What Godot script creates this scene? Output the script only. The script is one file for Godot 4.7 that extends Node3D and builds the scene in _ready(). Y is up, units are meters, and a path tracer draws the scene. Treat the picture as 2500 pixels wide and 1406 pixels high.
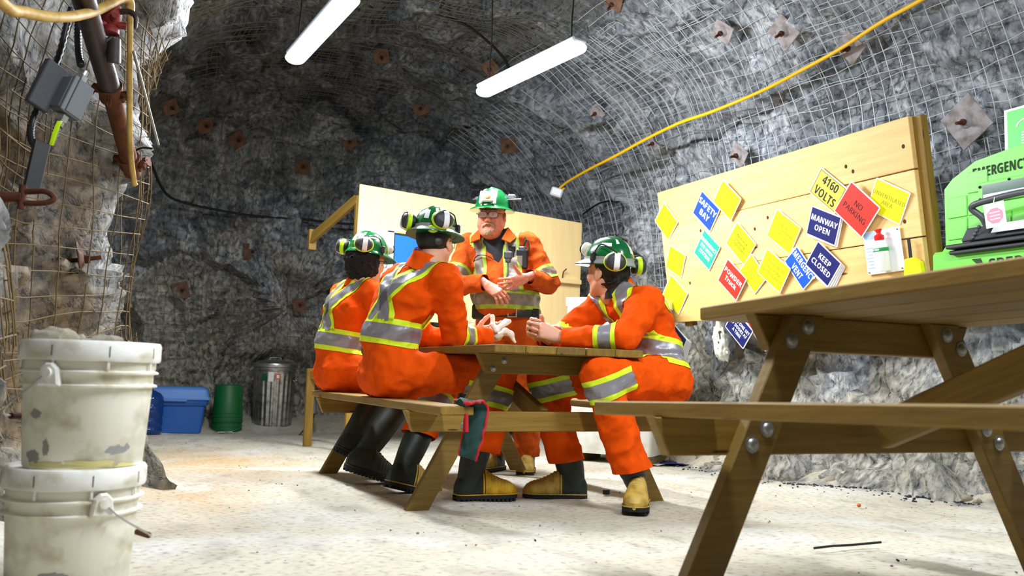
extends Node3D
# An underground lunch room: four miners in orange coveralls at picnic tables in a rock drift.
# Frame: x across the drift, y up, -z along the drift; metres. The camera stands at (0, 0.492, 0).

class G:
	var v := PackedVector3Array()
	var n := PackedVector3Array()
	var uv := PackedVector2Array()
	var c := PackedColorArray()
	var ix := PackedInt32Array()
	func p(a: Vector3, nn := Vector3.UP, u := Vector2.ZERO) -> int:
		v.append(a); n.append(nn); uv.append(u)
		return v.size() - 1
	func tri(a: int, b: int, d: int) -> void:   # counter-clockwise seen from outside
		ix.append(a); ix.append(d); ix.append(b)
	func quad(a: int, b: int, d: int, e: int) -> void:
		tri(a, b, d); tri(a, d, e)
	func flat(pts: Array, uvs: Array = []) -> void:   # a planar convex polygon, counter-clockwise from outside
		var nn: Vector3 = (pts[1] - pts[0]).cross(pts[2] - pts[0]).normalized()
		var f := v.size()
		for i in pts.size():
			p(pts[i], nn, uvs[i] if uvs.size() > i else Vector2.ZERO)
		for i in range(1, pts.size() - 1):
			tri(f, f + i, f + i + 1)
	func mesh(m: Material = null) -> ArrayMesh:
		var am := ArrayMesh.new()
		return add_to(am, m)
	func add_to(am: ArrayMesh, m: Material) -> ArrayMesh:
		if ix.is_empty():
			return am
		var a := []
		a.resize(Mesh.ARRAY_MAX)
		a[Mesh.ARRAY_VERTEX] = v; a[Mesh.ARRAY_NORMAL] = n; a[Mesh.ARRAY_TEX_UV] = uv; a[Mesh.ARRAY_INDEX] = ix
		if c.size() == v.size():
			a[Mesh.ARRAY_COLOR] = c
		am.add_surface_from_arrays(Mesh.PRIMITIVE_TRIANGLES, a)
		if m:
			am.surface_set_material(am.get_surface_count() - 1, m)
		return am
	func fixn(from := 0) -> void:   # smooth normals for the vertices from that one on
		var acc := PackedVector3Array()
		acc.resize(v.size())
		for i in range(0, ix.size(), 3):
			var a := ix[i]
			var b := ix[i + 1]
			var d := ix[i + 2]
			if a < from: continue
			var fn := (v[d] - v[a]).cross(v[b] - v[a])
			acc[a] += fn; acc[b] += fn; acc[d] += fn
		for i in range(from, v.size()):
			n[i] = acc[i].normalized()
	func append(g: G, t := Transform3D()) -> void:
		var f := v.size()
		for i in g.v.size():
			v.append(t * g.v[i]); n.append((t.basis * g.n[i]).normalized()); uv.append(g.uv[i])
		for i in g.ix:
			ix.append(i + f)
	func box(at: Vector3, size: Vector3, bev := 0.0, b := Basis()) -> void:
		var h := size * 0.5
		var e := minf(bev, minf(h.x, minf(h.y, h.z)) * 0.9)
		var t := Transform3D(b, at)
		if e <= 0.0:
			for ax in 3:
				for s: float in [-1.0, 1.0]:
					var q := []
					for k in 4:
						var w := Vector3()
						w[ax] = h[ax] * s
						var u := [-1.0, 1.0, 1.0, -1.0][k] as float
						var z := [-1.0, -1.0, 1.0, 1.0][k] as float
						w[(ax + 1) % 3] = h[(ax + 1) % 3] * u
						w[(ax + 2) % 3] = h[(ax + 2) % 3] * z
						q.append(t * w)
					if s < 0: q.reverse()
					flat(q, [Vector2(0, 0), Vector2(1, 0), Vector2(1, 1), Vector2(0, 1)])
			return
		var corner := {}
		for sx in [-1, 1]:
			for sy in [-1, 1]:
				for sz in [-1, 1]:
					var s := Vector3(sx, sy, sz)
					for ax in 3:
						var w := s * (h - Vector3(e, e, e))
						w[ax] = s[ax] * h[ax]
						corner[[sx, sy, sz, ax]] = t * w
		for ax in 3:
			for s in [-1, 1]:
				var q := []
				for k in 4:
					var key := [0, 0, 0, ax]
					key[ax] = s
					key[(ax + 1) % 3] = [-1, 1, 1, -1][k]
					key[(ax + 2) % 3] = [-1, -1, 1, 1][k]
					q.append(corner[key])
				if s < 0: q.reverse()
				flat(q)
		for ax in 3:   # bevelled edges along ax
			var a1 := (ax + 1) % 3
			var a2 := (ax + 2) % 3
			for s1 in [-1, 1]:
				for s2 in [-1, 1]:
					var k0 := [0, 0, 0, a1]; var k1 := [0, 0, 0, a1]; var k2 := [0, 0, 0, a2]; var k3 := [0, 0, 0, a2]
					for k in [k0, k1, k2, k3]:
						k[a1] = s1; k[a2] = s2
					k0[ax] = -1; k1[ax] = 1; k2[ax] = 1; k3[ax] = -1
					var q := [corner[k0], corner[k1], corner[k2], corner[k3]]
					if s1 * s2 > 0: q.reverse()
					flat(q)
		for sx in [-1, 1]:
			for sy in [-1, 1]:
				for sz in [-1, 1]:
					var q := [corner[[sx, sy, sz, 0]], corner[[sx, sy, sz, 1]], corner[[sx, sy, sz, 2]]]
					if sx * sy * sz < 0: q.reverse()
					flat(q)
	func loft(rings: Array, caps := true, closed := true) -> void:   # rings of equal counts; each ring counter-clockwise seen from the far end
		var f := v.size()
		var m: int = rings[0].size()
		for r in rings.size():
			for j in m:
				p(rings[r][j], Vector3.UP, Vector2(float(j) / m, float(r) / maxi(1, rings.size() - 1)))
		for r in rings.size() - 1:
			for j in (m if closed else m - 1):
				var k := (j + 1) % m
				quad(f + r * m + j, f + r * m + k, f + (r + 1) * m + k, f + (r + 1) * m + j)
		fixn(f)
		if caps:
			var q0 := []
			var q1 := []
			for j in m:
				q0.append(rings[0][m - 1 - j]); q1.append(rings[-1][j])
			fan(q0); fan(q1)
	func fan(q: Array) -> void:
		var ce := Vector3()
		for a in q: ce += a
		ce /= q.size()
		var nn := Vector3()
		for i in q.size():
			nn += (q[i] - ce).cross(q[(i + 1) % q.size()] - ce)
		nn = nn.normalized()
		var f := p(ce, nn)
		for a in q: p(a, nn)
		for i in q.size():
			tri(f, f + 1 + i, f + 1 + (i + 1) % q.size())
	func tube(pts: Array, r, sides := 8, caps := true) -> void:
		var rings := []
		var up := Vector3(0.13, 0.97, 0.21)
		var m := pts.size()
		for i in m:
			var d: Vector3 = (pts[mini(i + 1, m - 1)] - pts[maxi(i - 1, 0)]).normalized()
			var a := up - d * up.dot(d)
			if a.length() < 0.05: a = Vector3(1, 0, 0.3) - d * Vector3(1, 0, 0.3).dot(d)
			a = a.normalized()
			up = a
			var b := d.cross(a)
			var rr: float = r[i] if r is Array else r
			var ring := []
			for j in sides:
				var t := TAU * j / sides
				ring.append(pts[i] + (a * cos(t) + b * sin(t)) * rr)
			rings.append(ring)
		loft(rings, caps)
	func lathe(prof: Array, segs := 32, t := Transform3D(), crease := 0.6) -> void:   # prof of (radius, height), going up the outside
		var m := prof.size()
		var nr := []
		for i in m - 1:
			var d: Vector2 = (prof[i + 1] - prof[i]).normalized()
			nr.append(Vector2(d.y, -d.x))
		for i in m - 1:
			var na: Vector2 = nr[i]
			var nb: Vector2 = nr[i]
			if i > 0 and nr[i - 1].dot(nr[i]) > crease: na = (nr[i - 1] + nr[i]).normalized()
			if i < m - 2 and nr[i + 1].dot(nr[i]) > crease: nb = (nr[i + 1] + nr[i]).normalized()
			var f := v.size()
			for j in segs + 1:
				var a := TAU * j / segs
				var dir := Vector3(cos(a), 0, -sin(a))
				p(t * (dir * prof[i].x + Vector3(0, prof[i].y, 0)), (t.basis * (dir * na.x + Vector3(0, na.y, 0))).normalized(), Vector2(float(j) / segs, float(i) / (m - 1)))
				p(t * (dir * prof[i + 1].x + Vector3(0, prof[i + 1].y, 0)), (t.basis * (dir * nb.x + Vector3(0, nb.y, 0))).normalized(), Vector2(float(j) / segs, float(i + 1) / (m - 1)))
			for j in segs:
				quad(f + j * 2, f + j * 2 + 2, f + j * 2 + 3, f + j * 2 + 1)
	func ball(at: Vector3, r: Vector3, b := Basis(), nu := 16, nv := 10) -> void:
		var f := v.size()
		for i in nv + 1:
			for j in nu + 1:
				var th := PI * i / nv
				var ph := TAU * j / nu
				var d := Vector3(sin(th) * cos(ph), cos(th), -sin(th) * sin(ph))
				p(at + b * (d * r), (b * (d / r)).normalized(), Vector2(float(j) / nu, float(i) / nv))
		for i in nv:
			for j in nu:
				var a := f + i * (nu + 1) + j
				quad(a, a + nu + 1, a + nu + 2, a + 1)
	func prism(poly: PackedVector2Array, d: float, t := Transform3D(), bev := 0.0) -> void:   # poly counter-clockwise in xy, from z = -d/2 to d/2
		var m := poly.size()
		var inner := poly
		if bev > 0.0:
			var off := Geometry2D.offset_polygon(poly, -bev)
			if off.size() == 1 and off[0].size() == m:
				inner = off[0]
				var best := 0
				for i in m:
					if inner[i].distance_to(poly[0]) < inner[best].distance_to(poly[0]): best = i
				var rot := PackedVector2Array()
				for i in m: rot.append(inner[(i + best) % m])
				inner = rot
			else:
				bev = 0.0
		var tr := Geometry2D.triangulate_polygon(inner)
		for s: float in [-1.0, 1.0]:
			var z: float = s * d * 0.5
			var nn: Vector3 = (t.basis * Vector3(0, 0, s)).normalized()
			var f := v.size()
			for q in inner: p(t * Vector3(q.x, q.y, z), nn, q)
			for i in range(0, tr.size(), 3):
				var a := tr[i]; var b := tr[i + 1]; var e := tr[i + 2]
				var ccw := (inner[b] - inner[a]).cross(inner[e] - inner[a]) > 0
				if ccw == (s > 0): tri(f + a, f + b, f + e)
				else: tri(f + a, f + e, f + b)
		var zz := d * 0.5 - bev
		for i in m:
			var k := (i + 1) % m
			flat([t * Vector3(poly[i].x, poly[i].y, -zz), t * Vector3(poly[k].x, poly[k].y, -zz), t * Vector3(poly[k].x, poly[k].y, zz), t * Vector3(poly[i].x, poly[i].y, zz)])
			if bev > 0.0:
				for s: float in [-1.0, 1.0]:
					var q := [t * Vector3(poly[i].x, poly[i].y, zz * s), t * Vector3(poly[k].x, poly[k].y, zz * s), t * Vector3(inner[k].x, inner[k].y, d * 0.5 * s), t * Vector3(inner[i].x, inner[i].y, d * 0.5 * s)]
					if s < 0: q.reverse()
					flat(q)

# A distance field on a grid, meshed as surface nets.
class Sdf:
	var o: Vector3
	var h: float
	var nx: int
	var ny: int
	var nz: int
	var f := PackedFloat32Array()
	func _init(lo: Vector3, hi: Vector3, cell: float) -> void:
		o = lo; h = cell
		nx = int((hi.x - lo.x) / cell) + 2; ny = int((hi.y - lo.y) / cell) + 2; nz = int((hi.z - lo.z) / cell) + 2
		f.resize(nx * ny * nz)
		f.fill(1.0)
	func span(lo: Vector3, hi: Vector3) -> Array:
		return [clampi(int((lo.x - o.x) / h), 0, nx), clampi(int((hi.x - o.x) / h) + 2, 0, nx), clampi(int((lo.y - o.y) / h), 0, ny), clampi(int((hi.y - o.y) / h) + 2, 0, ny), clampi(int((lo.z - o.z) / h), 0, nz), clampi(int((hi.z - o.z) / h) + 2, 0, nz)]
	func cap(a: Vector3, b: Vector3, ra: float, rb: float, k := 0.02, wide := Vector3.ZERO, ws := 1.0, cut := false, sub := false) -> void:
		var rr := maxf(ra, rb) * maxf(1.0, ws) + k + 2.0 * h
		var q := Vector3(rr, rr, rr)
		var sp := span(a.min(b) - q, a.max(b) + q)
		var w := wide.normalized()
		var wf := 1.0 - 1.0 / ws
		var ba := b - a
		var bs := ba - w * (ba.dot(w) * wf)
		var inv := 1.0 / maxf(bs.dot(bs), 1e-9)
		var dir := ba.normalized()
		var ln := ba.length()
		var dr := rb - ra
		for z in range(sp[4], sp[5]):
			for y in range(sp[2], sp[3]):
				var base := (z * ny + y) * nx
				for x in range(sp[0], sp[1]):
					var pp := Vector3(o.x + x * h, o.y + y * h, o.z + z * h) - a
					var ps := pp
					if ws != 1.0: ps = pp - w * (pp.dot(w) * wf)
					var t := clampf(ps.dot(bs) * inv, 0.0, 1.0)
					var d := (ps - bs * t).length() - (ra + dr * t)
					if cut: d = maxf(d, pp.dot(dir) - ln)
					var i := base + x
					if sub:
						d = -d
						var e := maxf(k - absf(f[i] - d), 0.0)
						f[i] = maxf(f[i], d) + e * e / (4.0 * k)
					else:
						var e := maxf(k - absf(f[i] - d), 0.0)
						f[i] = minf(f[i], d) - e * e / (4.0 * k)
	func ell(c: Vector3, r: Vector3, b := Basis(), k := 0.02, sub := false) -> void:
		var rr := maxf(r.x, maxf(r.y, r.z)) + k + 2.0 * h
		var q := Vector3(rr, rr, rr)
		var sp := span(c - q, c + q)
		var bi := b.transposed()
		for z in range(sp[4], sp[5]):
			for y in range(sp[2], sp[3]):
				var base := (z * ny + y) * nx
				for x in range(sp[0], sp[1]):
					var pp := bi * (Vector3(o.x + x * h, o.y + y * h, o.z + z * h) - c)
					var k0 := (pp / r).length()
					var k1 := (pp / (r * r)).length()
					var d := k0 * (k0 - 1.0) / maxf(k1, 1e-5)
					var i := base + x
					if sub:
						d = -d
						var e := maxf(k - absf(f[i] - d), 0.0)
						f[i] = maxf(f[i], d) + e * e / (4.0 * k)
					else:
						var e := maxf(k - absf(f[i] - d), 0.0)
						f[i] = minf(f[i], d) - e * e / (4.0 * k)
	func carve(c: Vector3, half: Vector3) -> void:   # takes a box away
		var q := Vector3(h, h, h) * 2.0
		var sp := span(c - half - q, c + half + q)
		for z in range(sp[4], sp[5]):
			for y in range(sp[2], sp[3]):
				for x in range(sp[0], sp[1]):
					var e := (Vector3(o.x + x * h, o.y + y * h, o.z + z * h) - c).abs() - half
					var d := minf(maxf(e.x, maxf(e.y, e.z)), 0.0) + e.max(Vector3.ZERO).length()
					var i := (z * ny + y) * nx + x
					f[i] = maxf(f[i], -d)
	func wrinkle(ns: FastNoiseLite, amp: float, stretch := Vector3.ONE, band := 0.03) -> void:
		for z in nz:
			for y in ny:
				var base := (z * ny + y) * nx
				for x in nx:
					if absf(f[base + x]) < band:
						f[base + x] += amp * ns.get_noise_3d((o.x + x * h) * stretch.x, (o.y + y * h) * stretch.y, (o.z + z * h) * stretch.z)
	func mesh(g: G) -> void:
		var from := g.v.size()
		var at := PackedInt32Array()
		at.resize(f.size())
		at.fill(-1)
		var near := PackedInt32Array()
		var sy := nx
		var sz := nx * ny
		var lim := h * 2.2
		for z in nz - 1:
			for y in ny - 1:
				var base := (z * ny + y) * nx
				for x in nx - 1:
					if absf(f[base + x]) < lim: near.append(base + x)
		var off := [0, 1, sy, sy + 1, sz, sz + 1, sz + sy, sz + sy + 1]
		var ed := [0, 1, 2, 3, 4, 5, 6, 7, 0, 2, 1, 3, 4, 6, 5, 7, 0, 4, 1, 5, 2, 6, 3, 7]
		var cp := [Vector3(0, 0, 0), Vector3(1, 0, 0), Vector3(0, 1, 0), Vector3(1, 1, 0), Vector3(0, 0, 1), Vector3(1, 0, 1), Vector3(0, 1, 1), Vector3(1, 1, 1)]
		for i in near:
			var cnt := 0
			for q in 8:
				if f[i + off[q]] < 0.0: cnt += 1
			if cnt == 0 or cnt == 8: continue
			var s := Vector3()
			var m := 0
			for e in 12:
				var a: int = ed[e * 2]
				var b: int = ed[e * 2 + 1]
				var fa := f[i + off[a]]
				var fb := f[i + off[b]]
				if (fa < 0.0) != (fb < 0.0):
					s += cp[a].lerp(cp[b], fa / (fa - fb))
					m += 1
			var z := i / sz
			var y := (i - z * sz) / sy
			var x := i - z * sz - y * sy
			at[i] = g.p(o + (Vector3(x, y, z) + s / m) * h)
		for i in near:
			var a0 := f[i] < 0.0
			if a0 != (f[i + 1] < 0.0): _q(g, at, i, sy, sz, a0)
			if a0 != (f[i + sy] < 0.0): _q(g, at, i, sz, 1, a0)
			if a0 != (f[i + sz] < 0.0): _q(g, at, i, 1, sy, a0)
		g.fixn(from)
	func _q(g: G, at: PackedInt32Array, i: int, u: int, w: int, ins: bool) -> void:
		if i - u - w < 0: return
		var a := at[i - u - w]; var b := at[i - w]; var c := at[i]; var d := at[i - u]
		if a < 0 or b < 0 or c < 0 or d < 0: return
		if ins: g.quad(a, b, c, d)
		else: g.quad(a, d, c, b)

var M := {}
var taken := {}

func numbered(called: String) -> String:
	var k: int = taken.get(called, 0)
	taken[called] = k + 1
	return called if k == 0 else "%s_%03d" % [called, k]
func tag(o: Node3D, label := "", category := "", group := "", kind := "") -> Node3D:
	if label: o.set_meta("label", label)
	if category: o.set_meta("category", category)
	if group: o.set_meta("group", group)
	if kind: o.set_meta("kind", kind)
	return o
func thing(called: String, label: String, category: String, at := Vector3.ZERO, b := Basis(), group := "") -> Node3D:
	var o := Node3D.new()
	o.name = numbered(called)
	o.transform = Transform3D(b, at)
	add_child(o)
	return tag(o, label, category, group)
func obj(called: String, g, m: Material, parent: Node3D = null, t := Transform3D()) -> MeshInstance3D:
	var o := MeshInstance3D.new()
	o.mesh = g.mesh() if g is G else g
	if m: o.material_override = m
	o.transform = t
	if parent:
		o.name = called
		parent.add_child(o, true)
	else:
		o.name = numbered(called)
		add_child(o)
	return o
func multi(list: Array) -> ArrayMesh:   # several materials in one part: [[G, material], ...]
	var am := ArrayMesh.new()
	for e in list:
		e[0].add_to(am, e[1])
	return am
func look(fwd: Vector3, up := Vector3.UP) -> Basis:   # z forward, y up, x to the left
	var z := fwd.normalized()
	var x := up.cross(z).normalized()
	return Basis(x, z.cross(x), z)
func spline(pts: Array, step := 6) -> Array:
	var out := []
	var m := pts.size()
	for i in m - 1:
		var a: Vector3 = pts[maxi(i - 1, 0)]; var b: Vector3 = pts[i]; var c: Vector3 = pts[i + 1]; var d: Vector3 = pts[mini(i + 2, m - 1)]
		for k in step:
			out.append(b.cubic_interpolate(c, a, d, float(k) / step))
	out.append(pts[-1])
	return out

func noise(freq: float, type := FastNoiseLite.TYPE_SIMPLEX_SMOOTH, oct := 4, sd := 1, fractal := FastNoiseLite.FRACTAL_FBM) -> FastNoiseLite:
	var n := FastNoiseLite.new()
	n.noise_type = type; n.frequency = freq; n.seed = sd; n.fractal_octaves = oct; n.fractal_type = fractal
	return n
func ntex(n: FastNoiseLite, cols: Array = [], normal := 0.0, size := 512) -> NoiseTexture2D:
	var t := NoiseTexture2D.new()
	t.width = size; t.height = size; t.seamless = true; t.noise = n
	if normal > 0.0:
		t.as_normal_map = true; t.bump_strength = normal
	if cols.size():
		var gr := Gradient.new()
		var os := PackedFloat32Array()
		var cs := PackedColorArray()
		for e in cols:
			os.append(e[0]); cs.append(e[1])
		gr.offsets = os; gr.colors = cs
		t.color_ramp = gr
	return t
func mat(col: Color, rough := 0.6, metal := 0.0) -> StandardMaterial3D:
	var m := StandardMaterial3D.new()
	m.albedo_color = col; m.roughness = rough; m.metallic = metal
	return m
func tri_tex(m: StandardMaterial3D, scale: Vector3, albedo: Texture2D = null, norm: Texture2D = null, nscale := 1.0, world := false) -> StandardMaterial3D:
	m.uv1_triplanar = true
	m.uv1_world_triplanar = world
	m.uv1_scale = scale
	if albedo: m.albedo_texture = albedo
	if norm:
		m.normal_enabled = true; m.normal_texture = norm; m.normal_scale = nscale
	return m

func wood_image(lo: Color, hi: Color, contrast: float, sd: int) -> ImageTexture:
	var w := 512
	var hh := 512
	var im := Image.create(w, hh, false, Image.FORMAT_RGB8)
	var n1 := noise(0.012, FastNoiseLite.TYPE_SIMPLEX_SMOOTH, 3, 5 + sd)
	var n2 := noise(0.05, FastNoiseLite.TYPE_SIMPLEX_SMOOTH, 3, 9)
	var rng := RandomNumberGenerator.new()
	rng.seed = 77 + sd
	var knots := []
	for k in (3 if contrast > 0.5 else 0): knots.append(Vector3(rng.randf() * w, rng.randf() * hh, rng.randf_range(5.0, 9.0)))
	for y in hh:
		for x in w:
			var yy := float(y)
			var dark := 0.0
			for k in knots:
				var dx: float = (x - k.x) * 0.8
				var dy: float = y - k.y
				var r2 := dx * dx + dy * dy
				if r2 < 2500.0:
					yy += dy * k.z * 10.0 / (r2 + k.z * 14.0)
					dark = maxf(dark, 1.0 - r2 / (k.z * k.z))
			var a := x * TAU / w
			var g := n1.get_noise_3d(cos(a) * 60.0, sin(a) * 60.0, yy * 2.2)
			var fine := n2.get_noise_3d(cos(a) * 24.0, sin(a) * 24.0, yy * 7.0)
			var edge := minf(1.0, minf(y, hh - 1 - y) / 8.0)
			var t := clampf(0.6 + (g * 0.5 + fine * 0.3) * edge * contrast, 0.0, 1.0)
			var cl := lo.lerp(hi, t)
			if dark > 0.0: cl = cl.lerp(Color(0.42, 0.26, 0.14), minf(0.9, dark * 1.4))
			im.set_pixel(x, y, cl)
	im.generate_mipmaps()
	return ImageTexture.create_from_image(im)

func materials() -> void:
	var grime := ntex(noise(0.006, FastNoiseLite.TYPE_SIMPLEX_SMOOTH, 5, 21), [[0.0, Color(0.62, 0.58, 0.5)], [0.45, Color(0.9, 0.88, 0.84)], [1.0, Color(1, 1, 1)]])
	var fine_n := ntex(noise(0.05, FastNoiseLite.TYPE_SIMPLEX_SMOOTH, 4, 3), [], 3.0)
	var wood := wood_image(Color(0.72, 0.63, 0.46), Color(1.0, 0.95, 0.80), 0.8, 0)
	var pale := wood_image(Color(0.86, 0.78, 0.62), Color(1.0, 0.98, 0.93), 0.6, 4)
	var sheet := wood_image(Color(0.90, 0.85, 0.74), Color(1.0, 0.99, 0.96), 0.45, 9)
	var wn := ntex(noise(0.02, FastNoiseLite.TYPE_SIMPLEX_SMOOTH, 4, 31), [], 3.0)
	for k in 3:
		var m := mat([Color(0.55, 0.465, 0.20), Color(0.60, 0.505, 0.22), Color(0.51, 0.43, 0.185)][k], 0.62)
		tri_tex(m, Vector3(0.6, 3.3, 3.3), wood, wn, 0.3)
		m.uv1_offset = Vector3(0.37 * k, 0.29 * k, 0.41 * k)
		M["lumber%d" % k] = m
		var b := mat([Color(0.93, 0.80, 0.56), Color(0.96, 0.83, 0.60), Color(0.90, 0.77, 0.54)][k], 0.6)
		tri_tex(b, Vector3(0.4, 1.7, 1.7), pale, wn, 0.2)
		b.uv1_offset = Vector3(0.11 + 0.31 * k, 0.23 * k, 0.53 * k)
		M["board%d" % k] = b
	var ply := mat(Color(1.0, 0.90, 0.68), 0.55)
	tri_tex(ply, Vector3(0.4, 1.2, 1.2), sheet, wn, 0.1)
	M.ply = ply
	var gray := mat(Color(0.55, 0.5, 0.4), 0.75)
	tri_tex(gray, Vector3(1.1, 3.3, 3.3), wood, wn, 0.8)
	M.weathered = gray
	M.steel = mat(Color(0.72, 0.73, 0.75), 0.35, 1.0)
	M.bolt = mat(Color(0.62, 0.63, 0.62), 0.45, 0.9)
	M.rust = tri_tex(mat(Color(0.36, 0.19, 0.1), 0.85, 0.2), Vector3(8, 8, 8), grime, fine_n, 1.0)
	M.plate = tri_tex(mat(Color(0.62, 0.60, 0.62), 0.7, 0.15), Vector3(3, 3, 3), grime, fine_n, 0.4)
	M.plate_rust = tri_tex(mat(Color(0.46, 0.34, 0.27), 0.85, 0.1), Vector3(3, 3, 3), grime, fine_n, 0.4)
	M.galv = tri_tex(mat(Color(0.78, 0.8, 0.82), 0.34, 0.95), Vector3(4, 4, 4), grime, fine_n, 0.15)
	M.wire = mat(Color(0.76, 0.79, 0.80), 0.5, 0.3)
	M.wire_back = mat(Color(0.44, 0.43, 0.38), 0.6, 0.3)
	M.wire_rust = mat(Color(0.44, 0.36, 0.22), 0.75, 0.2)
	# people
	var fab := ntex(noise(0.045, FastNoiseLite.TYPE_SIMPLEX_SMOOTH, 4, 11), [], 4.0)
	var fabc := ntex(noise(0.012, FastNoiseLite.TYPE_SIMPLEX_SMOOTH, 4, 12), [[0.0, Color(0.86, 0.82, 0.78)], [1.0, Color(1, 1, 1)]])
	var folds := noise(0.007, FastNoiseLite.TYPE_SIMPLEX_SMOOTH, 2, 17, FastNoiseLite.FRACTAL_RIDGED)
	folds.domain_warp_enabled = true
	folds.domain_warp_amplitude = 30.0
	folds.domain_warp_frequency = 0.006
	var foldt := ntex(folds)
	M.orange = tri_tex(mat(Color(0.98, 0.355, 0.03), 0.88), Vector3(2.4, 1.7, 2.4), fabc, fab, 0.3)
	M.old_orange = tri_tex(mat(Color(0.78, 0.33, 0.10), 0.9), Vector3(2.4, 1.7, 2.4), grime, fab, 0.3)
	for k in ["orange", "old_orange"]:
		M[k].metallic_specular = 0.22; M[k].heightmap_enabled = true; M[k].heightmap_texture = foldt; M[k].heightmap_scale = 0.45
	M.yellow_tape = mat(Color(0.86, 0.96, 0.13), 0.6)
	M.silver_tape = mat(Color(0.56, 0.55, 0.57), 0.38, 0.3)
	M.old_yellow_tape = tri_tex(mat(Color(0.66, 0.78, 0.22), 0.7), Vector3(3, 3, 3), grime)
	M.old_silver_tape = tri_tex(mat(Color(0.52, 0.48, 0.45), 0.5, 0.15), Vector3(3, 3, 3), grime)
	M.skin = mat(Color(0.89, 0.66, 0.54), 0.55)
	M.skin_red = tri_tex(mat(Color(0.87, 0.58, 0.48), 0.5), Vector3(7, 7, 7), ntex(noise(0.01, FastNoiseLite.TYPE_SIMPLEX_SMOOTH, 3, 15), [[0.0, Color(0.86, 0.72, 0.68)], [1.0, Color(1, 1, 1)]]))
	for k in ["skin", "skin_red"]:
		M[k].subsurf_scatter_enabled = true; M[k].subsurf_scatter_strength = 0.12
	M.hair = mat(Color(0.022, 0.018, 0.017), 0.85)
	M.brown_hair = mat(Color(0.1, 0.06, 0.04), 0.6)
	M.beard = mat(Color(0.62, 0.5, 0.4), 0.9)
	M.lip = mat(Color(0.66, 0.3, 0.27), 0.5)
	M.eye = mat(Color(0.9, 0.88, 0.85), 0.2)
	M.iris = mat(Color(0.12, 0.1, 0.09), 0.2)
	var gm := mat(Color(0.0, 0.38, 0.17), 0.24)
	gm.clearcoat_enabled = true; gm.clearcoat = 0.6; gm.clearcoat_roughness = 0.1
	M.helmet = gm
	M.helmet_gray = mat(Color(0.60, 0.60, 0.58), 0.45)
	M.reflective = mat(Color(0.92, 0.92, 0.93), 0.45)
	M.cup = mat(Color(0.20, 0.205, 0.20), 0.5)
	M.black = mat(Color(0.03, 0.03, 0.032), 0.55)
	M.shirt = tri_tex(mat(Color(0.075, 0.085, 0.10), 0.9), Vector3(3, 3, 3), null, fab, 0.3)
	M.lime = mat(Color(0.78, 0.95, 0.05), 0.4)
	M.glass = mat(Color(0.9, 0.95, 0.95, 0.12), 0.05)
	M.glass.transparency = BaseMaterial3D.TRANSPARENCY_ALPHA
	M.boot_yellow = tri_tex(mat(Color(0.90, 0.72, 0.10), 0.5), Vector3(5, 5, 5), grime)
	M.boot_tan = tri_tex(mat(Color(0.83, 0.70, 0.32), 0.6), Vector3(5, 5, 5), grime)
	M.boot_green = tri_tex(mat(Color(0.13, 0.17, 0.14), 0.5), Vector3(4, 4, 4), grime)
	M.sole = mat(Color(0.06, 0.055, 0.05), 0.8)
	M.leather = mat(Color(0.07, 0.08, 0.06), 0.5)
	M.white_glove = tri_tex(mat(Color(0.93, 0.91, 0.86), 0.8), Vector3(6, 6, 6), null, fab, 0.4)
	M.green_cloth = tri_tex(mat(Color(0.11, 0.25, 0.23), 0.9), Vector3(5, 5, 5), null, fab, 0.6)
	M.red_cloth = mat(Color(0.72, 0.08, 0.13), 0.85)
	# props
	M.pail = tri_tex(mat(Color(0.96, 0.95, 0.90), 0.45), Vector3(1.9, 1.9, 1.9), ntex(noise(0.008, FastNoiseLite.TYPE_SIMPLEX_SMOOTH, 6, 23), [[0.0, Color(0.66, 0.62, 0.52)], [0.28, Color(0.88, 0.86, 0.80)], [0.42, Color(0.98, 0.98, 0.97)], [1.0, Color(1, 1, 1)]]))
	M.pail_lid = tri_tex(mat(Color(0.98, 0.98, 0.97), 0.4), Vector3(1.9, 1.9, 1.9), M.pail.albedo_texture)
	M.blot = mat(Color(0.60, 0.60, 0.59), 0.7)
	M.ochre = mat(Color(0.86, 0.83, 0.56), 0.8)
	M.blue_bin = mat(Color(0.12, 0.33, 0.62), 0.45)
	M.blue_lid = mat(Color(0.30, 0.48, 0.74), 0.5)
	var bw := mat(Color(0.12, 0.35, 0.7, 0.35), 0.08)
	bw.refraction_enabled = true; bw.refraction_scale = 0.04
	M.blue_water = mat(Color(0.06, 0.2, 0.42), 0.12)
	M.green_pail = mat(Color(0.01, 0.36, 0.16), 0.5)
	M.white_paint = tri_tex(mat(Color(0.88, 0.89, 0.86), 0.5), Vector3(0.8, 0.8, 0.8), fabc)
	M.white_plastic = mat(Color(0.94, 0.95, 0.95), 0.4)
	M.red_plastic = mat(Color(0.86, 0.1, 0.08), 0.4)
	M.paper = mat(Color(0.95, 0.96, 0.97), 0.5)
	M.sign_yellow = mat(Color(0.97, 0.96, 0.04), 0.45)
	M.sign_volt = mat(Color(0.93, 0.85, 0.22), 0.45)
	M.sign_blue = mat(Color(0.03, 0.25, 0.62), 0.4)
	M.sign_navy = mat(Color(0.06, 0.10, 0.38), 0.4)
	M.sign_bright = mat(Color(0.05, 0.32, 0.80), 0.4)
	M.sign_teal = mat(Color(0.07, 0.62, 0.52), 0.4)
	M.sign_red = mat(Color(0.90, 0.17, 0.11), 0.45)
	M.sign_dark = mat(Color(0.07, 0.13, 0.32), 0.4)
	M.ink = mat(Color(0.06, 0.06, 0.08), 0.7)
	M.pen = mat(Color(0.60, 0.57, 0.08), 0.7)
	M.green_ink = mat(Color(0.1, 0.6, 0.3), 0.6)
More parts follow.
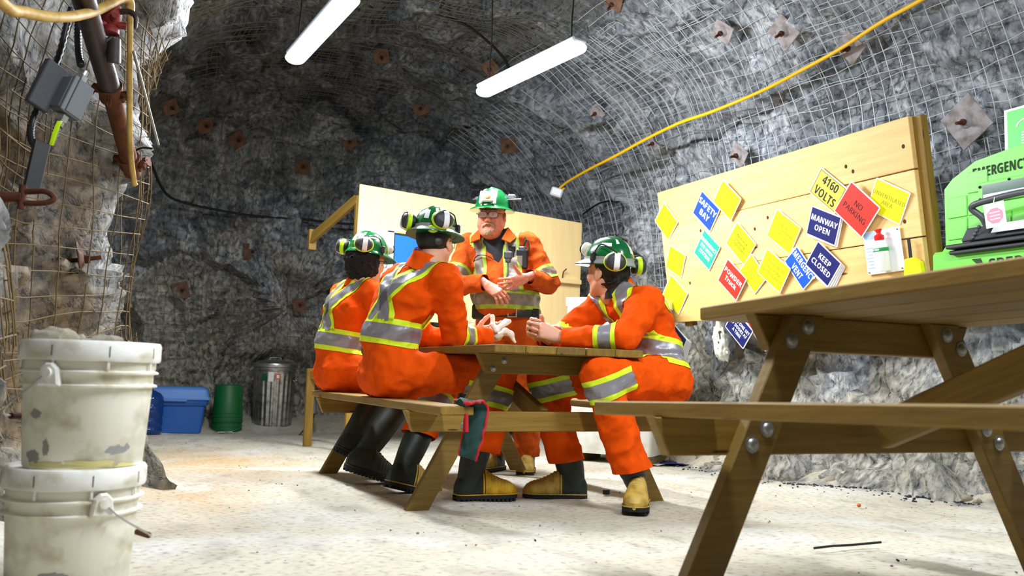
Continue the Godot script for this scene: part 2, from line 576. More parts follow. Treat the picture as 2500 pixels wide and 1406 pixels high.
	M.pale_print = mat(Color(0.62, 0.72, 0.86), 0.6)
	M.station = mat(Color(0.42, 0.80, 0.25), 0.4)
	M.station_dark = mat(Color(0.10, 0.11, 0.13), 0.45)
	M.gray_plastic = mat(Color(0.27, 0.28, 0.30), 0.45)
	M.window_green = mat(Color(0.06, 0.28, 0.17), 0.15)
	M.green_sign = mat(Color(0.37, 0.80, 0.38), 0.45)
	M.yellow_cable = mat(Color(0.92, 0.72, 0.02), 0.45)
	M.black_cable = mat(Color(0.035, 0.035, 0.04), 0.6)
	M.conduit = mat(Color(0.12, 0.12, 0.13), 0.45)
	M.hose = tri_tex(mat(Color(0.80, 0.67, 0.36), 0.6), Vector3(5, 5, 5), grime)
	M.pipe = tri_tex(mat(Color(0.28, 0.25, 0.26), 0.5, 0.5), Vector3(2, 2, 2), grime, fine_n, 0.3)
	M.pipe_rust = tri_tex(mat(Color(0.42, 0.24, 0.13), 0.8, 0.2), Vector3(4, 4, 4), grime, fine_n, 0.6)
	M.valve_red = tri_tex(mat(Color(0.50, 0.09, 0.06), 0.6), Vector3(8, 8, 8), grime)
	M.alu = mat(Color(0.46, 0.48, 0.51), 0.45, 0.5)
	M.bag = mat(Color(0.9, 0.92, 0.86, 0.45), 0.2)
	M.bag.transparency = BaseMaterial3D.TRANSPARENCY_ALPHA
	M.bag = mat(Color(0.86, 0.87, 0.80), 0.3)
	M.bag.backlight_enabled = true; M.bag.backlight = Color(0.3, 0.3, 0.28)
	M.stone = tri_tex(mat(Color(0.62, 0.6, 0.54), 0.9), Vector3(3, 3, 3), grime, fine_n, 1.0)
	M.dark_stone = mat(Color(0.14, 0.15, 0.17), 0.8)
	var lm := mat(Color(0.95, 0.97, 1.0), 0.4)
	lm.emission_enabled = true; lm.emission = Color(0.86, 0.93, 1.0); lm.emission_energy_multiplier = 2.2
	M.lamp = lm
	M.lamp_body = mat(Color(0.8, 0.81, 0.82), 0.5)
	M.cap_lamp = mat(Color(0.85, 0.84, 0.78), 0.4)
	M.poster_blue = mat(Color(0.05, 0.42, 0.85), 0.4)

const LAMP_ENERGY := 14.0
func _ready() -> void:
	var cam := Camera3D.new()
	cam.name = "camera"
	cam.fov = rad_to_deg(2.0 * atan(703.0 / 2126.0))
	cam.near = 0.05; cam.far = 60.0
	cam.transform = Transform3D(Basis(Vector3.UP, -0.447) * Basis(Vector3.RIGHT, 0.0997) * Basis(Vector3.BACK, 0.0291), Vector3(0, 0.492, 0))
	var lens := CameraAttributesPhysical.new()
	lens.frustum_focal_length = 12.0 * 2126.0 / 703.0
	lens.frustum_focus_distance = 4.6
	lens.exposure_aperture = 5.0
	cam.attributes = lens
	add_child(cam)
	cam.current = true
	var env := Environment.new()
	env.background_mode = Environment.BG_COLOR
	env.background_color = Color(0, 0, 0)
	env.tonemap_mode = Environment.TONE_MAPPER_LINEAR
	env.tonemap_exposure = 1.0
	env.sdfgi_enabled = true; env.ssao_enabled = true; env.ssil_enabled = true
	var we := WorldEnvironment.new()
	we.name = "environment"
	we.environment = env
	add_child(we)
	materials()
	lamp(Vector3(1.15, 2.6, -5.30), 0.06, "white-glowing linear lamp hanging over the seated pair, left of the two in view", 3.55, 1.3)
	lamp(Vector3(2.60, 2.6, -5.28), 0.14, "white-glowing linear lamp hanging nearer the right wall, right of the two in view", 3.55, 1.3)
	for k in [[1.05, -1.5, "left"], [2.75, -1.4, "right"]]:
		lamp(Vector3(k[0], 2.6, k[1]), 0.06, "white-glowing linear lamp of the nearer pair above the close table, its %s one" % k[2], 3.55, 0.8)
	cave()
	wires()
	stones()
	build()
const CX := 2.05
const CY := 1.2
const V0 := 7.2
const CAPL := 3.1
const NE := 2.6
var nz_big: FastNoiseLite
var nz_mid: FastNoiseLite
var nz_cell: FastNoiseLite
var nz_cell2: FastNoiseLite
var nz_fine: FastNoiseLite
var nz_col: FastNoiseLite
var nz_vein: FastNoiseLite

func ramp(x: float, pts: Array) -> float:   # piecewise linear through (x, y) pairs
	if x <= pts[0][0]: return pts[0][1]
	for i in pts.size() - 1:
		if x < pts[i + 1][0]:
			return lerpf(pts[i][1], pts[i + 1][1], (x - pts[i][0]) / (pts[i + 1][0] - pts[i][0]))
	return pts[-1][1]
func floor_y(x: float, z: float) -> float:
	return ramp(0.4323 * x - 0.9017 * z, [[0.0, 0.053], [1.567, 0.0], [3.9, -0.1], [5.2, -0.11], [5.9, -0.165], [9.0, -0.17]])
func left_x(v: float) -> float:
	return ramp(v, [[0.0, -1.0], [1.5, -0.62], [2.2, -0.48], [3.6, -0.42], [4.0, -0.3], [4.45, 0.02], [4.8, 0.05], [5.6, -0.25], [6.5, -0.35], [9.0, -0.35]])
func right_x(v: float) -> float:
	return ramp(v, [[0.0, 4.75], [3.0, 4.62], [5.4, 4.62], [6.0, 4.95], [7.2, 4.95]])
func shell_r(phi: float, v: float) -> float:
	var c := cos(phi)
	var s := sin(phi)
	var a := (right_x(v) - CX) if c > 0 else (CX - left_x(v))
	var b := 2.45 if s > 0 else 2.2
	return pow(pow(absf(c) / a, NE) + pow(absf(s) / b, NE), -1.0 / NE)
func shell(phi: float, s: float) -> Vector3:   # s along the drift; past V0 it turns through the quarter of the end wall
	var k := 1.0
	var v := s
	if s > V0:
		var t := minf((s - V0) / 4.6, 1.0) * PI * 0.5
		k = pow(maxf(cos(t), 0.0), 2.0 / 3.4)
		v = V0 + CAPL * pow(sin(t), 2.0 / 3.4)
	var r := shell_r(phi, minf(v, V0)) * k
	return Vector3(CX + r * cos(phi), CY + r * sin(phi), -v)
func inward(p: Vector3) -> Vector3:
	var v := -p.z
	return (Vector3(CX, CY + 0.2, -minf(v, V0 - 1.2)) - p).normalized()
func bulk(p: Vector3) -> float:   # slow shape of the rock
	var d := 0.13 * nz_big.get_noise_3dv(p)
	if p.x < 1.2 and p.y < 1.5:
		d += 0.22 * exp(-pow((-p.z - 4.5) / 0.5, 2.0)) * clampf((1.6 - p.y) / 1.2, 0.0, 1.0) * 0.5
	if p.x > 3.2 and -p.z < 6.0:
		d -= 0.06
		d += 0.10 * clampf((0.7 - p.y) / 0.5, 0.0, 1.0)
	if -p.z > 7.5 and p.y < 0.9:
		d += 0.16 * maxf(0.0, nz_big.get_noise_3d(p.x * 1.7 + 9.0, p.y * 1.7, p.z))
	return d
var facet_seed := {}
func facets(p: Vector3, size: float, sd: int) -> float:   # broken rock: flat tilted faces, each round its own seed
	var q := p / size
	var b := Vector3i((q - Vector3(0.5, 0.5, 0.5)).floor())
	var best := 1e9
	var h := 0.0
	for k in 8:
		var c := b + Vector3i(k & 1, (k >> 1) & 1, k >> 2)
		var key := Vector4i(c.x, c.y, c.z, sd)
		var e: Array
		if facet_seed.has(key):
			e = facet_seed[key]
		else:
			var rg := RandomNumberGenerator.new()
			rg.seed = hash(key)
			e = [Vector3(c) + Vector3(rg.randf_range(0.15, 0.85), rg.randf_range(0.15, 0.85), rg.randf_range(0.15, 0.85)), Vector3(rg.randf_range(-1, 1), rg.randf_range(-1, 1), rg.randf_range(-1, 1)), rg.randf_range(-1, 1)]
			facet_seed[key] = e
		var d: Vector3 = q - e[0]
		var dd := d.length_squared()
		if dd < best:
			best = dd
			h = e[2] + 1.1 * d.dot(e[1])
	return h
func rough(p: Vector3) -> float:
	var w := Vector3(nz_mid.get_noise_3d(p.x, p.y, p.z), nz_mid.get_noise_3d(p.x + 31.0, p.y, p.z), nz_mid.get_noise_3d(p.x, p.y + 17.0, p.z)) * 0.16
	var q := p + w
	var big := 0.10
	if -p.z > 7.0: big = 0.15
	if p.x > 3.0 and -p.z < 6.3: big = 0.07
	var d := big * facets(Vector3(q.x + q.y * 0.4, q.y * 1.2, q.z - q.y * 0.3), 0.62, 1) + 0.034 * facets(Vector3(q.x - q.y * 0.5, q.y, q.z + q.y * 0.3), 0.21, 2)
	return d + 0.04 * nz_mid.get_noise_3dv(p) + 0.012 * nz_fine.get_noise_3dv(p)
func rock_color(p: Vector3) -> Color:
	var t := clampf(0.5 + 0.75 * nz_col.get_noise_3dv(p), 0.0, 1.0)
	var c := Color(0.26, 0.28, 0.30).lerp(Color(0.86, 0.89, 0.91), t * t * 0.9 + 0.08)
	var ve := nz_vein.get_noise_3d(p.x, p.y * 0.6 + p.x * 0.3, p.z)
	c = c.lerp(Color(0.88, 0.90, 0.90), clampf((ve - 0.60) * 4.5, 0.0, 0.9))
	c = c.lerp(Color(0.07, 0.075, 0.085), clampf((-ve - 0.1) * 1.2, 0.0, 0.6))
	c = c.lerp(c * 0.5, clampf((p.y - 2.7) / 0.6, 0.0, 1.0) * clampf((4.1 - p.x) / 0.6, 0.0, 1.0))   # roof shade put into the rock colour, deepening with height
	# settled tan dust low on the walls
	var low := clampf(((1.9 if -p.z > 6.3 else 1.0) + 0.9 * nz_mid.get_noise_3d(p.x * 0.6, p.y * 0.6, p.z * 0.6) - p.y) / 0.7, 0.0, 1.0)
	if p.x > 3.0 and -p.z < 6.3: low *= 0.95
	c = c.lerp(Color(0.42, 0.37, 0.25).lerp(Color(0.60, 0.56, 0.45), t), low * 0.92)
	# iron stain on the left wall
	if p.x < 0.7 and -p.z < 5.4:
		var st := exp(-pow((-p.z - 4.0) / 0.42, 2.0)) * clampf((1.75 - p.y) / 0.4, 0.0, 1.0)
		c = c.lerp(Color(0.32, 0.17, 0.045), clampf(st * (0.75 + 0.9 * nz_mid.get_noise_3d(p.x * 2.0, p.y * 0.7, p.z * 2.0)), 0.0, 0.9))
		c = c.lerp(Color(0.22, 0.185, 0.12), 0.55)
	return c

func cave() -> void:
	nz_big = noise(0.55, FastNoiseLite.TYPE_SIMPLEX_SMOOTH, 2, 4)
	nz_mid = noise(1.6, FastNoiseLite.TYPE_SIMPLEX_SMOOTH, 3, 8)
	nz_fine = noise(7.0, FastNoiseLite.TYPE_SIMPLEX_SMOOTH, 3, 18)
	nz_cell = noise(1.5, FastNoiseLite.TYPE_CELLULAR, 1, 22, FastNoiseLite.FRACTAL_NONE)
	nz_cell.cellular_return_type = FastNoiseLite.RETURN_CELL_VALUE
	nz_cell2 = noise(4.2, FastNoiseLite.TYPE_CELLULAR, 1, 23, FastNoiseLite.FRACTAL_NONE)
	nz_cell2.cellular_return_type = FastNoiseLite.RETURN_CELL_VALUE
	nz_col = noise(1.9, FastNoiseLite.TYPE_SIMPLEX_SMOOTH, 5, 40)
	nz_vein = noise(1.5, FastNoiseLite.TYPE_SIMPLEX_SMOOTH, 4, 50, FastNoiseLite.FRACTAL_RIDGED)
	var rk := mat(Color(1, 1, 1), 0.82)
	rk.vertex_color_use_as_albedo = true
	var st := noise(0.010, FastNoiseLite.TYPE_SIMPLEX_SMOOTH, 6, 60, FastNoiseLite.FRACTAL_RIDGED)
	st.domain_warp_enabled = true
	st.domain_warp_amplitude = 60.0
	st.domain_warp_frequency = 0.008
	tri_tex(rk, Vector3(0.75, 0.55, 0.75), ntex(st, [[0.0, Color(0.30, 0.32, 0.35)], [0.35, Color(0.56, 0.58, 0.61)], [0.6, Color(0.80, 0.81, 0.82)], [0.82, Color(0.98, 0.98, 0.98)], [1.0, Color(1, 1, 1)]], 0.0, 1024))
	var cr := noise(0.016, FastNoiseLite.TYPE_CELLULAR, 3, 62)
	cr.cellular_return_type = FastNoiseLite.RETURN_DISTANCE2_SUB
	cr.domain_warp_enabled = true
	cr.domain_warp_amplitude = 45.0
	cr.domain_warp_frequency = 0.012
	rk.detail_enabled = true
	rk.detail_blend_mode = BaseMaterial3D.BLEND_MODE_MUL
	rk.detail_albedo = ntex(cr, [[0.0, Color(0.22, 0.23, 0.25)], [0.10, Color(0.62, 0.63, 0.64)], [0.24, Color(0.9, 0.9, 0.9)], [0.5, Color(1, 1, 1)], [1.0, Color(1, 1, 1)]], 0.0, 1024)
	rk.detail_uv_layer = BaseMaterial3D.DETAIL_UV_1
	rk.heightmap_enabled = true
	rk.heightmap_texture = rk.detail_albedo
	rk.heightmap_scale = 2.0
	M.rock = rk
	var ss := []
	var s := -5.0
	while s < 0.8:
		ss.append(s); s += 0.3
	while s < V0 + 4.6:
		ss.append(s); s += 0.042
	ss.append(V0 + 4.6)
	var np := 340
	var lo := -PI / 2
	var hi := PI * 1.5
	var parts := {"wall_right": [0.0, 0.40], "ceiling": [0.40, 0.60], "wall_left": [0.60, 1.0]}
	var grid := []
	var cols := []
	for a in ss:
		var row := PackedVector3Array()
		var rc := PackedColorArray()
		for j in np + 1:
			var p := shell(lerpf(lo, hi, float(j) / np), a)
			var q := p + inward(p) * (bulk(p) + rough(p))
			row.append(q)
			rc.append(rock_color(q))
		grid.append(row); cols.append(rc)
	# rear closing wall, behind the camera
	var back := G.new()
	var f0 := back.p(Vector3(CX, CY, -ss[0] + 0.4))
	for j in np + 1: back.p(grid[0][j])
	for j in np: back.tri(f0, f0 + 2 + j, f0 + 1 + j)
	back.fixn()
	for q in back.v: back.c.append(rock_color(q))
	# outer faces give the rock thickness
	var full := G.new()
	for i in grid.size():
		full.v.append_array(grid[i]); full.c.append_array(cols[i])
	full.n.resize(full.v.size())
	full.uv.resize(full.v.size())
	var w := np + 1
	for i in grid.size() - 1:
		for j in np:
			full.quad(i * w + j, i * w + j + 1, (i + 1) * w + j + 1, (i + 1) * w + j)
	full.fixn()
	# one normal field over the whole shell, then cut into walls, ceiling and end wall
	var i_end := 0
	for i in ss.size():
		if ss[i] <= V0 + 1.5: i_end = i
	for nm in ["wall_right", "ceiling", "wall_left", "wall_back"]:
		var g := G.new()
		var r: Array = parts.get(nm, [0.0, 1.0])
		var j0 := int(r[0] * np)
		var j1 := int(r[1] * np)
		var a0 := 0 if nm != "wall_back" else i_end
		var a1 := i_end if nm != "wall_back" else grid.size() - 1
		for i in range(a0, a1 + 1):
			for j in range(j0, j1 + 1):
				g.v.append(full.v[i * w + j]); g.n.append(full.n[i * w + j]); g.c.append(full.c[i * w + j]); g.uv.append(Vector2.ZERO)
		var ww := j1 - j0 + 1
		for i in a1 - a0:
			for j in ww - 1:
				g.quad(i * ww + j, i * ww + j + 1, (i + 1) * ww + j + 1, (i + 1) * ww + j)
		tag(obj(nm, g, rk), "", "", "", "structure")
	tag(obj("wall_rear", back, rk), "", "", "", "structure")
	ground()

func ground() -> void:
	var fm := mat(Color(1, 1, 1), 0.9)
	fm.vertex_color_use_as_albedo = true
	var sp := noise(0.05, FastNoiseLite.TYPE_SIMPLEX_SMOOTH, 5, 70)
	tri_tex(fm, Vector3(0.5, 0.5, 0.5), ntex(sp, [[0.0, Color(0.55, 0.52, 0.47)], [0.27, Color(0.86, 0.84, 0.80)], [0.42, Color(0.96, 0.955, 0.94)], [1.0, Color(1, 1, 1)]], 0.0, 1024))
	fm.heightmap_enabled = true
	fm.heightmap_texture = ntex(noise(0.03, FastNoiseLite.TYPE_SIMPLEX_SMOOTH, 6, 71), [], 0.0, 1024)
	fm.heightmap_scale = 0.5
	var g := G.new()
	var nx := 130
	var nzz := 250
	var nn := noise(1.1, FastNoiseLite.TYPE_SIMPLEX_SMOOTH, 5, 72)
	var nf := noise(5.0, FastNoiseLite.TYPE_SIMPLEX_SMOOTH, 3, 73)
	for i in nzz + 1:
		for j in nx + 1:
			var x := lerpf(-1.6, 5.4, float(j) / nx)
			var z := lerpf(5.2, -10.6, float(i) / nzz)
			var y := floor_y(x, z) + 0.010 * nn.get_noise_2d(x, z) + 0.005 * nf.get_noise_2d(x, z)
			var edge := 4.22 + 0.12 * nn.get_noise_2d(x * 0.7 + 5.0, z * 1.5)
			if x > edge and -z < 6.0: y += (x - edge) * 0.5
			var le := left_x(-z) + 0.45
			if x < le: y += (le - x) * 0.25
			if -z > 9.2: y += (-z - 9.2) * 0.15
			g.p(Vector3(x, y, z))
			var c := Color(0.57, 0.535, 0.44)
			c = c.lerp(Color(0.46, 0.40, 0.29), clampf(0.35 + nn.get_noise_2d(x + 7.0, z) * 1.3, 0.0, 1.0) * 0.6)
			c = c.lerp(Color(0.64, 0.63, 0.585), clampf(nn.get_noise_2d(x, z + 19.0) * 1.6, 0.0, 1.0))
			c = c.lerp(Color(0.30, 0.27, 0.23), clampf((nf.get_noise_2d(x * 1.4, z * 0.5 + 3.0) - 0.25) * 2.0, 0.0, 0.5))
			var st := exp(-pow((x - 0.75) / 0.6, 2.0) - pow((z + 6.2) / 1.0, 2.0)) + 0.6 * exp(-pow((x - 0.45) / 0.3, 2.0) - pow((z + 4.3) / 0.7, 2.0))
			c = c.lerp(Color(0.52, 0.33, 0.14), clampf(st * (0.7 + nn.get_noise_2d(x * 2.0, z * 2.0)), 0.0, 0.75))
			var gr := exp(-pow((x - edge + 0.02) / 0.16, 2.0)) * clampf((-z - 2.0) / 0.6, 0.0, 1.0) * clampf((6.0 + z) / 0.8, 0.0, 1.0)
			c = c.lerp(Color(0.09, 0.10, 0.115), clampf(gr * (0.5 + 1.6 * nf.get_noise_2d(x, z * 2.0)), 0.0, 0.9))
			if x > edge + 0.05: c = c.lerp(Color(0.50, 0.44, 0.32), 0.7)
			g.c.append(c)
	var w := nx + 1
	for i in nzz:
		for j in nx:
			g.quad(i * w + j, i * w + j + 1, (i + 1) * w + j + 1, (i + 1) * w + j)
	g.fixn()
	M.floor = fm
	tag(obj("floor", g, fm), "", "", "", "structure")

# welded wire screen pinned over the rock: real wires, joined into one mesh a wall
func wire_run(g: G, pts: PackedVector3Array, keep: PackedByteArray, r: float) -> void:
	var prev := -1
	for i in pts.size():
		if not keep[i]:
			prev = -1
			continue
		var a := pts[maxi(i - 1, 0)]
		var b := pts[mini(i + 1, pts.size() - 1)]
		var d := (b - a).normalized()
		var u := d.cross(Vector3(0.31, 0.77, 0.55)).normalized()
		var w := d.cross(u)
		var f := g.v.size()
		for k in 3:
			var t := TAU * k / 3.0
			var e := u * cos(t) + w * sin(t)
			g.p(pts[i] + e * r, e)
		if prev >= 0:
			for k in 3:
				var m := (k + 1) % 3
				g.quad(prev + k, prev + m, f + m, f + k)
		prev = f
func screen_at(phi: float, s: float, lift: float) -> Vector3:
	var p := shell(phi, s)
	return p + inward(p) * (bulk(p) + lift + 0.05 * nz_mid.get_noise_3d(p.x * 0.6, p.y * 0.6, p.z * 0.6 + 40.0))
func wires() -> void:
	var phis := []   # equal arc steps round the section
	var last := shell(-0.7, 4.0)
	var ph := -0.7
	var acc := 0.0
	while ph < PI + 0.7:
		ph += 0.002
		var q := shell(ph, 4.0)
		acc += q.distance_to(last)
		last = q
		if acc >= 0.1:
			phis.append(ph)
			acc = 0.0
	var tear := noise(0.8, FastNoiseLite.TYPE_SIMPLEX_SMOOTH, 2, 90)
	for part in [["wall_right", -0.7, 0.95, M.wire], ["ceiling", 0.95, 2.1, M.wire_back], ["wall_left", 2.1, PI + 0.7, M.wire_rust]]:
		var g := G.new()
		for lay in 2:
			var lift := 0.075 + 0.03 * lay
			var sh := 0.043 * lay
			var v_lo := 1.2
			var v_hi := V0 + 1.6
			for k in phis.size():   # along the drift
				var f: float = phis[k] + sh * 0.35
				if f < part[1] or f > part[2]: continue
				var pts := PackedVector3Array()
				var keep := PackedByteArray()
				var s := v_lo
				while s < v_hi:
					var wob: float = 0.012 * tear.get_noise_2d(s * 2.0, k * 3.0)
					var p := screen_at(f + wob + lay * 0.04 * s * 0.3, s, lift)
					pts.append(p)
					keep.append(1 if screen_ok(p, lay, tear) else 0)
					s += 0.12
				wire_run(g, pts, keep, 0.0031)
			var s2 := v_lo + sh
			while s2 < v_hi:   # round the section
				var pts := PackedVector3Array()
				var keep := PackedByteArray()
				var f: float = part[1] - 0.03
				while f < part[2] + 0.03:
					var p := screen_at(f, s2 + 0.02 * tear.get_noise_2d(s2 * 5.0, f * 2.0) + lay * 0.05 * f, lift)
					pts.append(p)
					keep.append(1 if screen_ok(p, lay, tear) else 0)
					f += 0.035
				wire_run(g, pts, keep, 0.0031)
				s2 += 0.1
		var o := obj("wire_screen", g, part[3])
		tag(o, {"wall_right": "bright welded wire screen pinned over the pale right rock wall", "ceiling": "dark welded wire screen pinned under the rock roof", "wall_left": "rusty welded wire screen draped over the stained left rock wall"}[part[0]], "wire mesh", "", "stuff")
	# end wall: upright and level wires
	var g2 := G.new()
	for dir in 2:
		var a := (left_x(8.0) if dir == 0 else 0.55)
		while a < (4.9 if dir == 0 else 3.6):
			var pts := PackedVector3Array()
			var keep := PackedByteArray()
			var b := (0.5 if dir == 0 else -0.3)
			while b < (3.6 if dir == 0 else 4.9):
				var x := a if dir == 0 else b
				var y := b if dir == 0 else a
				x += 0.03 * tear.get_noise_2d(a * 2.0, b); y += 0.04 * tear.get_noise_2d(b, a * 2.0 + 9.0)
				var dx := x - CX
				var dy := y - CY
				var k := Vector2(dx, dy).length() / shell_r(atan2(dy, dx), V0)
				var ok := k < 0.955
				var v := V0 + CAPL * pow(maxf(1.0 - pow(minf(k, 0.999), 3.4), 0.0), 1.0 / 3.4)
				var p := Vector3(x, y, -v)
				p += inward(p) * (bulk(p) + 0.08)
				pts.append(p)
				keep.append(1 if ok and y > 0.72 + 0.35 * tear.get_noise_2d(x * 1.3, 4.0) else 0)
				b += 0.1
			wire_run(g2, pts, keep, 0.0026)
			a += 0.1
	tag(obj("wire_screen", g2, M.wire_back), "dark welded wire screen hung over the rock end wall", "wire mesh", "", "stuff")
func screen_ok(p: Vector3, lay: int, tear: FastNoiseLite) -> bool:
	var low := 0.98 if p.x > CX else 0.42
	if -p.z > 5.2 and p.x < CX: low = 0.8
	if p.y < low + 0.25 * tear.get_noise_2d(p.z * 1.1, p.x): return false
	if lay == 1: return tear.get_noise_3d(p.x * 0.7 + 3.0, p.y * 0.7, p.z * 0.7) > 0.02
	return true

func stones() -> void:
	var rng := RandomNumberGenerator.new()
	rng.seed = 5
	var g := G.new()
	var nn := noise(1.2, FastNoiseLite.TYPE_SIMPLEX_SMOOTH, 2, 6)
	var b := Sdf.new(Vector3(-1.3, -1.3, -1.3), Vector3(1.3, 1.3, 1.3), 0.34)
	b.ell(Vector3.ZERO, Vector3(1, 0.65, 0.8), Basis(), 0.1)
	b.wrinkle(nn, 0.3, Vector3.ONE, 2.0)
	b.mesh(g)
	for set in [["gravel", 700, M.dark_stone, "dark gravel spilled along the foot of the right rock wall"], ["grit", 420, M.stone, "pale grit and small stones scattered over the floor"]]:
		var mm := MultiMesh.new()
		mm.transform_format = MultiMesh.TRANSFORM_3D
		mm.mesh = g.mesh()
		mm.instance_count = set[1]
		for i in set[1]:
			var x := 0.0
			var z := 0.0
			var r := 0.0
			if set[0] == "gravel":
				z = -rng.randf_range(2.5, 5.9)
				x = 4.2 + rng.randfn(0.0, 0.13) + 0.1 * sin(z * 2.0)
				r = rng.randf_range(0.003, 0.011)
				if i % 22 == 0:
					x = rng.randf_range(1.0, 4.2); z = -rng.randf_range(1.5, 6.0); r = rng.randf_range(0.002, 0.006)
			else:
				x = rng.randf_range(-0.3, 4.4); z = -rng.randf_range(1.6, 9.0); r = rng.randf_range(0.002, 0.006)
				if i % 3 == 0:
					x = rng.randf_range(4.2, 4.6); z = -rng.randf_range(2.5, 6.0); r = rng.randf_range(0.01, 0.045)
			var y := floor_y(x, z) + maxf(0.0, (x - 4.22) * 0.5 if -z < 6.0 else 0.0)
			mm.set_instance_transform(i, Transform3D(Basis(Vector3(rng.randf() - 0.5, 1, rng.randf() - 0.5).normalized(), rng.randf() * TAU).scaled(Vector3.ONE * r), Vector3(x, y + r * 0.3, z)))
		var o := MultiMeshInstance3D.new()
		o.name = set[0]
		o.multimesh = mm
		o.material_override = set[2]
		add_child(o)
		tag(o, set[3], "gravel", "", "stuff")

func lamp(at: Vector3, turn: float, label: String, top: float, power: float) -> void:   # 1.2 m sealed linear lamp hung on two cords
	var b := Basis(Vector3.UP, turn)
	var t := thing("linear_lamp", label, "ceiling lamp", at, b, "linear lamps hung under the rock roof")
	var g := G.new()
	var ring := func(z: float, sc: float) -> Array:
		var q := []
		for k in 20:
			var a := TAU * k / 20.0
			var y := sin(a)
			q.append(Vector3(cos(a) * 0.070 * sc, (0.034 * maxf(y, 0.0) + 0.04 * minf(y, 0.0)) * sc, z))
		return q
	var body := G.new()
	body.box(Vector3(0, 0.043, 0), Vector3(0.115, 0.032, 1.19), 0.01)
	obj("housing", body, M.lamp_body, t)
	g.loft([ring.call(-0.605, 0.35), ring.call(-0.598, 0.75), ring.call(-0.57, 0.97), ring.call(-0.55, 1.0), ring.call(0.55, 1.0), ring.call(0.57, 0.97), ring.call(0.598, 0.75), ring.call(0.605, 0.35)])
	obj("diffuser", g, M.lamp, t)
	for s: float in [-1.0, 1.0]:
		var c := G.new()
		c.tube(spline([Vector3(0, 0.05, 0.5 * s), Vector3(0, 0.08, 0.5 * s), Vector3(0.0, 0.2, 0.5 * s), Vector3(0.01, 0.4, 0.5 * s), Vector3(0, top - at.y, 0.5 * s)]), 0.006, 6)
		obj("cord", c, M.black_cable, t)
		var k := G.new()
		k.tube([Vector3(-0.04, 0.055, 0.5 * s), Vector3(-0.02, 0.085, 0.5 * s), Vector3(0.02, 0.085, 0.5 * s), Vector3(0.04, 0.055, 0.5 * s)], 0.005, 6)
		obj("hanger", k, M.steel, t)
	# the lens is domed: it shines down and out to both sides
	for e in [[0.0, 0.42], [1.05, 0.29], [-1.05, 0.29]]:
		var l := AreaLight3D.new()
		l.name = "lamp_light"
		l.area_size = Vector2(0.14 if e[0] == 0.0 else 0.06, 1.16)
		l.light_color = Color(0.95, 0.97, 1.0)
		l.light_energy = LAMP_ENERGY * e[1] * power
		l.area_normalize_energy = true
		l.shadow_enabled = true
		var d := Vector3(sin(e[0]), -cos(e[0]), 0)
		l.transform = Transform3D(Basis(Vector3(cos(e[0]), sin(e[0]), 0).cross(Vector3.ZERO) + Vector3(0, 0, -1).cross(-d), Vector3(0, 0, -1), -d), Vector3(0, 0.0, 0) + d * (0.05 if e[0] == 0.0 else 0.078))
		t.add_child(l, true)
const BX := Basis(Vector3(0, 0, -1), Vector3(0, 1, 0), Vector3(1, 0, 0))   # local x along -z
func board(parent: Node3D, called: String, a: Vector3, b: Vector3, wide: float, thick: float, face: Vector3, m: Material, bev := 0.004) -> MeshInstance3D:
	# a sawn board from a to b; face is the direction of its thickness
	var x := (b - a).normalized()
	var z := (face - x * face.dot(x)).normalized()
	var y := z.cross(x)
	var g := G.new()
	g.box(Vector3.ZERO, Vector3(a.distance_to(b), wide, thick), bev)
	return obj(called, g, m, parent, Transform3D(Basis(x, y, z), (a + b) * 0.5))
func bolt(parent: Node3D, at: Vector3, dir: Vector3, r := 0.012, m: Material = null) -> void:
	var g := G.new()
	var b := Basis(Quaternion(Vector3.UP, dir.normalized()))
	g.lathe([Vector2(r * 1.35, 0.0), Vector2(r * 1.35, 0.002), Vector2(r, 0.003), Vector2(r * 0.92, 0.007), Vector2(r * 0.55, 0.0105), Vector2(0.0, 0.0115)], 12, Transform3D(b, Vector3.ZERO))
	obj("bolt", g, m if m else M.bolt, parent, Transform3D(Basis(), at))
func slab_poly(parent: Node3D, called: String, poly: Array, thick: float, at: Vector3, m: Material) -> MeshInstance3D:
	# a board with cut ends, its outline in the xy plane, grain along x
	var g := G.new()
	g.prism(PackedVector2Array(poly), thick, Transform3D(), 0.003)
	return obj(called, g, m, parent, Transform3D(Basis(), at))

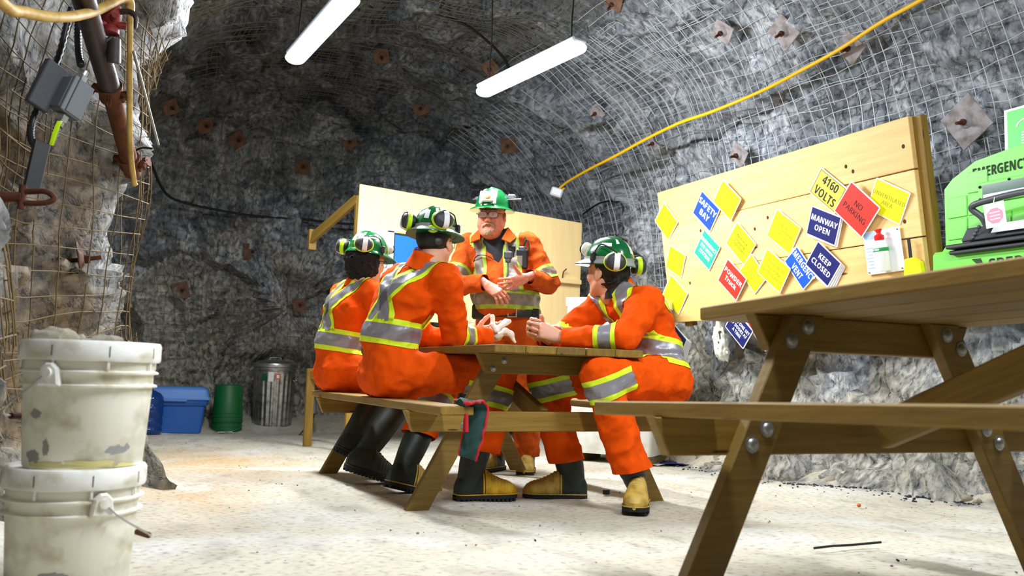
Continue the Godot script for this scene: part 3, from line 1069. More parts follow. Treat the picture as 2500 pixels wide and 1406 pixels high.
func picnic_table(label: String, at: Vector3, b: Basis, top_half: float, seat_near: float, seat_far: float, so: float, vb: float, legx: float, warp := 0.0) -> Node3D:
	var t := thing("picnic_table", label, "picnic table", at, b, "wooden picnic tables")
	var rng := RandomNumberGenerator.new()
	rng.seed = int(at.z * 1000)
	var ht := 0.725
	var th := 0.036
	var w := 0.1475
	for k in 5:
		var x := (k - 2) * (w + 0.004)
		var j := rng.randf_range(-0.004, 0.004)
		board(t, "plank", Vector3(x, ht - th / 2, top_half + j), Vector3(x, ht - th / 2, -top_half + j), w, th, Vector3.UP, M["lumber%d" % (k % 3)])
	for s: float in [-1.0, 1.0]:
		var x: float = s * (so - 0.0713)
		board(t, "seat_plank", Vector3(x, 0.468 - th / 2, seat_near), Vector3(x, 0.468 - th / 2, -seat_far), 0.1426, th, Vector3.UP, M["lumber%d" % (1 if s < 0 else 2)])
	for e: float in [1.0, -1.0]:   # near and far frames
		var zb: float = e * (top_half - vb)
		var yt := ht - th
		slab_poly(t, "crossbeam", [Vector2(-0.325, yt - 0.089), Vector2(0.325, yt - 0.089), Vector2(0.372, yt), Vector2(-0.372, yt)], 0.038, Vector3(0, 0, zb), M.lumber0)
		var ys := 0.468 - th
		slab_poly(t, "seat_beam", [Vector2(-so + 0.02, ys - 0.089), Vector2(so - 0.02, ys - 0.089), Vector2(so + 0.02, ys), Vector2(-so - 0.02, ys)], 0.038, Vector3(0, 0, zb), M.lumber1)
		for s: float in [-1.0, 1.0]:
			var zl: float = zb - e * 0.039
			var hw := 0.052
			var x0: float = legx
			var x1 := 0.235
			var q := [Vector2(s * (x0 - hw), -0.012), Vector2(s * (x0 + hw), -0.012), Vector2(s * (x1 + hw), yt), Vector2(s * (x1 - hw), yt)]
			if s < 0: q.reverse()
			slab_poly(t, "leg", q, 0.038, Vector3(0, 0, zl), M["lumber%d" % (2 if s < 0 else 0)])
			for side: float in [1.0, -1.0]:
				var zz: float = zb + e * 0.019 if side > 0 else zl - e * 0.019
				var dz := Vector3(0, 0, e * side)
				var lx := lerpf(x0, x1, 0.93)
				bolt(t, Vector3(s * (lx - 0.02), yt - 0.03, zz), dz, 0.011 if side > 0 else 0.015)
				bolt(t, Vector3(s * (lx + 0.032), yt - 0.066, zz), dz, 0.011 if side > 0 else 0.015)
				var ly := lerpf(x0, x1, 0.55)
				bolt(t, Vector3(s * (ly - 0.025), ys - 0.025, zz), dz, 0.011 if side > 0 else 0.015)
				bolt(t, Vector3(s * (ly + 0.02), ys - 0.062, zz), dz, 0.011 if side > 0 else 0.015)
		board(t, "brace", Vector3(0, 0.40, zb - e * 0.05), Vector3(0, ht - th - 0.03, zb - e * (0.05 + 0.70)), 0.089, 0.038, Vector3(1, 0, 0), M.lumber1)
	board(t, "cleat", Vector3(-0.35, ht - th - 0.019, 0), Vector3(0.35, ht - th - 0.019, 0), 0.089, 0.036, Vector3.UP, M.lumber2)
	return t

func tables() -> void:
	picnic_table("wooden picnic table with four miners gathered round it, farther from the camera", Vector3(1.913, -0.103, -4.36), Basis(), 1.0, 1.175, 1.0, 0.679, 0.204, 0.622)
	var b := Basis(Vector3.UP, -0.043) * Basis(Vector3.RIGHT, -0.034)
	picnic_table("empty wooden picnic table close up at the right, its underside showing", Vector3(1.8136, 0.0, -0.868), b, 1.0, 0.95, 1.105, 0.645, 0.204, 0.60)

func letters(parent: Node3D, called: String, text: String, size: float, at: Vector3, m: Material, turn := 0.0, bold := true, squeeze := 1.0, font := "Droid Sans") -> void:
	var tm := TextMesh.new()
	var sf := SystemFont.new()
	sf.font_names = PackedStringArray([font])
	sf.font_weight = 700 if bold else 400
	tm.font = sf
	tm.text = text
	tm.font_size = 48
	tm.pixel_size = size / 48.0
	tm.depth = 0.0012
	tm.horizontal_alignment = HORIZONTAL_ALIGNMENT_CENTER
	tm.line_spacing = 6.0
	var o := MeshInstance3D.new()
	o.mesh = tm
	o.name = called
	o.material_override = m
	o.transform = Transform3D(Basis(Vector3.BACK, turn) * Basis().scaled(Vector3(squeeze, 1, 1)), at)
	parent.add_child(o, true)

# A frame on the big notice board: x runs along the board to the right, y up it, z out into the room.
var board_at := Transform3D()
func sign_plate(called: String, label: String, s: float, t: float, w: float, h: float, turn: float, lift: float, m: Material, lines: Array, ink: Material, size: float, group := "", tilt := 0.0, bold := true, squeeze := 1.0, stack := 1) -> Node3D:
	var local := Transform3D(Basis(Vector3.BACK, turn) * Basis(Vector3(0.7, 0.7, 0).normalized(), tilt), Vector3(s, t, lift))
	var o := thing(called, label, "sign", Vector3.ZERO, Basis(), group)
	o.transform = board_at * local
	for k in stack:
		var g := G.new()
		var poly := PackedVector2Array()
		var rr := 0.010
		for c in [[1, 1, 0.0], [-1, 1, PI / 2], [-1, -1, PI], [1, -1, PI * 1.5]]:
			for q in 4:
				var a: float = c[2] + q * PI / 6.0
				poly.append(Vector2(c[0] * (w / 2 - rr) + cos(a) * rr, c[1] * (h / 2 - rr) + sin(a) * rr))
		g.prism(poly, 0.003)
		obj("plate", g, M.paper, o, Transform3D(Basis(Vector3.BACK, 0.03 * k), Vector3(0.010 * k, -0.008 * k, -0.007 * k)))
	var g2 := G.new()
	g2.box(Vector3(0, 0, 0.0022), Vector3(w - 0.016, h - 0.016, 0.0016))
	obj("face", g2, m, o)
	var n := lines.size()
	for i in n:
		letters(o, "lettering", lines[i], size, Vector3(0, ((n - 1) * 0.5 - i) * size * 1.12, 0.0036), ink, 0.0, bold, squeeze)
	return o

func notice_board() -> void:
	var ta := Vector3(-0.155, 1.077, 0.0).normalized()
	var sa := Vector3(0, 0, 1)
	board_at = Transform3D(Basis(sa, ta, sa.cross(ta)), Vector3(4.272, 0.951, -5.868))
	var t := thing("notice_board", "big notice board of three wide planks leaning on the right rock wall, hung with signs", "notice board")
	t.transform = board_at
	var seams := [0.0, 0.40, 0.785, 1.09]
	for k in 3:
		var y0: float = seams[k]
		var y1: float = seams[k + 1]
		var g := G.new()
		g.box(Vector3.ZERO, Vector3(2.46, y1 - y0 - 0.003, 0.036), 0.003)
		obj("plank", g, M["board%d" % k], t, Transform3D(Basis(Vector3.BACK, 0.004 * (k - 1)), Vector3(1.225, (y0 + y1) / 2, -0.02)))
	for x in [0.15, 2.44]:
		var g := G.new()
		g.box(Vector3.ZERO, Vector3(1.12, 0.09, 0.06), 0.004)
		obj("batten", g, M.lumber1, t, Transform3D(Basis(Vector3.BACK, PI / 2), Vector3(x + 0.02, 0.53, -0.07)))
	for q in [[1.1, 0.63], [1.24, 0.69], [1.97, 0.9], [2.4, 0.93], [2.02, 0.86], [0.5, 0.7], [1.32, 0.55], [0.3, 0.31], [2.35, 0.5]]:
		var g := G.new()
		g.ball(Vector3(q[0], q[1], -0.001), Vector3(0.011, 0.013, 0.0028), Basis(), 10, 6)
		obj("knot", g, M.rust, t)
	var p4 := -PI / 4
	var yg := "yellow paper signs on the notice board"
	sign_plate("sign", "small yellow sign at the top of the board's left edge, above two more", 0.092, 0.832, 0.235, 0.215, -0.92, 0.010, M.sign_yellow, ["OVERHEAD", "WATCH", "YOUR HEAD"], M.pen, 0.026, yg, 0.06, false)
	sign_plate("sign", "middle yellow sign of the three down the board's left edge", 0.159, 0.498, 0.215, 0.205, -0.52, 0.010, M.sign_yellow, ["BACK FILL", "POUR"], M.pen, 0.024, yg, 0.05, false)
	sign_plate("sign", "lowest yellow sign of the three down the board's left edge", 0.105, 0.234, 0.25, 0.235, p4, 0.012, M.sign_yellow, ["DANGER", "OPEN HOLE"], M.pen, 0.026, yg, 0.07, false)
	sign_plate("sign", "royal blue sign reading SAFETY BAY", 0.605, 0.835, 0.25, 0.215, p4, 0.010, M.sign_blue, ["SAFETY", "BAY"], M.paper, 0.066, "", 0.04)
	sign_plate("sign", "yellow sign overlapping the corner of the SAFETY BAY sign", 0.877, 0.875, 0.235, 0.21, p4 - 0.05, 0.030, M.sign_yellow, ["CAUTION", "MEN", "WORKING"], M.pen, 0.03, yg, 0.10, false)
	sign_plate("sign", "teal green sign reading EMERGENCY EYE WASH STATION", 0.564, 0.543, 0.225, 0.235, p4, 0.010, M.sign_teal, ["EMERGENCY", "EYE WASH", "STATION"], M.paper, 0.042, "", 0.03, true, 0.82)
	sign_plate("sign", "yellow sign with handwritten black lines, right of the teal sign", 0.952, 0.544, 0.245, 0.215, p4 - 0.08, 0.012, M.sign_yellow, ["Notice of", "Charging", "Explosives"], M.ink, 0.03, yg, 0.07, false)
	sign_plate("sign", "red sign reading POWDER Truck", 0.833, 0.293, 0.24, 0.215, p4, 0.026, M.sign_red, ["POWDER", "Truck"], M.paper, 0.05, "", 0.06)
	sign_plate("sign", "yellow sign half hidden between the POWDER Truck and shotcrete signs", 1.045, 0.315, 0.225, 0.19, -0.95, 0.010, M.sign_yellow, ["TRAFFIC", "CONTROL", "AHEAD"], M.pen, 0.03, yg, 0.04, false)
	sign_plate("sign", "yellow sign reading SHOTCRETE SHOOTING IN PROGRESS", 1.275, 0.318, 0.25, 0.215, p4 + 0.05, 0.030, M.sign_yellow, ["SHOTCRETE", "SHOOTING", "IN PROGRESS"], M.pen, 0.036, yg, 0.09, false)
	sign_plate("sign", "yellow sign reading LONGHOLE DRILL BREAKING THROUGH", 1.39, 0.571, 0.25, 0.22, -0.70, 0.012, M.sign_yellow, ["LONGHOLE", "DRILL BREAKING", "THROUGH"], M.pen, 0.029, yg, 0.07, false)
	sign_plate("sign", "bright blue sign reading EMERGENCY VENT in large white letters", 1.51, 0.312, 0.25, 0.165, -1.0, 0.016, M.sign_bright, ["EMERGENCY", "VENT"], M.paper, 0.064, "", 0.05, true, 0.7)
	sign_plate("sign", "stack of navy blue signs reading KEEP CLOSED", 1.726, 0.318, 0.235, 0.20, p4, 0.030, M.sign_navy, ["KEEP", "CLOSED"], M.paper, 0.052, "", 0.04, true, 0.95, 4)
	sign_plate("sign", "deep blue sign reading MANWAY OPEN", 1.766, 0.56, 0.25, 0.195, -0.46, 0.030, M.sign_navy, ["MANWAY", "OPEN"], M.paper, 0.052, "", 0.05, true, 0.95, 2)
	var v := sign_plate("sign", "dull yellow metal sign reading 4160 VOLTS in black", 1.818, 0.778, 0.26, 0.19, -0.74, 0.012, M.sign_volt, ["4160", "VOLTS"], M.ink, 0.078, "", 0.0, true, 0.85)
	for e in [[0.0, 0.083, 0.235, 0.003], [0.0, -0.083, 0.235, 0.003], [0.118, 0.0, 0.003, 0.166], [-0.118, 0.0, 0.003, 0.166]]:
		var g := G.new()
		g.box(Vector3(e[0], e[1], 0.0034), Vector3(e[2], e[3], 0.0008))
		obj("border_line", g, M.ink, v)
	sign_plate("sign", "red sign reading NO PARKING in thin dark capitals", 2.052, 0.62, 0.27, 0.235, -0.82, 0.040, M.sign_red, ["NO", "PARKING"], M.ink, 0.05, "", 0.05, false)
	sign_plate("sign", "yellow sign reading UNVENTILATED AREA behind the red NO PARKING sign", 2.266, 0.634, 0.25, 0.205, -0.56, 0.014, M.sign_yellow, ["UNVENTILATED", "AREA"], M.pen, 0.036, yg, 0.08, false, 0.95)
	sign_plate("sign", "stack of dark navy signs reading REFUGE STATION hanging below the board's left corner", 0.045, -0.125, 0.275, 0.245, p4, 0.030, M.sign_dark, ["REFUGE", "STATION"], M.paper, 0.062, "", 0.10, true, 0.95, 5)
	sign_plate("sign", "blue sign about one set of doors hanging below the board, left of the red stack", 0.852, -0.070, 0.24, 0.19, -0.82, 0.028, M.sign_navy, ["OPEN ONE SET", "OF DOORS AT", "A TIME"], M.paper, 0.036, "", 0.05, true, 0.85)
	sign_plate("sign", "stack of red signs reading MAGAZINE hanging below the board", 1.055, -0.065, 0.24, 0.16, -1.0, 0.020, M.sign_red, ["MAGAZINE"], M.paper, 0.05, "", 0.05, true, 0.85, 4)
	sign_plate("sign", "navy sign whose corner shows under the close table's crossbeam", 1.655, -0.085, 0.21, 0.21, p4, 0.020, M.sign_navy, ["DOOR"], M.paper, 0.05, "", 0.04)
	# first-aid panel with a squeeze bottle
	var pn := thing("bottle_panel", "white eyewash panel with a red-capped bottle, right end of the board", "first-aid panel")
	pn.transform = board_at * Transform3D(Basis(Vector3.BACK, 0.02), Vector3(2.19, 0.345, 0.012))
	var g := G.new()
	g.box(Vector3(0, 0, 0), Vector3(0.27, 0.26, 0.006), 0.002)
	obj("back_plate", g, M.white_plastic, pn)
	g = G.new()
	g.box(Vector3(-0.085, 0.105, 0.0036), Vector3(0.085, 0.045, 0.001))
	obj("printed_patch", g, M.pale_print, pn)
	for k in 7:
		g = G.new()
		g.box(Vector3(-0.092 + 0.004 * (k % 3), 0.03 - 0.02 * k, 0.0036), Vector3(0.065 - 0.008 * (k % 3), 0.006, 0.001))
		obj("printed_line", g, M.pale_print, pn)
	var bt := G.new()
	var tf := Transform3D(Basis(), Vector3(0.02, -0.12, 0.045))
	bt.lathe([Vector2(0.0, 0.0), Vector2(0.040, 0.0), Vector2(0.043, 0.006), Vector2(0.043, 0.13), Vector2(0.040, 0.155), Vector2(0.03, 0.172), Vector2(0.022, 0.178), Vector2(0.022, 0.188)], 24, tf)
	var bo := obj("bottle", bt, M.white_plastic, pn)
	g = G.new()
	g.lathe([Vector2(0.026, 0.186), Vector2(0.028, 0.19), Vector2(0.028, 0.212), Vector2(0.014, 0.222), Vector2(0.013, 0.232), Vector2(0.022, 0.246), Vector2(0.02, 0.252), Vector2(0.0, 0.253)], 20, tf)
	obj("cap", g, M.red_plastic, bo)
	g = G.new()
	g.lathe([Vector2(0.0436, 0.118), Vector2(0.0442, 0.119), Vector2(0.0442, 0.138), Vector2(0.0436, 0.139)], 24, tf)
	obj("label_band", g, M.green_ink, bo)
	letters(bo, "lettering", "EYE WASH", 0.014, Vector3(0.02, 0.0085, 0.0895), M.paper, 0.0, true, 0.8)
	for sx in [-1.0, 1.0]:
		for sy in [-1.0, 1.0]:
			bolt(pn, Vector3(sx * 0.12, sy * 0.115, 0.003), Vector3.BACK, 0.004)
	# yellow pull-pin box with a black strap
	var yb := thing("yellow_pouch", "small yellow pouch on a black strap at the board's right end", "pouch")
	yb.transform = board_at * Transform3D(Basis(), Vector3(2.40, 0.24, 0.02))
	g = G.new()
	g.prism(PackedVector2Array([Vector2(-0.06, -0.1), Vector2(0.075, -0.1), Vector2(0.065, 0.01), Vector2(0.02, 0.045), Vector2(-0.035, 0.04)]), 0.045, Transform3D(Basis(), Vector3(0, 0, 0.02)), 0.008)
	obj("pouch", g, M.sign_yellow, yb)
	g = G.new()
	g.box(Vector3(-0.01, 0.09, 0.012), Vector3(0.022, 0.13, 0.006), 0.002)
	obj("strap", g, M.black, yb)

func ply_stand() -> void:
	var a := Vector3(1.915, 0, -7.0)
	var b := Vector3(4.285, 0, -7.40)
	var x := (b - a).normalized()
	var z := x.cross(Vector3.UP)
	var t := thing("plywood_screen", "tall plywood screen on a post frame behind the standing man", "plywood screen", Vector3(a.x, 0, a.z), Basis(x, Vector3.UP, z))
	var w := a.distance_to(b)
	var g := G.new()
	g.box(Vector3.ZERO, Vector3(1.1, w, 0.018), 0.002)
	obj("sheet", g, M.ply, t, Transform3D(Basis(Vector3.BACK, PI / 2 - 0.012), Vector3(w / 2, 1.475, 0)))
	g = G.new()
	g.box(Vector3.ZERO, Vector3(w * 0.98, 0.4, 0.018), 0.002)
	obj("lower_sheet", g, M.board1, t, Transform3D(Basis(), Vector3(w / 2, 1.19, -0.03)))
	board(t, "ledge", Vector3(w * 0.55, 1.405, 0.03), Vector3(w - 0.02, 1.415, 0.03), 0.05, 0.045, Vector3.UP, M.ply)
	for q in [0.03, w - 0.03]:
		board(t, "post", Vector3(q, -0.16, -0.04), Vector3(q, 1.95, -0.04), 0.07, 0.038, Vector3.BACK, M.lumber1)
		board(t, "brace", Vector3(q - 0.02, 1.92, -0.05), Vector3(q - 0.22, 1.60, -0.55), 0.089, 0.036, Vector3.RIGHT, M.lumber0)
		board(t, "rear_post", Vector3(q - 0.2, 1.70, -0.53), Vector3(q - 0.2, 1.52, -0.53), 0.07, 0.04, Vector3.BACK, M.lumber1)
		board(t, "foot_post", Vector3(q - 0.10, -0.17, -0.65), Vector3(q - 0.10, 0.5, -0.65), 0.07, 0.038, Vector3.BACK, M.lumber1)
		board(t, "foot_rail", Vector3(q, 0.44, -0.04), Vector3(q - 0.1, 0.44, -0.65), 0.07, 0.036, Vector3.RIGHT, M.lumber1)
	bolt(t, Vector3(-0.17, 1.60, -0.505), Vector3.BACK, 0.012)
	g = G.new()
	g.tube([Vector3(w - 0.25, 1.43, 0.035), Vector3(w - 0.24, 1.5, 0.04), Vector3(w - 0.21, 1.53, 0.05)], 0.006, 6)
	obj("peg", g, M.rust, t)
	# papers pinned to the left half
	for e in [[0.16, 1.47, 0.30, 0.42, M.paper, "blank white sheet pinned at the plywood screen's left edge"], [0.51, 1.52, 0.50, 0.34, M.poster_blue, "blue poster pinned to the plywood between the two green helmets"]]:
		var p := thing("poster", e[5], "poster")
		p.transform = t.transform * Transform3D(Basis(), Vector3(e[0], e[1], 0.0105))
		g = G.new()
		g.box(Vector3.ZERO, Vector3(e[2], e[3], 0.002))
		obj("sheet", g, M.paper, p)
		if e[4] == M.poster_blue:
			g = G.new(); g.box(Vector3(0.04, -0.0, 0.0016), Vector3(0.42, 0.30, 0.0012))
			obj("dark_frame", g, M.station_dark, p)
			g = G.new(); g.box(Vector3(0.02, -0.005, 0.0026), Vector3(0.36, 0.27, 0.0012))
			obj("blue_print", g, M.poster_blue, p)
			g = G.new(); g.ball(Vector3(0.07, 0.01, 0.0034), Vector3(0.05, 0.045, 0.001))
			obj("dark_print", g, M.sign_navy, p)
			for k in 5:
				g = G.new(); g.box(Vector3(-0.2 + 0.1 * k, 0.155, 0.0016), Vector3(0.06, 0.012, 0.0012))
				obj("printed_mark", g, M.sign_volt if k % 2 else M.ink, p)
	for e in [[0.42, 1.25, 0.32, 0.18, M.sign_volt], [0.44, 1.08, 0.28, 0.12, M.station_dark]]:
		var p := thing("poster", "yellow-orange notice under the blue poster on the plywood" if e[1] > 1.1 else "dark photo notice lowest on the plywood, beside the rear miner's face", "poster")
		p.transform = t.transform * Transform3D(Basis(), Vector3(e[0], e[1], 0.0105))
		g = G.new(); g.box(Vector3.ZERO, Vector3(e[2], e[3], 0.002))
		obj("sheet", g, M.paper, p)
		g = G.new(); g.box(Vector3(0.02, 0.01, 0.0016), Vector3(e[2] - 0.07, e[3] - 0.05, 0.0012))
		obj("print", g, e[4], p)

func cabinet() -> void:
	var d := Vector3(0.43, 0, 0.52).normalized()   # along its face
	var n := Vector3(-d.z, 0, d.x)                 # out of its face
	var t := thing("storage_chest", "tall dented white storage chest between the board and the plywood, behind the seated right miner", "storage chest", Vector3(3.43, -0.165, -6.07), Basis(d, Vector3.UP, n))
	var body := func(w0: float, w1: float, h0: float, h1: float, dep: float, lap: float) -> G:
		var g := G.new()
		var ring := func(y: float, w: float, q: float) -> Array:
			var o := []
			for c in [[1, 1], [1, -1], [-1, -1], [-1, 1]]:
				for k in 4:
					var a: float = atan2(c[1], c[0]) - PI / 4 * 0 + (PI / 2 * (k / 3.0 - 0.5)) * -1.0
					o.append(Vector3(0.34 + c[0] * (w / 2 - 0.03) + cos(a) * 0.03, y, -dep / 2 + c[1] * (q / 2 - 0.03) + sin(a) * 0.03))
			return o
		g.loft([ring.call(h0, w0, dep + lap), ring.call(h1, w1, dep + lap + 0.02)])
		return g
	obj("body", body.call(0.68, 0.74, 0.07, 1.22, 0.55, 0.0), M.white_paint, t)
	var lid: G = body.call(0.76, 0.76, 1.22, 1.29, 0.57, 0.02)
	obj("lid", lid, M.white_paint, t)
	for q in [0.06, 0.62]:
		var g := G.new()
		g.box(Vector3(q, 0.035, -0.27), Vector3(0.09, 0.08, 0.5), 0.005)
		obj("skid", g, M.weathered, t)
	var g := G.new()
	g.box(Vector3(0.16, 1.14, 0.012), Vector3(0.24, 0.035, 0.012), 0.004)
	obj("handle_slot", g, M.gray_plastic, t)
	g = G.new()
	for k in 2:
		var pts := []
		for j in 25: pts.append(Vector3(0.19 + cos(TAU * j / 24) * (0.05 - 0.018 * k), 1.03 + sin(TAU * j / 24) * (0.05 - 0.018 * k), 0.011))
		g.tube(pts, 0.003, 5, false)
	g.box(Vector3(0.19, 1.03, 0.011), Vector3(0.02, 0.035, 0.004))
	obj("round_emblem", g, M.ink, t)

func eyewash_station() -> void:
	# x along the wall towards the right end, y up, z into the room
	var sc := 0.965
	var tf := Transform3D(Basis(Vector3(0, 0, 1), Vector3(0, 1, 0), Vector3(-1, 0, 0)), Vector3(4.22, 0.492, -3.395 * sc))
	var t := thing("eyewash_station", "lime green emergency eyewash station on the rock wall, cut by the picture's right edge", "eyewash station")
	t.transform = tf
	var Y := func(y: float) -> float: return (y - 0.492) * sc
	var out := [Vector2(0.0, Y.call(1.05)), Vector2(0.92, Y.call(1.05)), Vector2(0.92, Y.call(1.26)), Vector2(0.90, Y.call(1.62)), Vector2(0.87, Y.call(1.66)), Vector2(0.74, Y.call(1.75)), Vector2(0.56, Y.call(1.785)), Vector2(0.42, Y.call(1.785)), Vector2(0.2, Y.call(1.755)), Vector2(0.06, Y.call(1.68)), Vector2(0.01, Y.call(1.63)), Vector2(0.012, Y.call(1.3)), Vector2(-0.01, Y.call(1.27))]
	var g := G.new()
	g.prism(PackedVector2Array(out), 0.12, Transform3D(Basis(), Vector3(0, 0, -0.06)), 0.012)
	obj("tank_shell", g, M.station, t)
	g = G.new()   # lower tray standing proud
	g.box(Vector3(0.46, Y.call(1.17), 0.03), Vector3(0.96, 0.17, 0.10), 0.015)
	obj("tray_front", g, M.station, t)
	# raised panels of the shell
	for r in 3:
		for c in 7:
			var x0: float = 0.03 + c * 0.125
			var y0: float = Y.call(1.33 + r * 0.125)
			if r == 2 and (c == 0 or c == 6): continue
			if r == 1 and c >= 2 and c <= 5: continue
			if r == 2 and c >= 2 and c <= 5: continue
			g = G.new()
			g.box(Vector3(x0 + 0.06, y0 + 0.056, 0.002), Vector3(0.118, 0.114, 0.008), 0.003)
			obj("raised_panel", g, M.station, t)
	g = G.new()
	g.box(Vector3(0.47, Y.call(1.565), 0.006), Vector3(0.50, 0.115, 0.012), 0.004)
	var wf := obj("window_frame", g, M.station, t)
	g = G.new()
	g.box(Vector3(0.47, Y.call(1.57), 0.013), Vector3(0.44, 0.07, 0.004))
	obj("window_pane", g, M.window_green, wf)
	g = G.new()
	g.box(Vector3(0.47, Y.call(1.543), 0.0155), Vector3(0.43, 0.018, 0.002))
	obj("paper_strip", g, M.paper, wf)
	for q in [[0.235, 1.60], [0.235, 1.53], [0.40, 1.612], [0.40, 1.522], [0.6, 1.612], [0.6, 1.522]]:
		bolt(wf, Vector3(q[0], Y.call(q[1]), 0.012), Vector3.BACK, 0.006, M.black)
	letters(t, "lettering", "EMERGENCY EYEWASH", 0.072, Vector3(0.47, Y.call(1.685), 0.003), M.ink, 0.0, true, 0.74)
	g = G.new()   # dark drop tray
	g.box(Vector3(0.47, Y.call(1.268), 0.085), Vector3(0.72, 0.022, 0.10), 0.005)
	g.box(Vector3(0.47, Y.call(1.238), 0.075), Vector3(0.71, 0.022, 0.08), 0.006)
	g.box(Vector3(0.47, Y.call(1.3), 0.03), Vector3(0.66, 0.06, 0.03), 0.01)
	obj("drop_tray", g, M.station_dark, t)
	g = G.new()   # inclined black nozzle hood with a grab handle
	g.prism(PackedVector2Array([Vector2(0.13, Y.call(1.285)), Vector2(0.81, Y.call(1.285)), Vector2(0.72, Y.call(1.39)), Vector2(0.21, Y.call(1.375))]), 0.02, Transform3D(Basis(Vector3.RIGHT, -0.35), Vector3(0, 0.12, 0.30)))
	g = G.new()
	g.box(Vector3(0.47, Y.call(1.335), 0.055), Vector3(0.6, 0.09, 0.02), 0.006, Basis(Vector3.RIGHT, -0.6))
	obj("nozzle_hood", g, M.gray_plastic, t)
	g = G.new()
	g.tube(spline([Vector3(0.32, Y.call(1.33), 0.06), Vector3(0.30, Y.call(1.41), 0.09), Vector3(0.262, Y.call(1.465), 0.12), Vector3(0.33, Y.call(1.487), 0.13), Vector3(0.56, Y.call(1.50), 0.13), Vector3(0.63, Y.call(1.48), 0.12), Vector3(0.62, Y.call(1.41), 0.09), Vector3(0.62, Y.call(1.33), 0.06)], 6), 0.017, 10)
	obj("grab_handle", g, M.gray_plastic, t)
	g = G.new()
	g.box(Vector3(0.47, Y.call(1.345), 0.08), Vector3(0.24, 0.06, 0.004), 0.001, Basis(Vector3.RIGHT, -0.6))
	obj("instruction_plate", g, M.paper, t)
	for s in [0.24, 0.70]:
		g = G.new()
		for k in 4:
			g.ball(Vector3(s + 0.012 * k, Y.call(1.31 + 0.018 * k), 0.085), Vector3(0.011, 0.011, 0.008), Basis(), 8, 6)
		obj("spray_nozzle", g, M.gray_plastic, t)
	letters(t, "lettering", "SPERIAN", 0.075, Vector3(0.49, Y.call(1.155), 0.082), M.ink, 0.0, true, 1.1)
	g = G.new()
	for k in 6:
		g.box(Vector3(0.255 + 0.006 * k, Y.call(1.19) - 0.008 * k, 0.082), Vector3(0.05 - 0.005 * k, 0.005, 0.002))
	obj("swoosh_mark", g, M.ink, t)
	# tag hung from the handle
	var tg := thing("inspection_tag", "white inspection tag with a pink stamp hung from the eyewash handle", "tag")
	tg.transform = tf * Transform3D(Basis(Vector3.BACK, 0.12) * Basis(Vector3.UP, 0.2), Vector3(0.42, Y.call(1.40), 0.16))
	g = G.new()
	g.box(Vector3.ZERO, Vector3(0.10, 0.125, 0.002))
	obj("card", g, M.paper, tg)
	g = G.new()
	var oc := PackedVector2Array()
	for k in 8: oc.append(Vector2(cos(PI / 8 + k * PI / 4), sin(PI / 8 + k * PI / 4)) * 0.042)
	g.prism(oc, 0.001, Transform3D(Basis(), Vector3(0.0, -0.005, 0.0016)))
	obj("pink_stamp", g, mat(Color(0.95, 0.55, 0.62), 0.6), tg)
	for k in 3:
		g = G.new()
		g.box(Vector3(0, 0.012 - 0.017 * k, 0.0024), Vector3(0.05, 0.005, 0.001))
		obj("stamp_line", g, M.paper, tg)
	g = G.new()
	g.tube([Vector3(0, 0.058, 0), Vector3(0.005, 0.09, -0.01), Vector3(0.0, 0.11, -0.03)], 0.002, 5)
	obj("tie", g, M.paper, tg)
	# green sign above
	var sg := thing("eyewash_sign", "green eyewash sign with a white eye symbol above the station, mostly out of frame", "sign")
	sg.transform = tf * Transform3D(Basis(), Vector3(0.52, Y.call(1.875), -0.02))
	g = G.new(); g.box(Vector3.ZERO, Vector3(0.32, 0.25, 0.004), 0.001)
	obj("plate", g, M.paper, sg)
	g = G.new(); g.box(Vector3(0.0, 0.0, 0.0026), Vector3(0.285, 0.225, 0.002))
	obj("face", g, M.green_sign, sg)
	g = G.new()
	var arc := []
	for k in 13: arc.append(Vector3(-0.03 + cos(PI * k / 12) * -0.06, 0.02 + sin(PI * k / 12) * 0.035, 0.0045))
	g.tube(arc, 0.004, 6)
	g.ball(Vector3(-0.03, 0.025, 0.004), Vector3(0.02, 0.02, 0.002))
	obj("eye_symbol", g, M.paper, sg)
	for k in 5:
		g = G.new(); g.box(Vector3(-0.03, -0.015 - 0.014 * k, 0.0045), Vector3(0.07, 0.006, 0.002))
		obj("water_line", g, M.paper, sg)
var head_cache := {}
func seg_dist(p: Vector3, a: Vector3, b: Vector3) -> float:
	var ba := b - a
	return (p - a - ba * clampf((p - a).dot(ba) / ba.length_squared(), 0.0, 1.0)).length()

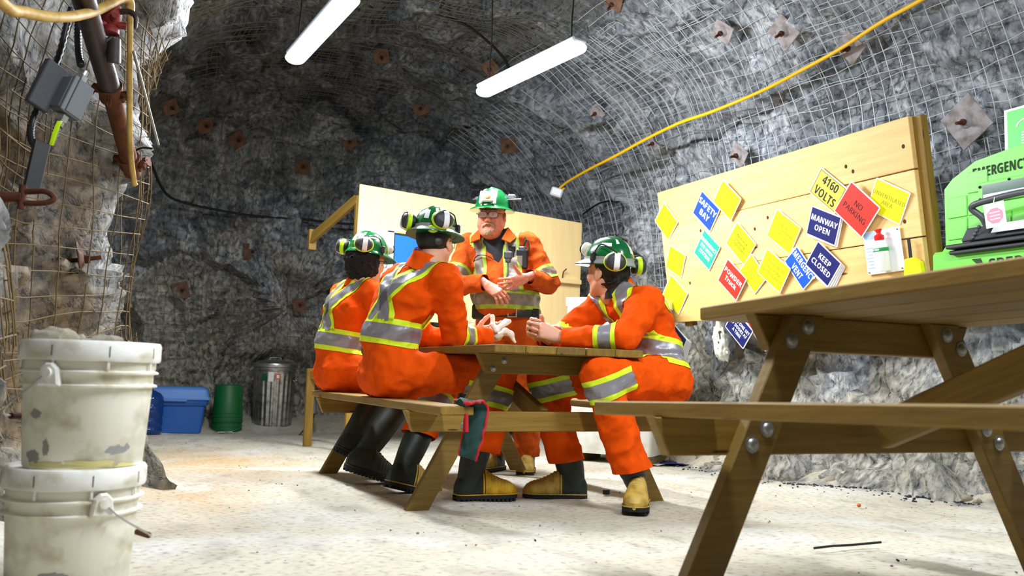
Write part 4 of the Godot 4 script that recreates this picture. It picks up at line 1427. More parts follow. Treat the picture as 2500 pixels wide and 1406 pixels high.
func head_shape(heavy: bool) -> G:   # z forward, y up, x to the person's left; origin between the ears at eye height
	if head_cache.has(heavy): return head_cache[heavy]
	var s := Sdf.new(Vector3(-0.11, -0.20, -0.13), Vector3(0.11, 0.14, 0.14), 0.004)
	var w := 1.0 if not heavy else 1.1
	s.ell(Vector3(0, 0.03, -0.015), Vector3(0.077, 0.092, 0.098), Basis(), 0.02)
	s.ell(Vector3(0, -0.04, 0.028), Vector3(0.062 * w, 0.075, 0.062), Basis(), 0.03)
	for x: float in [-1.0, 1.0]:
		s.cap(Vector3(x * 0.056 * w, -0.055, 0.0), Vector3(x * 0.018, -0.102, 0.062), 0.02 * w, 0.017, 0.03)
		s.ell(Vector3(x * 0.042 * w, -0.026, 0.062), Vector3(0.026, 0.022, 0.02), Basis(), 0.03)
		s.cap(Vector3(x * 0.045, 0.02, 0.072), Vector3(x * 0.012, 0.016, 0.086), 0.010, 0.010, 0.02)
		s.ell(Vector3(x * 0.0115, -0.041, 0.098), Vector3(0.010, 0.009, 0.011), Basis(), 0.010)
		if heavy:
			s.ell(Vector3(x * 0.05, -0.062, 0.035), Vector3(0.034, 0.035, 0.04), Basis(), 0.03)
	s.ell(Vector3(0, -0.104, 0.066), Vector3(0.026, 0.02, 0.022), Basis(), 0.025)
	s.cap(Vector3(0, 0.012, 0.088), Vector3(0, -0.034, 0.108), 0.0085, 0.0125, 0.012)
	for x: float in [-1.0, 1.0]:
		s.ell(Vector3(x * 0.031, -0.001, 0.098), Vector3(0.017, 0.011, 0.013), Basis(), 0.012, true)
		s.ell(Vector3(x * 0.031, -0.001, 0.078), Vector3(0.0155, 0.0125, 0.0125), Basis(), 0.006)
	s.cap(Vector3(-0.02, -0.069, 0.084), Vector3(0.02, -0.069, 0.084), 0.006, 0.006, 0.008)
	s.cap(Vector3(0, -0.067, 0.090), Vector3(0, -0.068, 0.090), 0.0065, 0.0065, 0.012)
	s.cap(Vector3(-0.014, -0.080, 0.084), Vector3(0.014, -0.080, 0.084), 0.0075, 0.0075, 0.008)
	s.cap(Vector3(-0.022, -0.0745, 0.096), Vector3(0.022, -0.0745, 0.096), 0.0035, 0.0035, 0.004, Vector3.ZERO, 1.0, false, true)
	s.cap(Vector3(0, -0.06, -0.03), Vector3(0, -0.115, -0.038), 0.055 * w, 0.056 * w, 0.03)
	if heavy:
		s.ell(Vector3(0, -0.115, 0.03), Vector3(0.058, 0.035, 0.05), Basis(), 0.04)
	for x: float in [-1.0, 1.0]:
		var b := Basis(Vector3.UP, x * 0.35) * Basis(Vector3.RIGHT, -0.2)
		s.ell(Vector3(x * 0.082, -0.012, -0.012), Vector3(0.009, 0.032, 0.02), b, 0.006)
		s.ell(Vector3(x * 0.092, -0.008, -0.008), Vector3(0.007, 0.019, 0.010), b, 0.004, true)
		s.ell(Vector3(x * 0.080, -0.040, -0.004), Vector3(0.008, 0.010, 0.010), b, 0.006)
	var g := G.new()
	s.mesh(g)
	head_cache[heavy] = g
	return g

# A hand in its own frame: z along the fingers, y out of the back, thumb towards +x for a right hand. curl: four [a, b, c] bends.
func hand_shape(side: float, curl: Array, spread := 0.1, thumb := Vector3(0.7, -0.25, 0.6), thumb_bend := 0.4, fat := 1.0, flat := 1.0) -> G:
	var s := Sdf.new(Vector3(-0.11, -0.13, -0.07), Vector3(0.11, 0.09, 0.23), 0.0032)
	var base := [Vector3(0.029, 0.0, 0.094), Vector3(0.009, 0.003, 0.098), Vector3(-0.011, 0.001, 0.093), Vector3(-0.029, -0.003, 0.083)]
	var seg := [[0.043, 0.026, 0.022], [0.047, 0.031, 0.024], [0.043, 0.028, 0.023], [0.034, 0.021, 0.020]]
	var wrist := Vector3(0, 0, 0)
	s.cap(Vector3(0, 0, -0.06), wrist, 0.0235 * fat, 0.0225 * fat, 0.015, Vector3.RIGHT, 1.25)
	for i in 4:
		var b: Vector3 = base[i] * Vector3(side, 1, 1)
		s.cap(Vector3(b.x * 0.5, -0.002, 0.012), b, 0.0165 * fat, 0.0125 * fat, 0.014)
		var r := ([0.0096, 0.0098, 0.0094, 0.0082][i] as float) * fat
		var d := Vector3(side * spread * (1.5 - i) * 0.6, 0, 1).normalized()
		var axis := Vector3(1, 0, 0)
		var p := b
		for j in 3:
			d = d.rotated(axis, curl[i][j])
			var e: Vector3 = p + d * (seg[i][j] as float)
			s.cap(p, e, r, r * 0.92, 0.004)
			s.ell(p + Vector3(0, 0.001, 0), Vector3(r, r, r) * 1.04, Basis(), 0.005)
			r *= 0.92
			p = e
	s.ell(Vector3(side * 0.022, -0.010, 0.04), Vector3(0.017, 0.015, 0.032), Basis(), 0.015)
	s.ell(Vector3(side * -0.022, -0.010, 0.042), Vector3(0.013, 0.013, 0.034), Basis(), 0.015)
	var td := (thumb * Vector3(side, 1, 1)).normalized()
	var tp := Vector3(side * 0.02, -0.006, 0.026)
	var ax := Vector3(0, 1, 0) * -side
	for j in 3:
		var e: Vector3 = tp + td * ([0.044, 0.034, 0.027][j] as float)
		s.cap(tp, e, ([0.0155, 0.0122, 0.0105][j] as float) * fat, ([0.0122, 0.0105, 0.009][j] as float) * fat, 0.006)
		tp = e
		td = td.rotated(ax, thumb_bend * 0.5)
	var g := G.new()
	s.mesh(g)
	if flat != 1.0:
		for i in g.v.size(): g.v[i].y *= flat
		g.fixn()
	return g
func hand_basis(dir: Vector3, palm: Vector3) -> Basis:
	var z := dir.normalized()
	var y := (-palm + z * palm.dot(z)).normalized()
	return Basis(y.cross(z), y, z)

func boot(parent: Node3D, heel: Vector3, toe: Vector3, shaft_top: Vector3, vamp: Material, upper: Material, pitch := 0.0) -> void:
	var b := look(Vector3(toe.x, 0, toe.z)) * Basis(Vector3.RIGHT, pitch)
	var t := Transform3D(b, heel)
	var zs := [-0.075, -0.062, -0.035, 0.0, 0.04, 0.08, 0.12, 0.16, 0.20, 0.226, 0.242]
	var ws := [0.020, 0.036, 0.042, 0.042, 0.041, 0.045, 0.051, 0.054, 0.050, 0.038, 0.014]
	var hs := [0.085, 0.115, 0.135, 0.148, 0.156, 0.142, 0.118, 0.101, 0.090, 0.074, 0.050]
	var pick := func(arr: Array, z: float) -> float:
		for i in zs.size() - 1:
			if z <= zs[i + 1]:
				var f: float = (z - zs[i]) / (zs[i + 1] - zs[i])
				return lerpf(arr[i], arr[i + 1], f)
		return arr[-1]
	var ring := func(z: float, sc: float) -> Array:
		var w: float = pick.call(ws, z) * sc
		var h: float = pick.call(hs, z)
		var q := []
		for k in 24:
			var a := TAU * k / 24.0
			var c := cos(a)
			var s := sin(a)
			var x := w * signf(c) * pow(absf(c), 0.75)
			var y := 0.05 + ((h - 0.05) * sc * s if s > 0 else 0.028 * -pow(absf(s), 0.5))
			q.append(Vector3(x, y, z))
		return q
	# upper: heel counter and shaft, one skin
	var g := G.new()
	var rings := []
	for z in [-0.075, -0.068, -0.055, -0.035, -0.01, 0.02, 0.05, 0.075]: rings.append(ring.call(z, 1.0))
	g.loft(rings)
	var top: Vector3 = b.transposed() * (shaft_top - heel)
	var sh := []
	var c0 := Vector3(0, 0.055, -0.012)
	var n := 14
	for i in n + 1:
		var f := float(i) / n
		var c := c0.lerp(top, f)
		var rx := lerpf(0.042, 0.066, smoothstep(0.0, 0.7, f))
		var rz := lerpf(0.060, 0.072, smoothstep(0.0, 0.7, f))
		if i >= n - 1: rx += 0.003; rz += 0.003
		if i == 5 or i == 8: rx -= 0.002
		var q := []
		for k in 24:
			var a := -TAU * k / 24.0
			q.append(c + Vector3(cos(a) * rx, 0, sin(a) * rz))
		sh.append(q)
	g.loft(sh)
	var o := obj("boot", g, upper, parent, t)
	# ribbed vamp
	g = G.new()
	rings = []
	var z := 0.052
	while z < 0.243:
		var rib := 1.02 + 0.034 * sin((z - 0.05) * TAU / 0.0165) * (1.0 if z < 0.19 else 0.1)
		rings.append(ring.call(z, rib))
		z += 0.0033
	rings.append(ring.call(0.2425, 0.5))
	g.loft(rings)
	obj("vamp", g, vamp, o)
	# sole with lugs and a yellow welt line
	g = G.new()
	var poly := PackedVector2Array()
	for k in zs.size(): poly.append(Vector2(ws[k] + 0.007, zs[k]))
	for k in range(zs.size() - 1, -1, -1): poly.append(Vector2(-ws[k] - 0.007, zs[k]))
	var flip := Basis(Vector3(1, 0, 0), Vector3(0, 0, 1), Vector3(0, -1, 0))
	g.prism(poly, 0.018, Transform3D(flip, Vector3(0, 0.023, 0)), 0.003)
	for k in range(0, 14):
		var zz := -0.065 + k * 0.0215
		var w: float = pick.call(ws, zz)
		for sd: float in [-1.0, 1.0]:
			g.box(Vector3(sd * (w - 0.006), 0.009, zz), Vector3(0.024, 0.018, 0.013), 0.002)
	obj("sole", g, M.sole, o)
	g = G.new()
	var welt := []
	for k in poly.size() + 1:
		var q := poly[k % poly.size()]
		welt.append(Vector3(q.x * 0.99, 0.034, q.y))
	g.tube(welt, 0.0028, 5, false)
	obj("welt", g, vamp, o)

# Hi-vis tape laid on the cloth: a band of the garment's own surface between two values of f, lifted clear of it.
func clip(poly: Array, lim: float, above: bool) -> Array:
	var out := []
	for i in poly.size():
		var a: Array = poly[i]
		var b: Array = poly[(i + 1) % poly.size()]
		var ia: bool = (a[2] >= lim) == above
		var ib: bool = (b[2] >= lim) == above
		if ia: out.append(a)
		if ia != ib:
			var t: float = (lim - a[2]) / (b[2] - a[2])
			out.append([a[0].lerp(b[0], t), a[1].lerp(b[1], t), lim])
	return out
func tape(parent: Node3D, src: G, f: Callable, w: float, ws: float, ym: Material, sm: Material) -> void:
	var s := PackedFloat32Array()
	s.resize(src.v.size())
	for i in src.v.size():
		s[i] = f.call(src.v[i], src.n[i])
	var yg := G.new()
	var sg := G.new()
	for i in range(0, src.ix.size(), 3):
		var ids := [src.ix[i], src.ix[i + 2], src.ix[i + 1]]
		var lo := minf(s[ids[0]], minf(s[ids[1]], s[ids[2]]))
		var hi := maxf(s[ids[0]], maxf(s[ids[1]], s[ids[2]]))
		if hi > 50.0 or hi < -w or lo > w: continue
		for band in [[-w, -ws, yg, 0.0035], [ws, w, yg, 0.0035], [-ws, ws, sg, 0.0048]]:
			var poly := []
			for k in ids: poly.append([src.v[k], src.n[k], s[k]])
			poly = clip(clip(poly, band[0], true), band[1], false)
			if poly.size() < 3: continue
			var g: G = band[2]
			var st := g.v.size()
			for e in poly:
				g.p(e[0] + e[1] * band[3], e[1])
			for k in range(1, poly.size() - 1): g.tri(st, st + k, st + k + 1)
	if yg.ix.is_empty() and sg.ix.is_empty(): return
	obj("reflective_stripe", multi([[yg, ym], [sg, sm]]), null, parent)
func trim(g: G, cuts: Array) -> G:   # cut open sleeve and trouser ends: everything past each plane, near its axis, goes
	var s := PackedFloat32Array()
	s.resize(g.v.size())
	for i in g.v.size():
		s[i] = -1.0
		for c in cuts:
			var q: Vector3 = g.v[i] - c[0]
			var d: float = q.dot(c[1])
			if d > -0.05 and d < 0.2 and (q - c[1] * d).length() < c[2]: s[i] = maxf(s[i], d)
	var o := G.new()
	o.v = g.v.duplicate(); o.n = g.n.duplicate(); o.uv = g.uv.duplicate()
	for i in range(0, g.ix.size(), 3):
		var ids := [g.ix[i], g.ix[i + 2], g.ix[i + 1]]
		var n := int(s[ids[0]] > 0.0) + int(s[ids[1]] > 0.0) + int(s[ids[2]] > 0.0)
		if n == 3: continue
		if n == 0:
			o.tri(ids[0], ids[1], ids[2])
			continue
		var poly := []
		for k in ids: poly.append([g.v[k], g.n[k], s[k]])
		poly = clip(poly, 0.0, false)
		var st := o.v.size()
		for e in poly: o.p(e[0], e[1])
		for k in range(1, poly.size() - 1): o.tri(st, st + k, st + k + 1)
	return o
func limb_band(a: Vector3, b: Vector3, at: float, rmax: float) -> Callable:
	var d := (b - a).normalized()
	return func(p: Vector3, _n: Vector3) -> float:
		var t := (p - a).dot(d)
		if absf(t - at) > 0.1 or (p - a - d * t).length() > rmax: return 99.0
		return t - at

func ear_cup(parent: Node3D, at: Vector3, out: Vector3) -> void:   # a cup of an ear defender folded up on the helmet
	var b := look(out)
	var g := G.new()
	var ring := func(z: float, sc: float) -> Array:
		var q := []
		for k in 28:
			var a := TAU * k / 28.0
			q.append(Vector3(cos(a) * 0.053 * sc, sin(a) * (0.046 if sin(a) > 0 else 0.042) * sc, z))
		return q
	g.loft([ring.call(0.004, 0.98), ring.call(0.016, 0.98), ring.call(0.026, 0.9), ring.call(0.034, 0.72), ring.call(0.037, 0.45)])
	var rim := G.new()
	rim.loft([ring.call(-0.012, 0.9), ring.call(-0.008, 1.02), ring.call(0.002, 1.08), ring.call(0.009, 1.06), ring.call(0.012, 0.98)])
	var tp := G.new()
	var strip := []
	for e in [[0.0455, 0.006], [0.0445, 0.020], [0.036, 0.034], [0.02, 0.0405], [0.0, 0.042], [-0.02, 0.0405], [-0.034, 0.034], [-0.0405, 0.020], [-0.0415, 0.006]]:
		strip.append([Vector3(-0.006, e[0], e[1] - 0.004), Vector3(0.022, e[0], e[1] - 0.004), Vector3(0.022, e[0], e[1] - 0.0015), Vector3(0.008, e[0], e[1]), Vector3(-0.006, e[0], e[1])])
	tp.loft(strip)
	var cush := G.new()
	cush.loft([ring.call(-0.03, 0.8), ring.call(-0.026, 0.92), ring.call(-0.012, 0.92)])
	obj("ear_cup", multi([[g, M.cup], [rim, M.lime], [tp, M.reflective], [cush, M.black]]), null, parent, Transform3D(b, at))

func hard_hat(parent: Node3D, tf: Transform3D, muffs: bool, full_brim: bool, gray_under: bool, lamp_kind: int, cup_y := 0.03) -> void:
	# tf: the head's frame (y up, z forward); shell over the crown
	var root := Node3D.new()
	root.name = "hard_hat"
	root.transform = tf
	parent.add_child(root, true)
	var nth := 56
	var rx := 0.108
	var rz := 0.134
	var ry := 0.128
	var y0 := 0.052
	var pt := func(a: float, f: float, grow: float) -> Vector3:   # f 0 at the crown, 1 at the brim's root
		var th := f * PI * 0.5
		var r := pow(sin(th), 0.86)
		var p := Vector3(cos(a) * (rx + grow) * r, y0 + (ry + grow) * cos(th) * (1.0 - 0.06 * sin(th)), sin(a) * (rz + grow) * r - 0.008)
		var ridge := maxf(0.0, 1.0 - absf(p.x) / 0.02) * 0.006 + maxf(0.0, 1.0 - absf(absf(p.x) - 0.045) / 0.012) * 0.004
		p.y += ridge * cos(th * 0.9)
		return p
	var brim := func(a: float, f: float, dy: float) -> Vector3:
		var front := maxf(0.0, sin(a))
		var wd := (0.032 if full_brim else 0.012) + (0.018 if full_brim else 0.050) * pow(front, 2.0)
		var p: Vector3 = pt.call(a, 1.0, 0.0)
		var o := Vector3(cos(a), 0, sin(a)).normalized()
		return p + o * wd * f + Vector3(0, -0.012 * f * f - 0.006 * f + dy, 0)
	var g := G.new()
	var rings := []
	for i in 15:
		var q := []
		for k in nth: q.append(pt.call(-TAU * k / nth, maxf(0.02, i / 14.0), 0.0))
		rings.append(q)
	for f in [0.15, 0.5, 0.85, 1.0]:
		var q := []
		for k in nth: q.append(brim.call(-TAU * k / nth, f, 0.0))
		rings.append(q)
	var tip := []
	for k in nth: tip.append(brim.call(-TAU * k / nth, 1.0, -0.004))
	rings.append(tip)
	rings.reverse()
	g.loft(rings)
	obj("shell", g, M.helmet, root)
	g = G.new()
	rings = []
	for f in [1.0, 0.7, 0.3, -0.05]:
		var q := []
		for k in nth: q.append(brim.call(-TAU * k / nth, f * (0.985 if f == 1.0 else 1.0), -0.0045))
		rings.append(q)
	for f in [0.9, 0.75]:
		var q := []
		for k in nth: q.append(pt.call(-TAU * k / nth, f, -0.008))
		rings.append(q)
	rings.reverse()
	g.loft(rings, false)
	obj("brim_underside", g, M.helmet_gray if gray_under else M.helmet, root)
	if gray_under:   # a gray band round the brim's root
		g = G.new()
		rings = []
		for e in [[1.0, 0.001], [0.4, 0.004], [0.05, 0.006]]:
			var q := []
			for k in nth: q.append(brim.call(-TAU * k / nth, e[0], e[1]))
			rings.append(q)
		var q2 := []
		for k in nth: q2.append(pt.call(-TAU * k / nth, 0.90, 0.004))
		rings.append(q2)
		g.loft(rings, false)
		obj("brim_band", g, M.helmet_gray, root)
	g = G.new()   # harness inside
	rings = []
	for e in [[0.052, 0.092], [0.03, 0.09]]:
		var q := []
		for k in nth: q.append(Vector3(cos(-TAU * k / nth) * e[1] * 0.95, e[0], sin(-TAU * k / nth) * e[1] * 1.15 - 0.01))
		rings.append(q)
	g.loft(rings, false)
	obj("head_band", g, M.black, root)
	# strips of reflective tape on the shell
	for e in [[-0.35, 0.55, 0.55, 0.12], [0.35 + PI, 0.55, 0.55, 0.12], [PI * 0.5 - 0.05, 0.30, 0.16, 0.16], [-PI * 0.5 - 0.12, 0.62, 0.24, 0.3], [0.95, 0.36, 0.24, 0.14], [PI - 0.95, 0.36, 0.24, 0.14], [-0.95, 0.42, 0.18, 0.2], [PI + 0.95, 0.42, 0.18, 0.2]]:
		g = G.new()
		rings = []
		for i in 5:
			var q := []
			for k in 7: q.append(pt.call(e[0] + e[2] * (k / 6.0 - 0.5), e[1] + e[3] * (i / 4.0 - 0.5), 0.0018))
			rings.append(q)
		g.loft(rings, false, false)
		g.ix.reverse()
		g.fixn()
		obj("reflective_patch", g, M.reflective, root)
	if muffs:
		for s: float in [-1.0, 1.0]:
			var a: float = PI * 0.5 + s * 2.36
			var c: Vector3 = pt.call(a, 0.80, 0.030)
			c.y = y0 + cup_y
			ear_cup(root, c, Vector3(cos(a) * 1.1, 0.06, sin(a) * 0.9))
			g = G.new()
			var a2: float = PI * 0.5 + s * 1.5
			var hin: Vector3 = pt.call(a2, 0.93, 0.01)
			g.tube(spline([hin, hin + Vector3(s * 0.006, 0.04, -0.012), pt.call(PI * 0.5 + s * 1.85, 0.66, 0.03), c + Vector3(cos(a) * 0.02, 0.046, sin(a) * 0.02), c + Vector3(cos(a) * 0.012, 0.03, sin(a) * 0.012)]), 0.0035, 7)
			g.box(hin, Vector3(0.022, 0.045, 0.03), 0.006, look(Vector3(cos(a2), 0, sin(a2))))
			g.box(hin + Vector3(0, -0.02, 0), Vector3(0.016, 0.03, 0.02), 0.004, look(Vector3(cos(a2), 0, sin(a2))))
			obj("muff_arm", g, M.black, root)
	# cap lamp bracket and lamp
	var lf: Vector3 = pt.call(PI * 0.5, 0.72, 0.0)
	if lamp_kind == 1:
		g = G.new()
		g.box(lf + Vector3(0, 0.0, 0.012), Vector3(0.075, 0.07, 0.02), 0.008, Basis(Vector3.RIGHT, -0.25))
		for s: float in [-1.0, 1.0]: g.box(lf + Vector3(s * 0.043, -0.006, 0.004), Vector3(0.02, 0.085, 0.02), 0.006, Basis(Vector3.RIGHT, -0.25))
		obj("lamp_bracket", g, M.cap_lamp, root)
		g = G.new()
		g.lathe([Vector2(0.022, -0.006), Vector2(0.022, 0.0), Vector2(0.019, 0.004), Vector2(0.0, 0.004)], 20, Transform3D(Basis(Quaternion(Vector3.UP, Vector3(0, 0.25, 1).normalized())), lf + Vector3(0, 0.003, 0.024)))
		obj("crest", g, mat(Color(0.78, 0.62, 0.45), 0.5), root)
		g = G.new()
		var sd: Vector3 = pt.call(-0.1, 0.72, 0.0)
		g.box(sd + Vector3(0.02, 0.02, 0), Vector3(0.05, 0.035, 0.04), 0.008)
		g.tube([sd + Vector3(0.0, 0.0, 0.02), sd + Vector3(0.085, 0.005, 0.02)], 0.006, 8)
		obj("side_light", g, M.alu, root)
		g = G.new()
		g.box(sd + Vector3(0.018, -0.03, 0.0), Vector3(0.03, 0.05, 0.05), 0.008)
		obj("side_bracket", g, M.black, root)
		g = G.new()
		sd = pt.call(PI + 0.1, 0.72, 0.0)
		g.tube([sd, sd + Vector3(-0.018, 0, 0), sd + Vector3(-0.02, 0, 0), sd + Vector3(-0.034, 0, 0)], [0.022, 0.022, 0.012, 0.01], 12)
		obj("side_knob", g, M.black, root)
	else:
		g = G.new()
		g.ball(lf + Vector3(0, 0.01, 0.03), Vector3(0.036, 0.036, 0.026), Basis(Vector3.RIGHT, -0.2), 18, 12)
		g.box(lf + Vector3(0, 0.005, 0.004), Vector3(0.06, 0.06, 0.022), 0.008, Basis(Vector3.RIGHT, -0.25))
		obj("cap_lamp", g, M.cap_lamp, root)
		g = G.new()
		g.lathe([Vector2(0.028, -0.004), Vector2(0.026, 0.0), Vector2(0.0, 0.0)], 18, Transform3D(Basis(Quaternion(Vector3.UP, Vector3(0, 0.1, 1).normalized())), lf + Vector3(0, 0.012, 0.057)))
		obj("lamp_lens", g, M.black, root)

func eyes(parent: Node3D, tf: Transform3D) -> void:
	for s: float in [-1.0, 1.0]:
		var w := G.new()
		w.ball(Vector3(s * 0.031, -0.0015, 0.0812), Vector3(0.0105, 0.0048, 0.0115), Basis(), 14, 10)
		var i := G.new()
		i.ball(Vector3(s * 0.031, -0.0015, 0.0905), Vector3(0.0047, 0.0042, 0.0028), Basis(), 12, 8)
		obj("eye", multi([[w, M.eye], [i, M.iris]]), null, parent, tf)
func spectacles(parent: Node3D, tf: Transform3D) -> void:
	var g := G.new()
	for s: float in [-1.0, 1.0]:
		var pts := []
		for k in 21:
			var a := TAU * k / 20.0
			pts.append(Vector3(s * 0.034 + signf(cos(a)) * pow(absf(cos(a)), 0.6) * 0.029, -0.004 + signf(sin(a)) * pow(absf(sin(a)), 0.7) * 0.019, 0.107 - 0.010 * absf(s * 0.034 + cos(a) * 0.028) / 0.06))
		g.tube(pts, 0.0016, 6, false)
		g.tube([Vector3(s * 0.062, 0.004, 0.098), Vector3(s * 0.084, 0.004, 0.075), Vector3(s * 0.088, 0.0, -0.01)], 0.002, 6)
	g.tube([Vector3(-0.008, 0.0, 0.107), Vector3(0, 0.003, 0.111), Vector3(0.008, 0.0, 0.107)], 0.0018, 6)
	var o := obj("spectacles", g, M.black, parent, tf)
	g = G.new()
	for s: float in [-1.0, 1.0]:
		var poly := PackedVector2Array()
		for k in 20:
			var a := TAU * k / 20.0
			poly.append(Vector2(signf(cos(a)) * pow(absf(cos(a)), 0.6) * 0.028, signf(sin(a)) * pow(absf(sin(a)), 0.7) * 0.018))
		g.prism(poly, 0.0014, Transform3D(Basis(Vector3.UP, s * 0.16), Vector3(s * 0.034, -0.004, 0.1035)))
	obj("lens", g, M.glass, o)

func collar(parent: Node3D, at: Vector3, up: Vector3, r: float, m: Material, hgt := 0.05) -> void:
	var g := G.new()
	var b := Basis(Quaternion(Vector3.UP, up.normalized()))
	g.lathe([Vector2(r + 0.030, -0.035), Vector2(r + 0.024, -0.01), Vector2(r + 0.012, hgt * 0.6), Vector2(r + 0.014, hgt), Vector2(r + 0.008, hgt + 0.003), Vector2(r + 0.002, hgt * 0.6), Vector2(r + 0.01, -0.02)], 30, Transform3D(b, Vector3.ZERO), 0.3)
	for i in g.v.size():
		var p := g.v[i]
		var a := atan2(p.z, p.x)
		g.v[i] += p.normalized() * 0.004 * sin(a * 3.0 + 1.0) + up * 0.004 * sin(a * 2.0)
	obj("collar", g, m, parent, Transform3D(Basis(), at))

# J: joints in the world. opts: see below. Returns the person's node; parts are in world coordinates relative to it.
func figure(label: String, J: Dictionary, o: Dictionary) -> Node3D:
	var at: Vector3 = o.base
	var t := thing("person", label, "person", at)
	var K := {}
	for k in J: K[k] = (J[k] as Vector3) - at
	var lat: Vector3 = o.lat
	var fwd: Vector3 = lat.cross(Vector3.UP)
	var bulk_: float = o.get("bulk", 1.0)
	var cloth: Material = o.get("cloth", M.orange)
	var ym: Material = o.get("yellow", M.yellow_tape)
	var sm: Material = o.get("silver", M.silver_tape)
	var lo := Vector3(9, 9, 9)
	var hi := -lo
	for k in K:
		if k == "head": continue
		lo = lo.min(K[k]); hi = hi.max(K[k])
	lo -= Vector3(0.24, 0.1, 0.24); hi += Vector3(0.24, 0.12, 0.24)
	var s := Sdf.new(lo, hi, 0.0115)
	var hm: Vector3 = (K.hipL + K.hipR) * 0.5
	var tr := 0.118 * bulk_
	s.cap(K.hipR, K.hipL, 0.118, 0.118, 0.04)
	s.cap(hm, K.waist, tr, tr * 0.98, 0.05, lat, 1.36)
	var tw: Vector3 = o.get("twist", lat)
	s.cap(K.waist, K.chest, tr * 0.98, 0.125 * sqrt(bulk_), 0.05, (lat + tw).normalized(), 1.38)
	s.cap(K.chest, K.neck - (K.neck - K.chest) * 0.22, 0.118 * sqrt(bulk_), 0.066, 0.05, tw, 1.5)
	s.cap(K.shR, K.shL, 0.066, 0.066, 0.05)
	if o.has("belly"):
		s.ell(o.belly[0] - at, o.belly[1], look(fwd), 0.06)
	var sw: float = o.get("sleeve", 1.0)
	var cuts := []
	for side in ["R", "L"]:
		s.cap(K["sh" + side], K["el" + side], 0.074 * sw, 0.060 * sw, 0.035)
		var we: Vector3 = K["wr" + side] + (K["wr" + side] - K["el" + side]).normalized() * 0.05
		s.cap(K["el" + side], we, 0.060 * sw, 0.042 * sw, 0.015)
		cuts.append([K["wr" + side], (K["wr" + side] - K["el" + side]).normalized(), 0.075])
		s.cap(K["hip" + side], K["kn" + side], 0.108, 0.082, 0.03)
		var hem: float = o.get("hem" + side, 0.9)
		if hem > 0.0:
			var he: Vector3 = K["kn" + side].lerp(K["an" + side], hem)
			var hd: Vector3 = (K["an" + side] - K["kn" + side]).normalized()
			s.cap(K["kn" + side], he + hd * 0.07, 0.080, o.get("flare", 0.086), 0.02)
			cuts.append([he, hd.lerp(Vector3.DOWN, 0.4).normalized(), 0.125])
	for c in o.get("carve", []):
		s.carve(c[0] - at, c[1])
	if o.has("open"):   # jacket open over a shirt
		s.cap(o.open[0] - at, o.open[1] - at, o.open[2], o.open[3], 0.006, lat, 1.0, false, true)
	var wr := noise(9.0, FastNoiseLite.TYPE_SIMPLEX_SMOOTH, 3, o.get("seed", 1))
	var wr2 := noise(5.0, FastNoiseLite.TYPE_SIMPLEX_SMOOTH, 2, o.get("seed", 1) + 50, FastNoiseLite.FRACTAL_RIDGED)
	s.wrinkle(wr2, -0.012, Vector3(1.0, 1.7, 1.2), 0.028)
	s.wrinkle(wr, 0.008, Vector3(1.3, 0.8, 1.0), 0.028)
	for c in o.get("carve", []):
		s.carve(c[0] - at, c[1])
	var cg := G.new()
	s.mesh(cg)
	cg = trim(cg, cuts)
	obj("coverall", cg, cloth, t)
	# the body inside, one skin from head to feet
	var bs := Sdf.new(lo, hi, 0.017)
	bs.cap(K.hipR, K.hipL, 0.085, 0.085, 0.04)
	bs.cap(hm, K.waist, 0.08, 0.08, 0.05, lat, 1.3)
	bs.cap(K.waist, K.chest, 0.08, 0.085, 0.05, lat, 1.3)
	bs.cap(K.chest, K.neck - (K.neck - K.chest) * 0.3, 0.085, 0.05, 0.05, lat, 1.4)
	bs.cap(K.neck, (K.head as Vector3) + (K.neck - K.head) * 0.4, 0.058 * sqrt(bulk_), 0.052, 0.03)
	bs.cap(K.neck - (K.neck - K.chest) * 0.3, K.neck, 0.055, 0.058, 0.03)
	for side in ["R", "L"]:
		bs.cap(K.shR.lerp(K.shL, 0.5), K["sh" + side], 0.045, 0.042, 0.04)
		bs.cap(K["sh" + side], K["el" + side], 0.046, 0.038, 0.02)
		bs.cap(K["el" + side], K["wr" + side], 0.037, 0.027, 0.015)
		bs.cap(K["hip" + side], K["kn" + side], 0.07, 0.054, 0.03)
		bs.cap(K["kn" + side], K["an" + side], 0.052, 0.036, 0.02)
	for c in o.get("carve", []):
		bs.carve(c[0] - at, (c[1] as Vector3) + Vector3(0.01, 0.01, 0.01))
	var bg := G.new()
	bs.mesh(bg)
	var hs: float = o.get("head_scale", 1.0)
	var htf := Transform3D(look(o.look, o.get("head_up", Vector3.UP)).scaled(Vector3.ONE * hs), K.head)
	bg.append(head_shape(o.get("heavy", false)), htf)
	for h in o.hands:   # [side letter, shape, direction, palm]
		var b := hand_basis(h[2], h[3])
		var w: Vector3 = K["wr" + h[0]]
		bg.append(h[1], Transform3D(b, w + b.z * 0.018))
	obj("body", bg, o.get("skin", M.skin), t)
	eyes(t, htf)
	# tape
	var torso_only := func(p: Vector3) -> float:   # grows inside arms and thighs
		var e := 0.0
		for side in ["R", "L"]:
			e = maxf(e, 0.078 - seg_dist(p, K["el" + side], K["wr" + side]))
			e = maxf(e, 0.095 - seg_dist(p, K["sh" + side].lerp(K["el" + side], 0.28), K["el" + side]))
			e = maxf(e, 0.125 - seg_dist(p, K["kn" + side], K["hip" + side].lerp(K["kn" + side], 0.28)))
		return 99.0 if e > 0.0 else 0.0
	var up: Vector3 = (K.neck - hm).normalized()
	var up2: Vector3 = (K.chest - hm).normalized()
	var wb: Vector3 = o.get("band", K.waist + at) - at
	var bup: Vector3 = (o.get("band_up", up2) as Vector3).normalized()
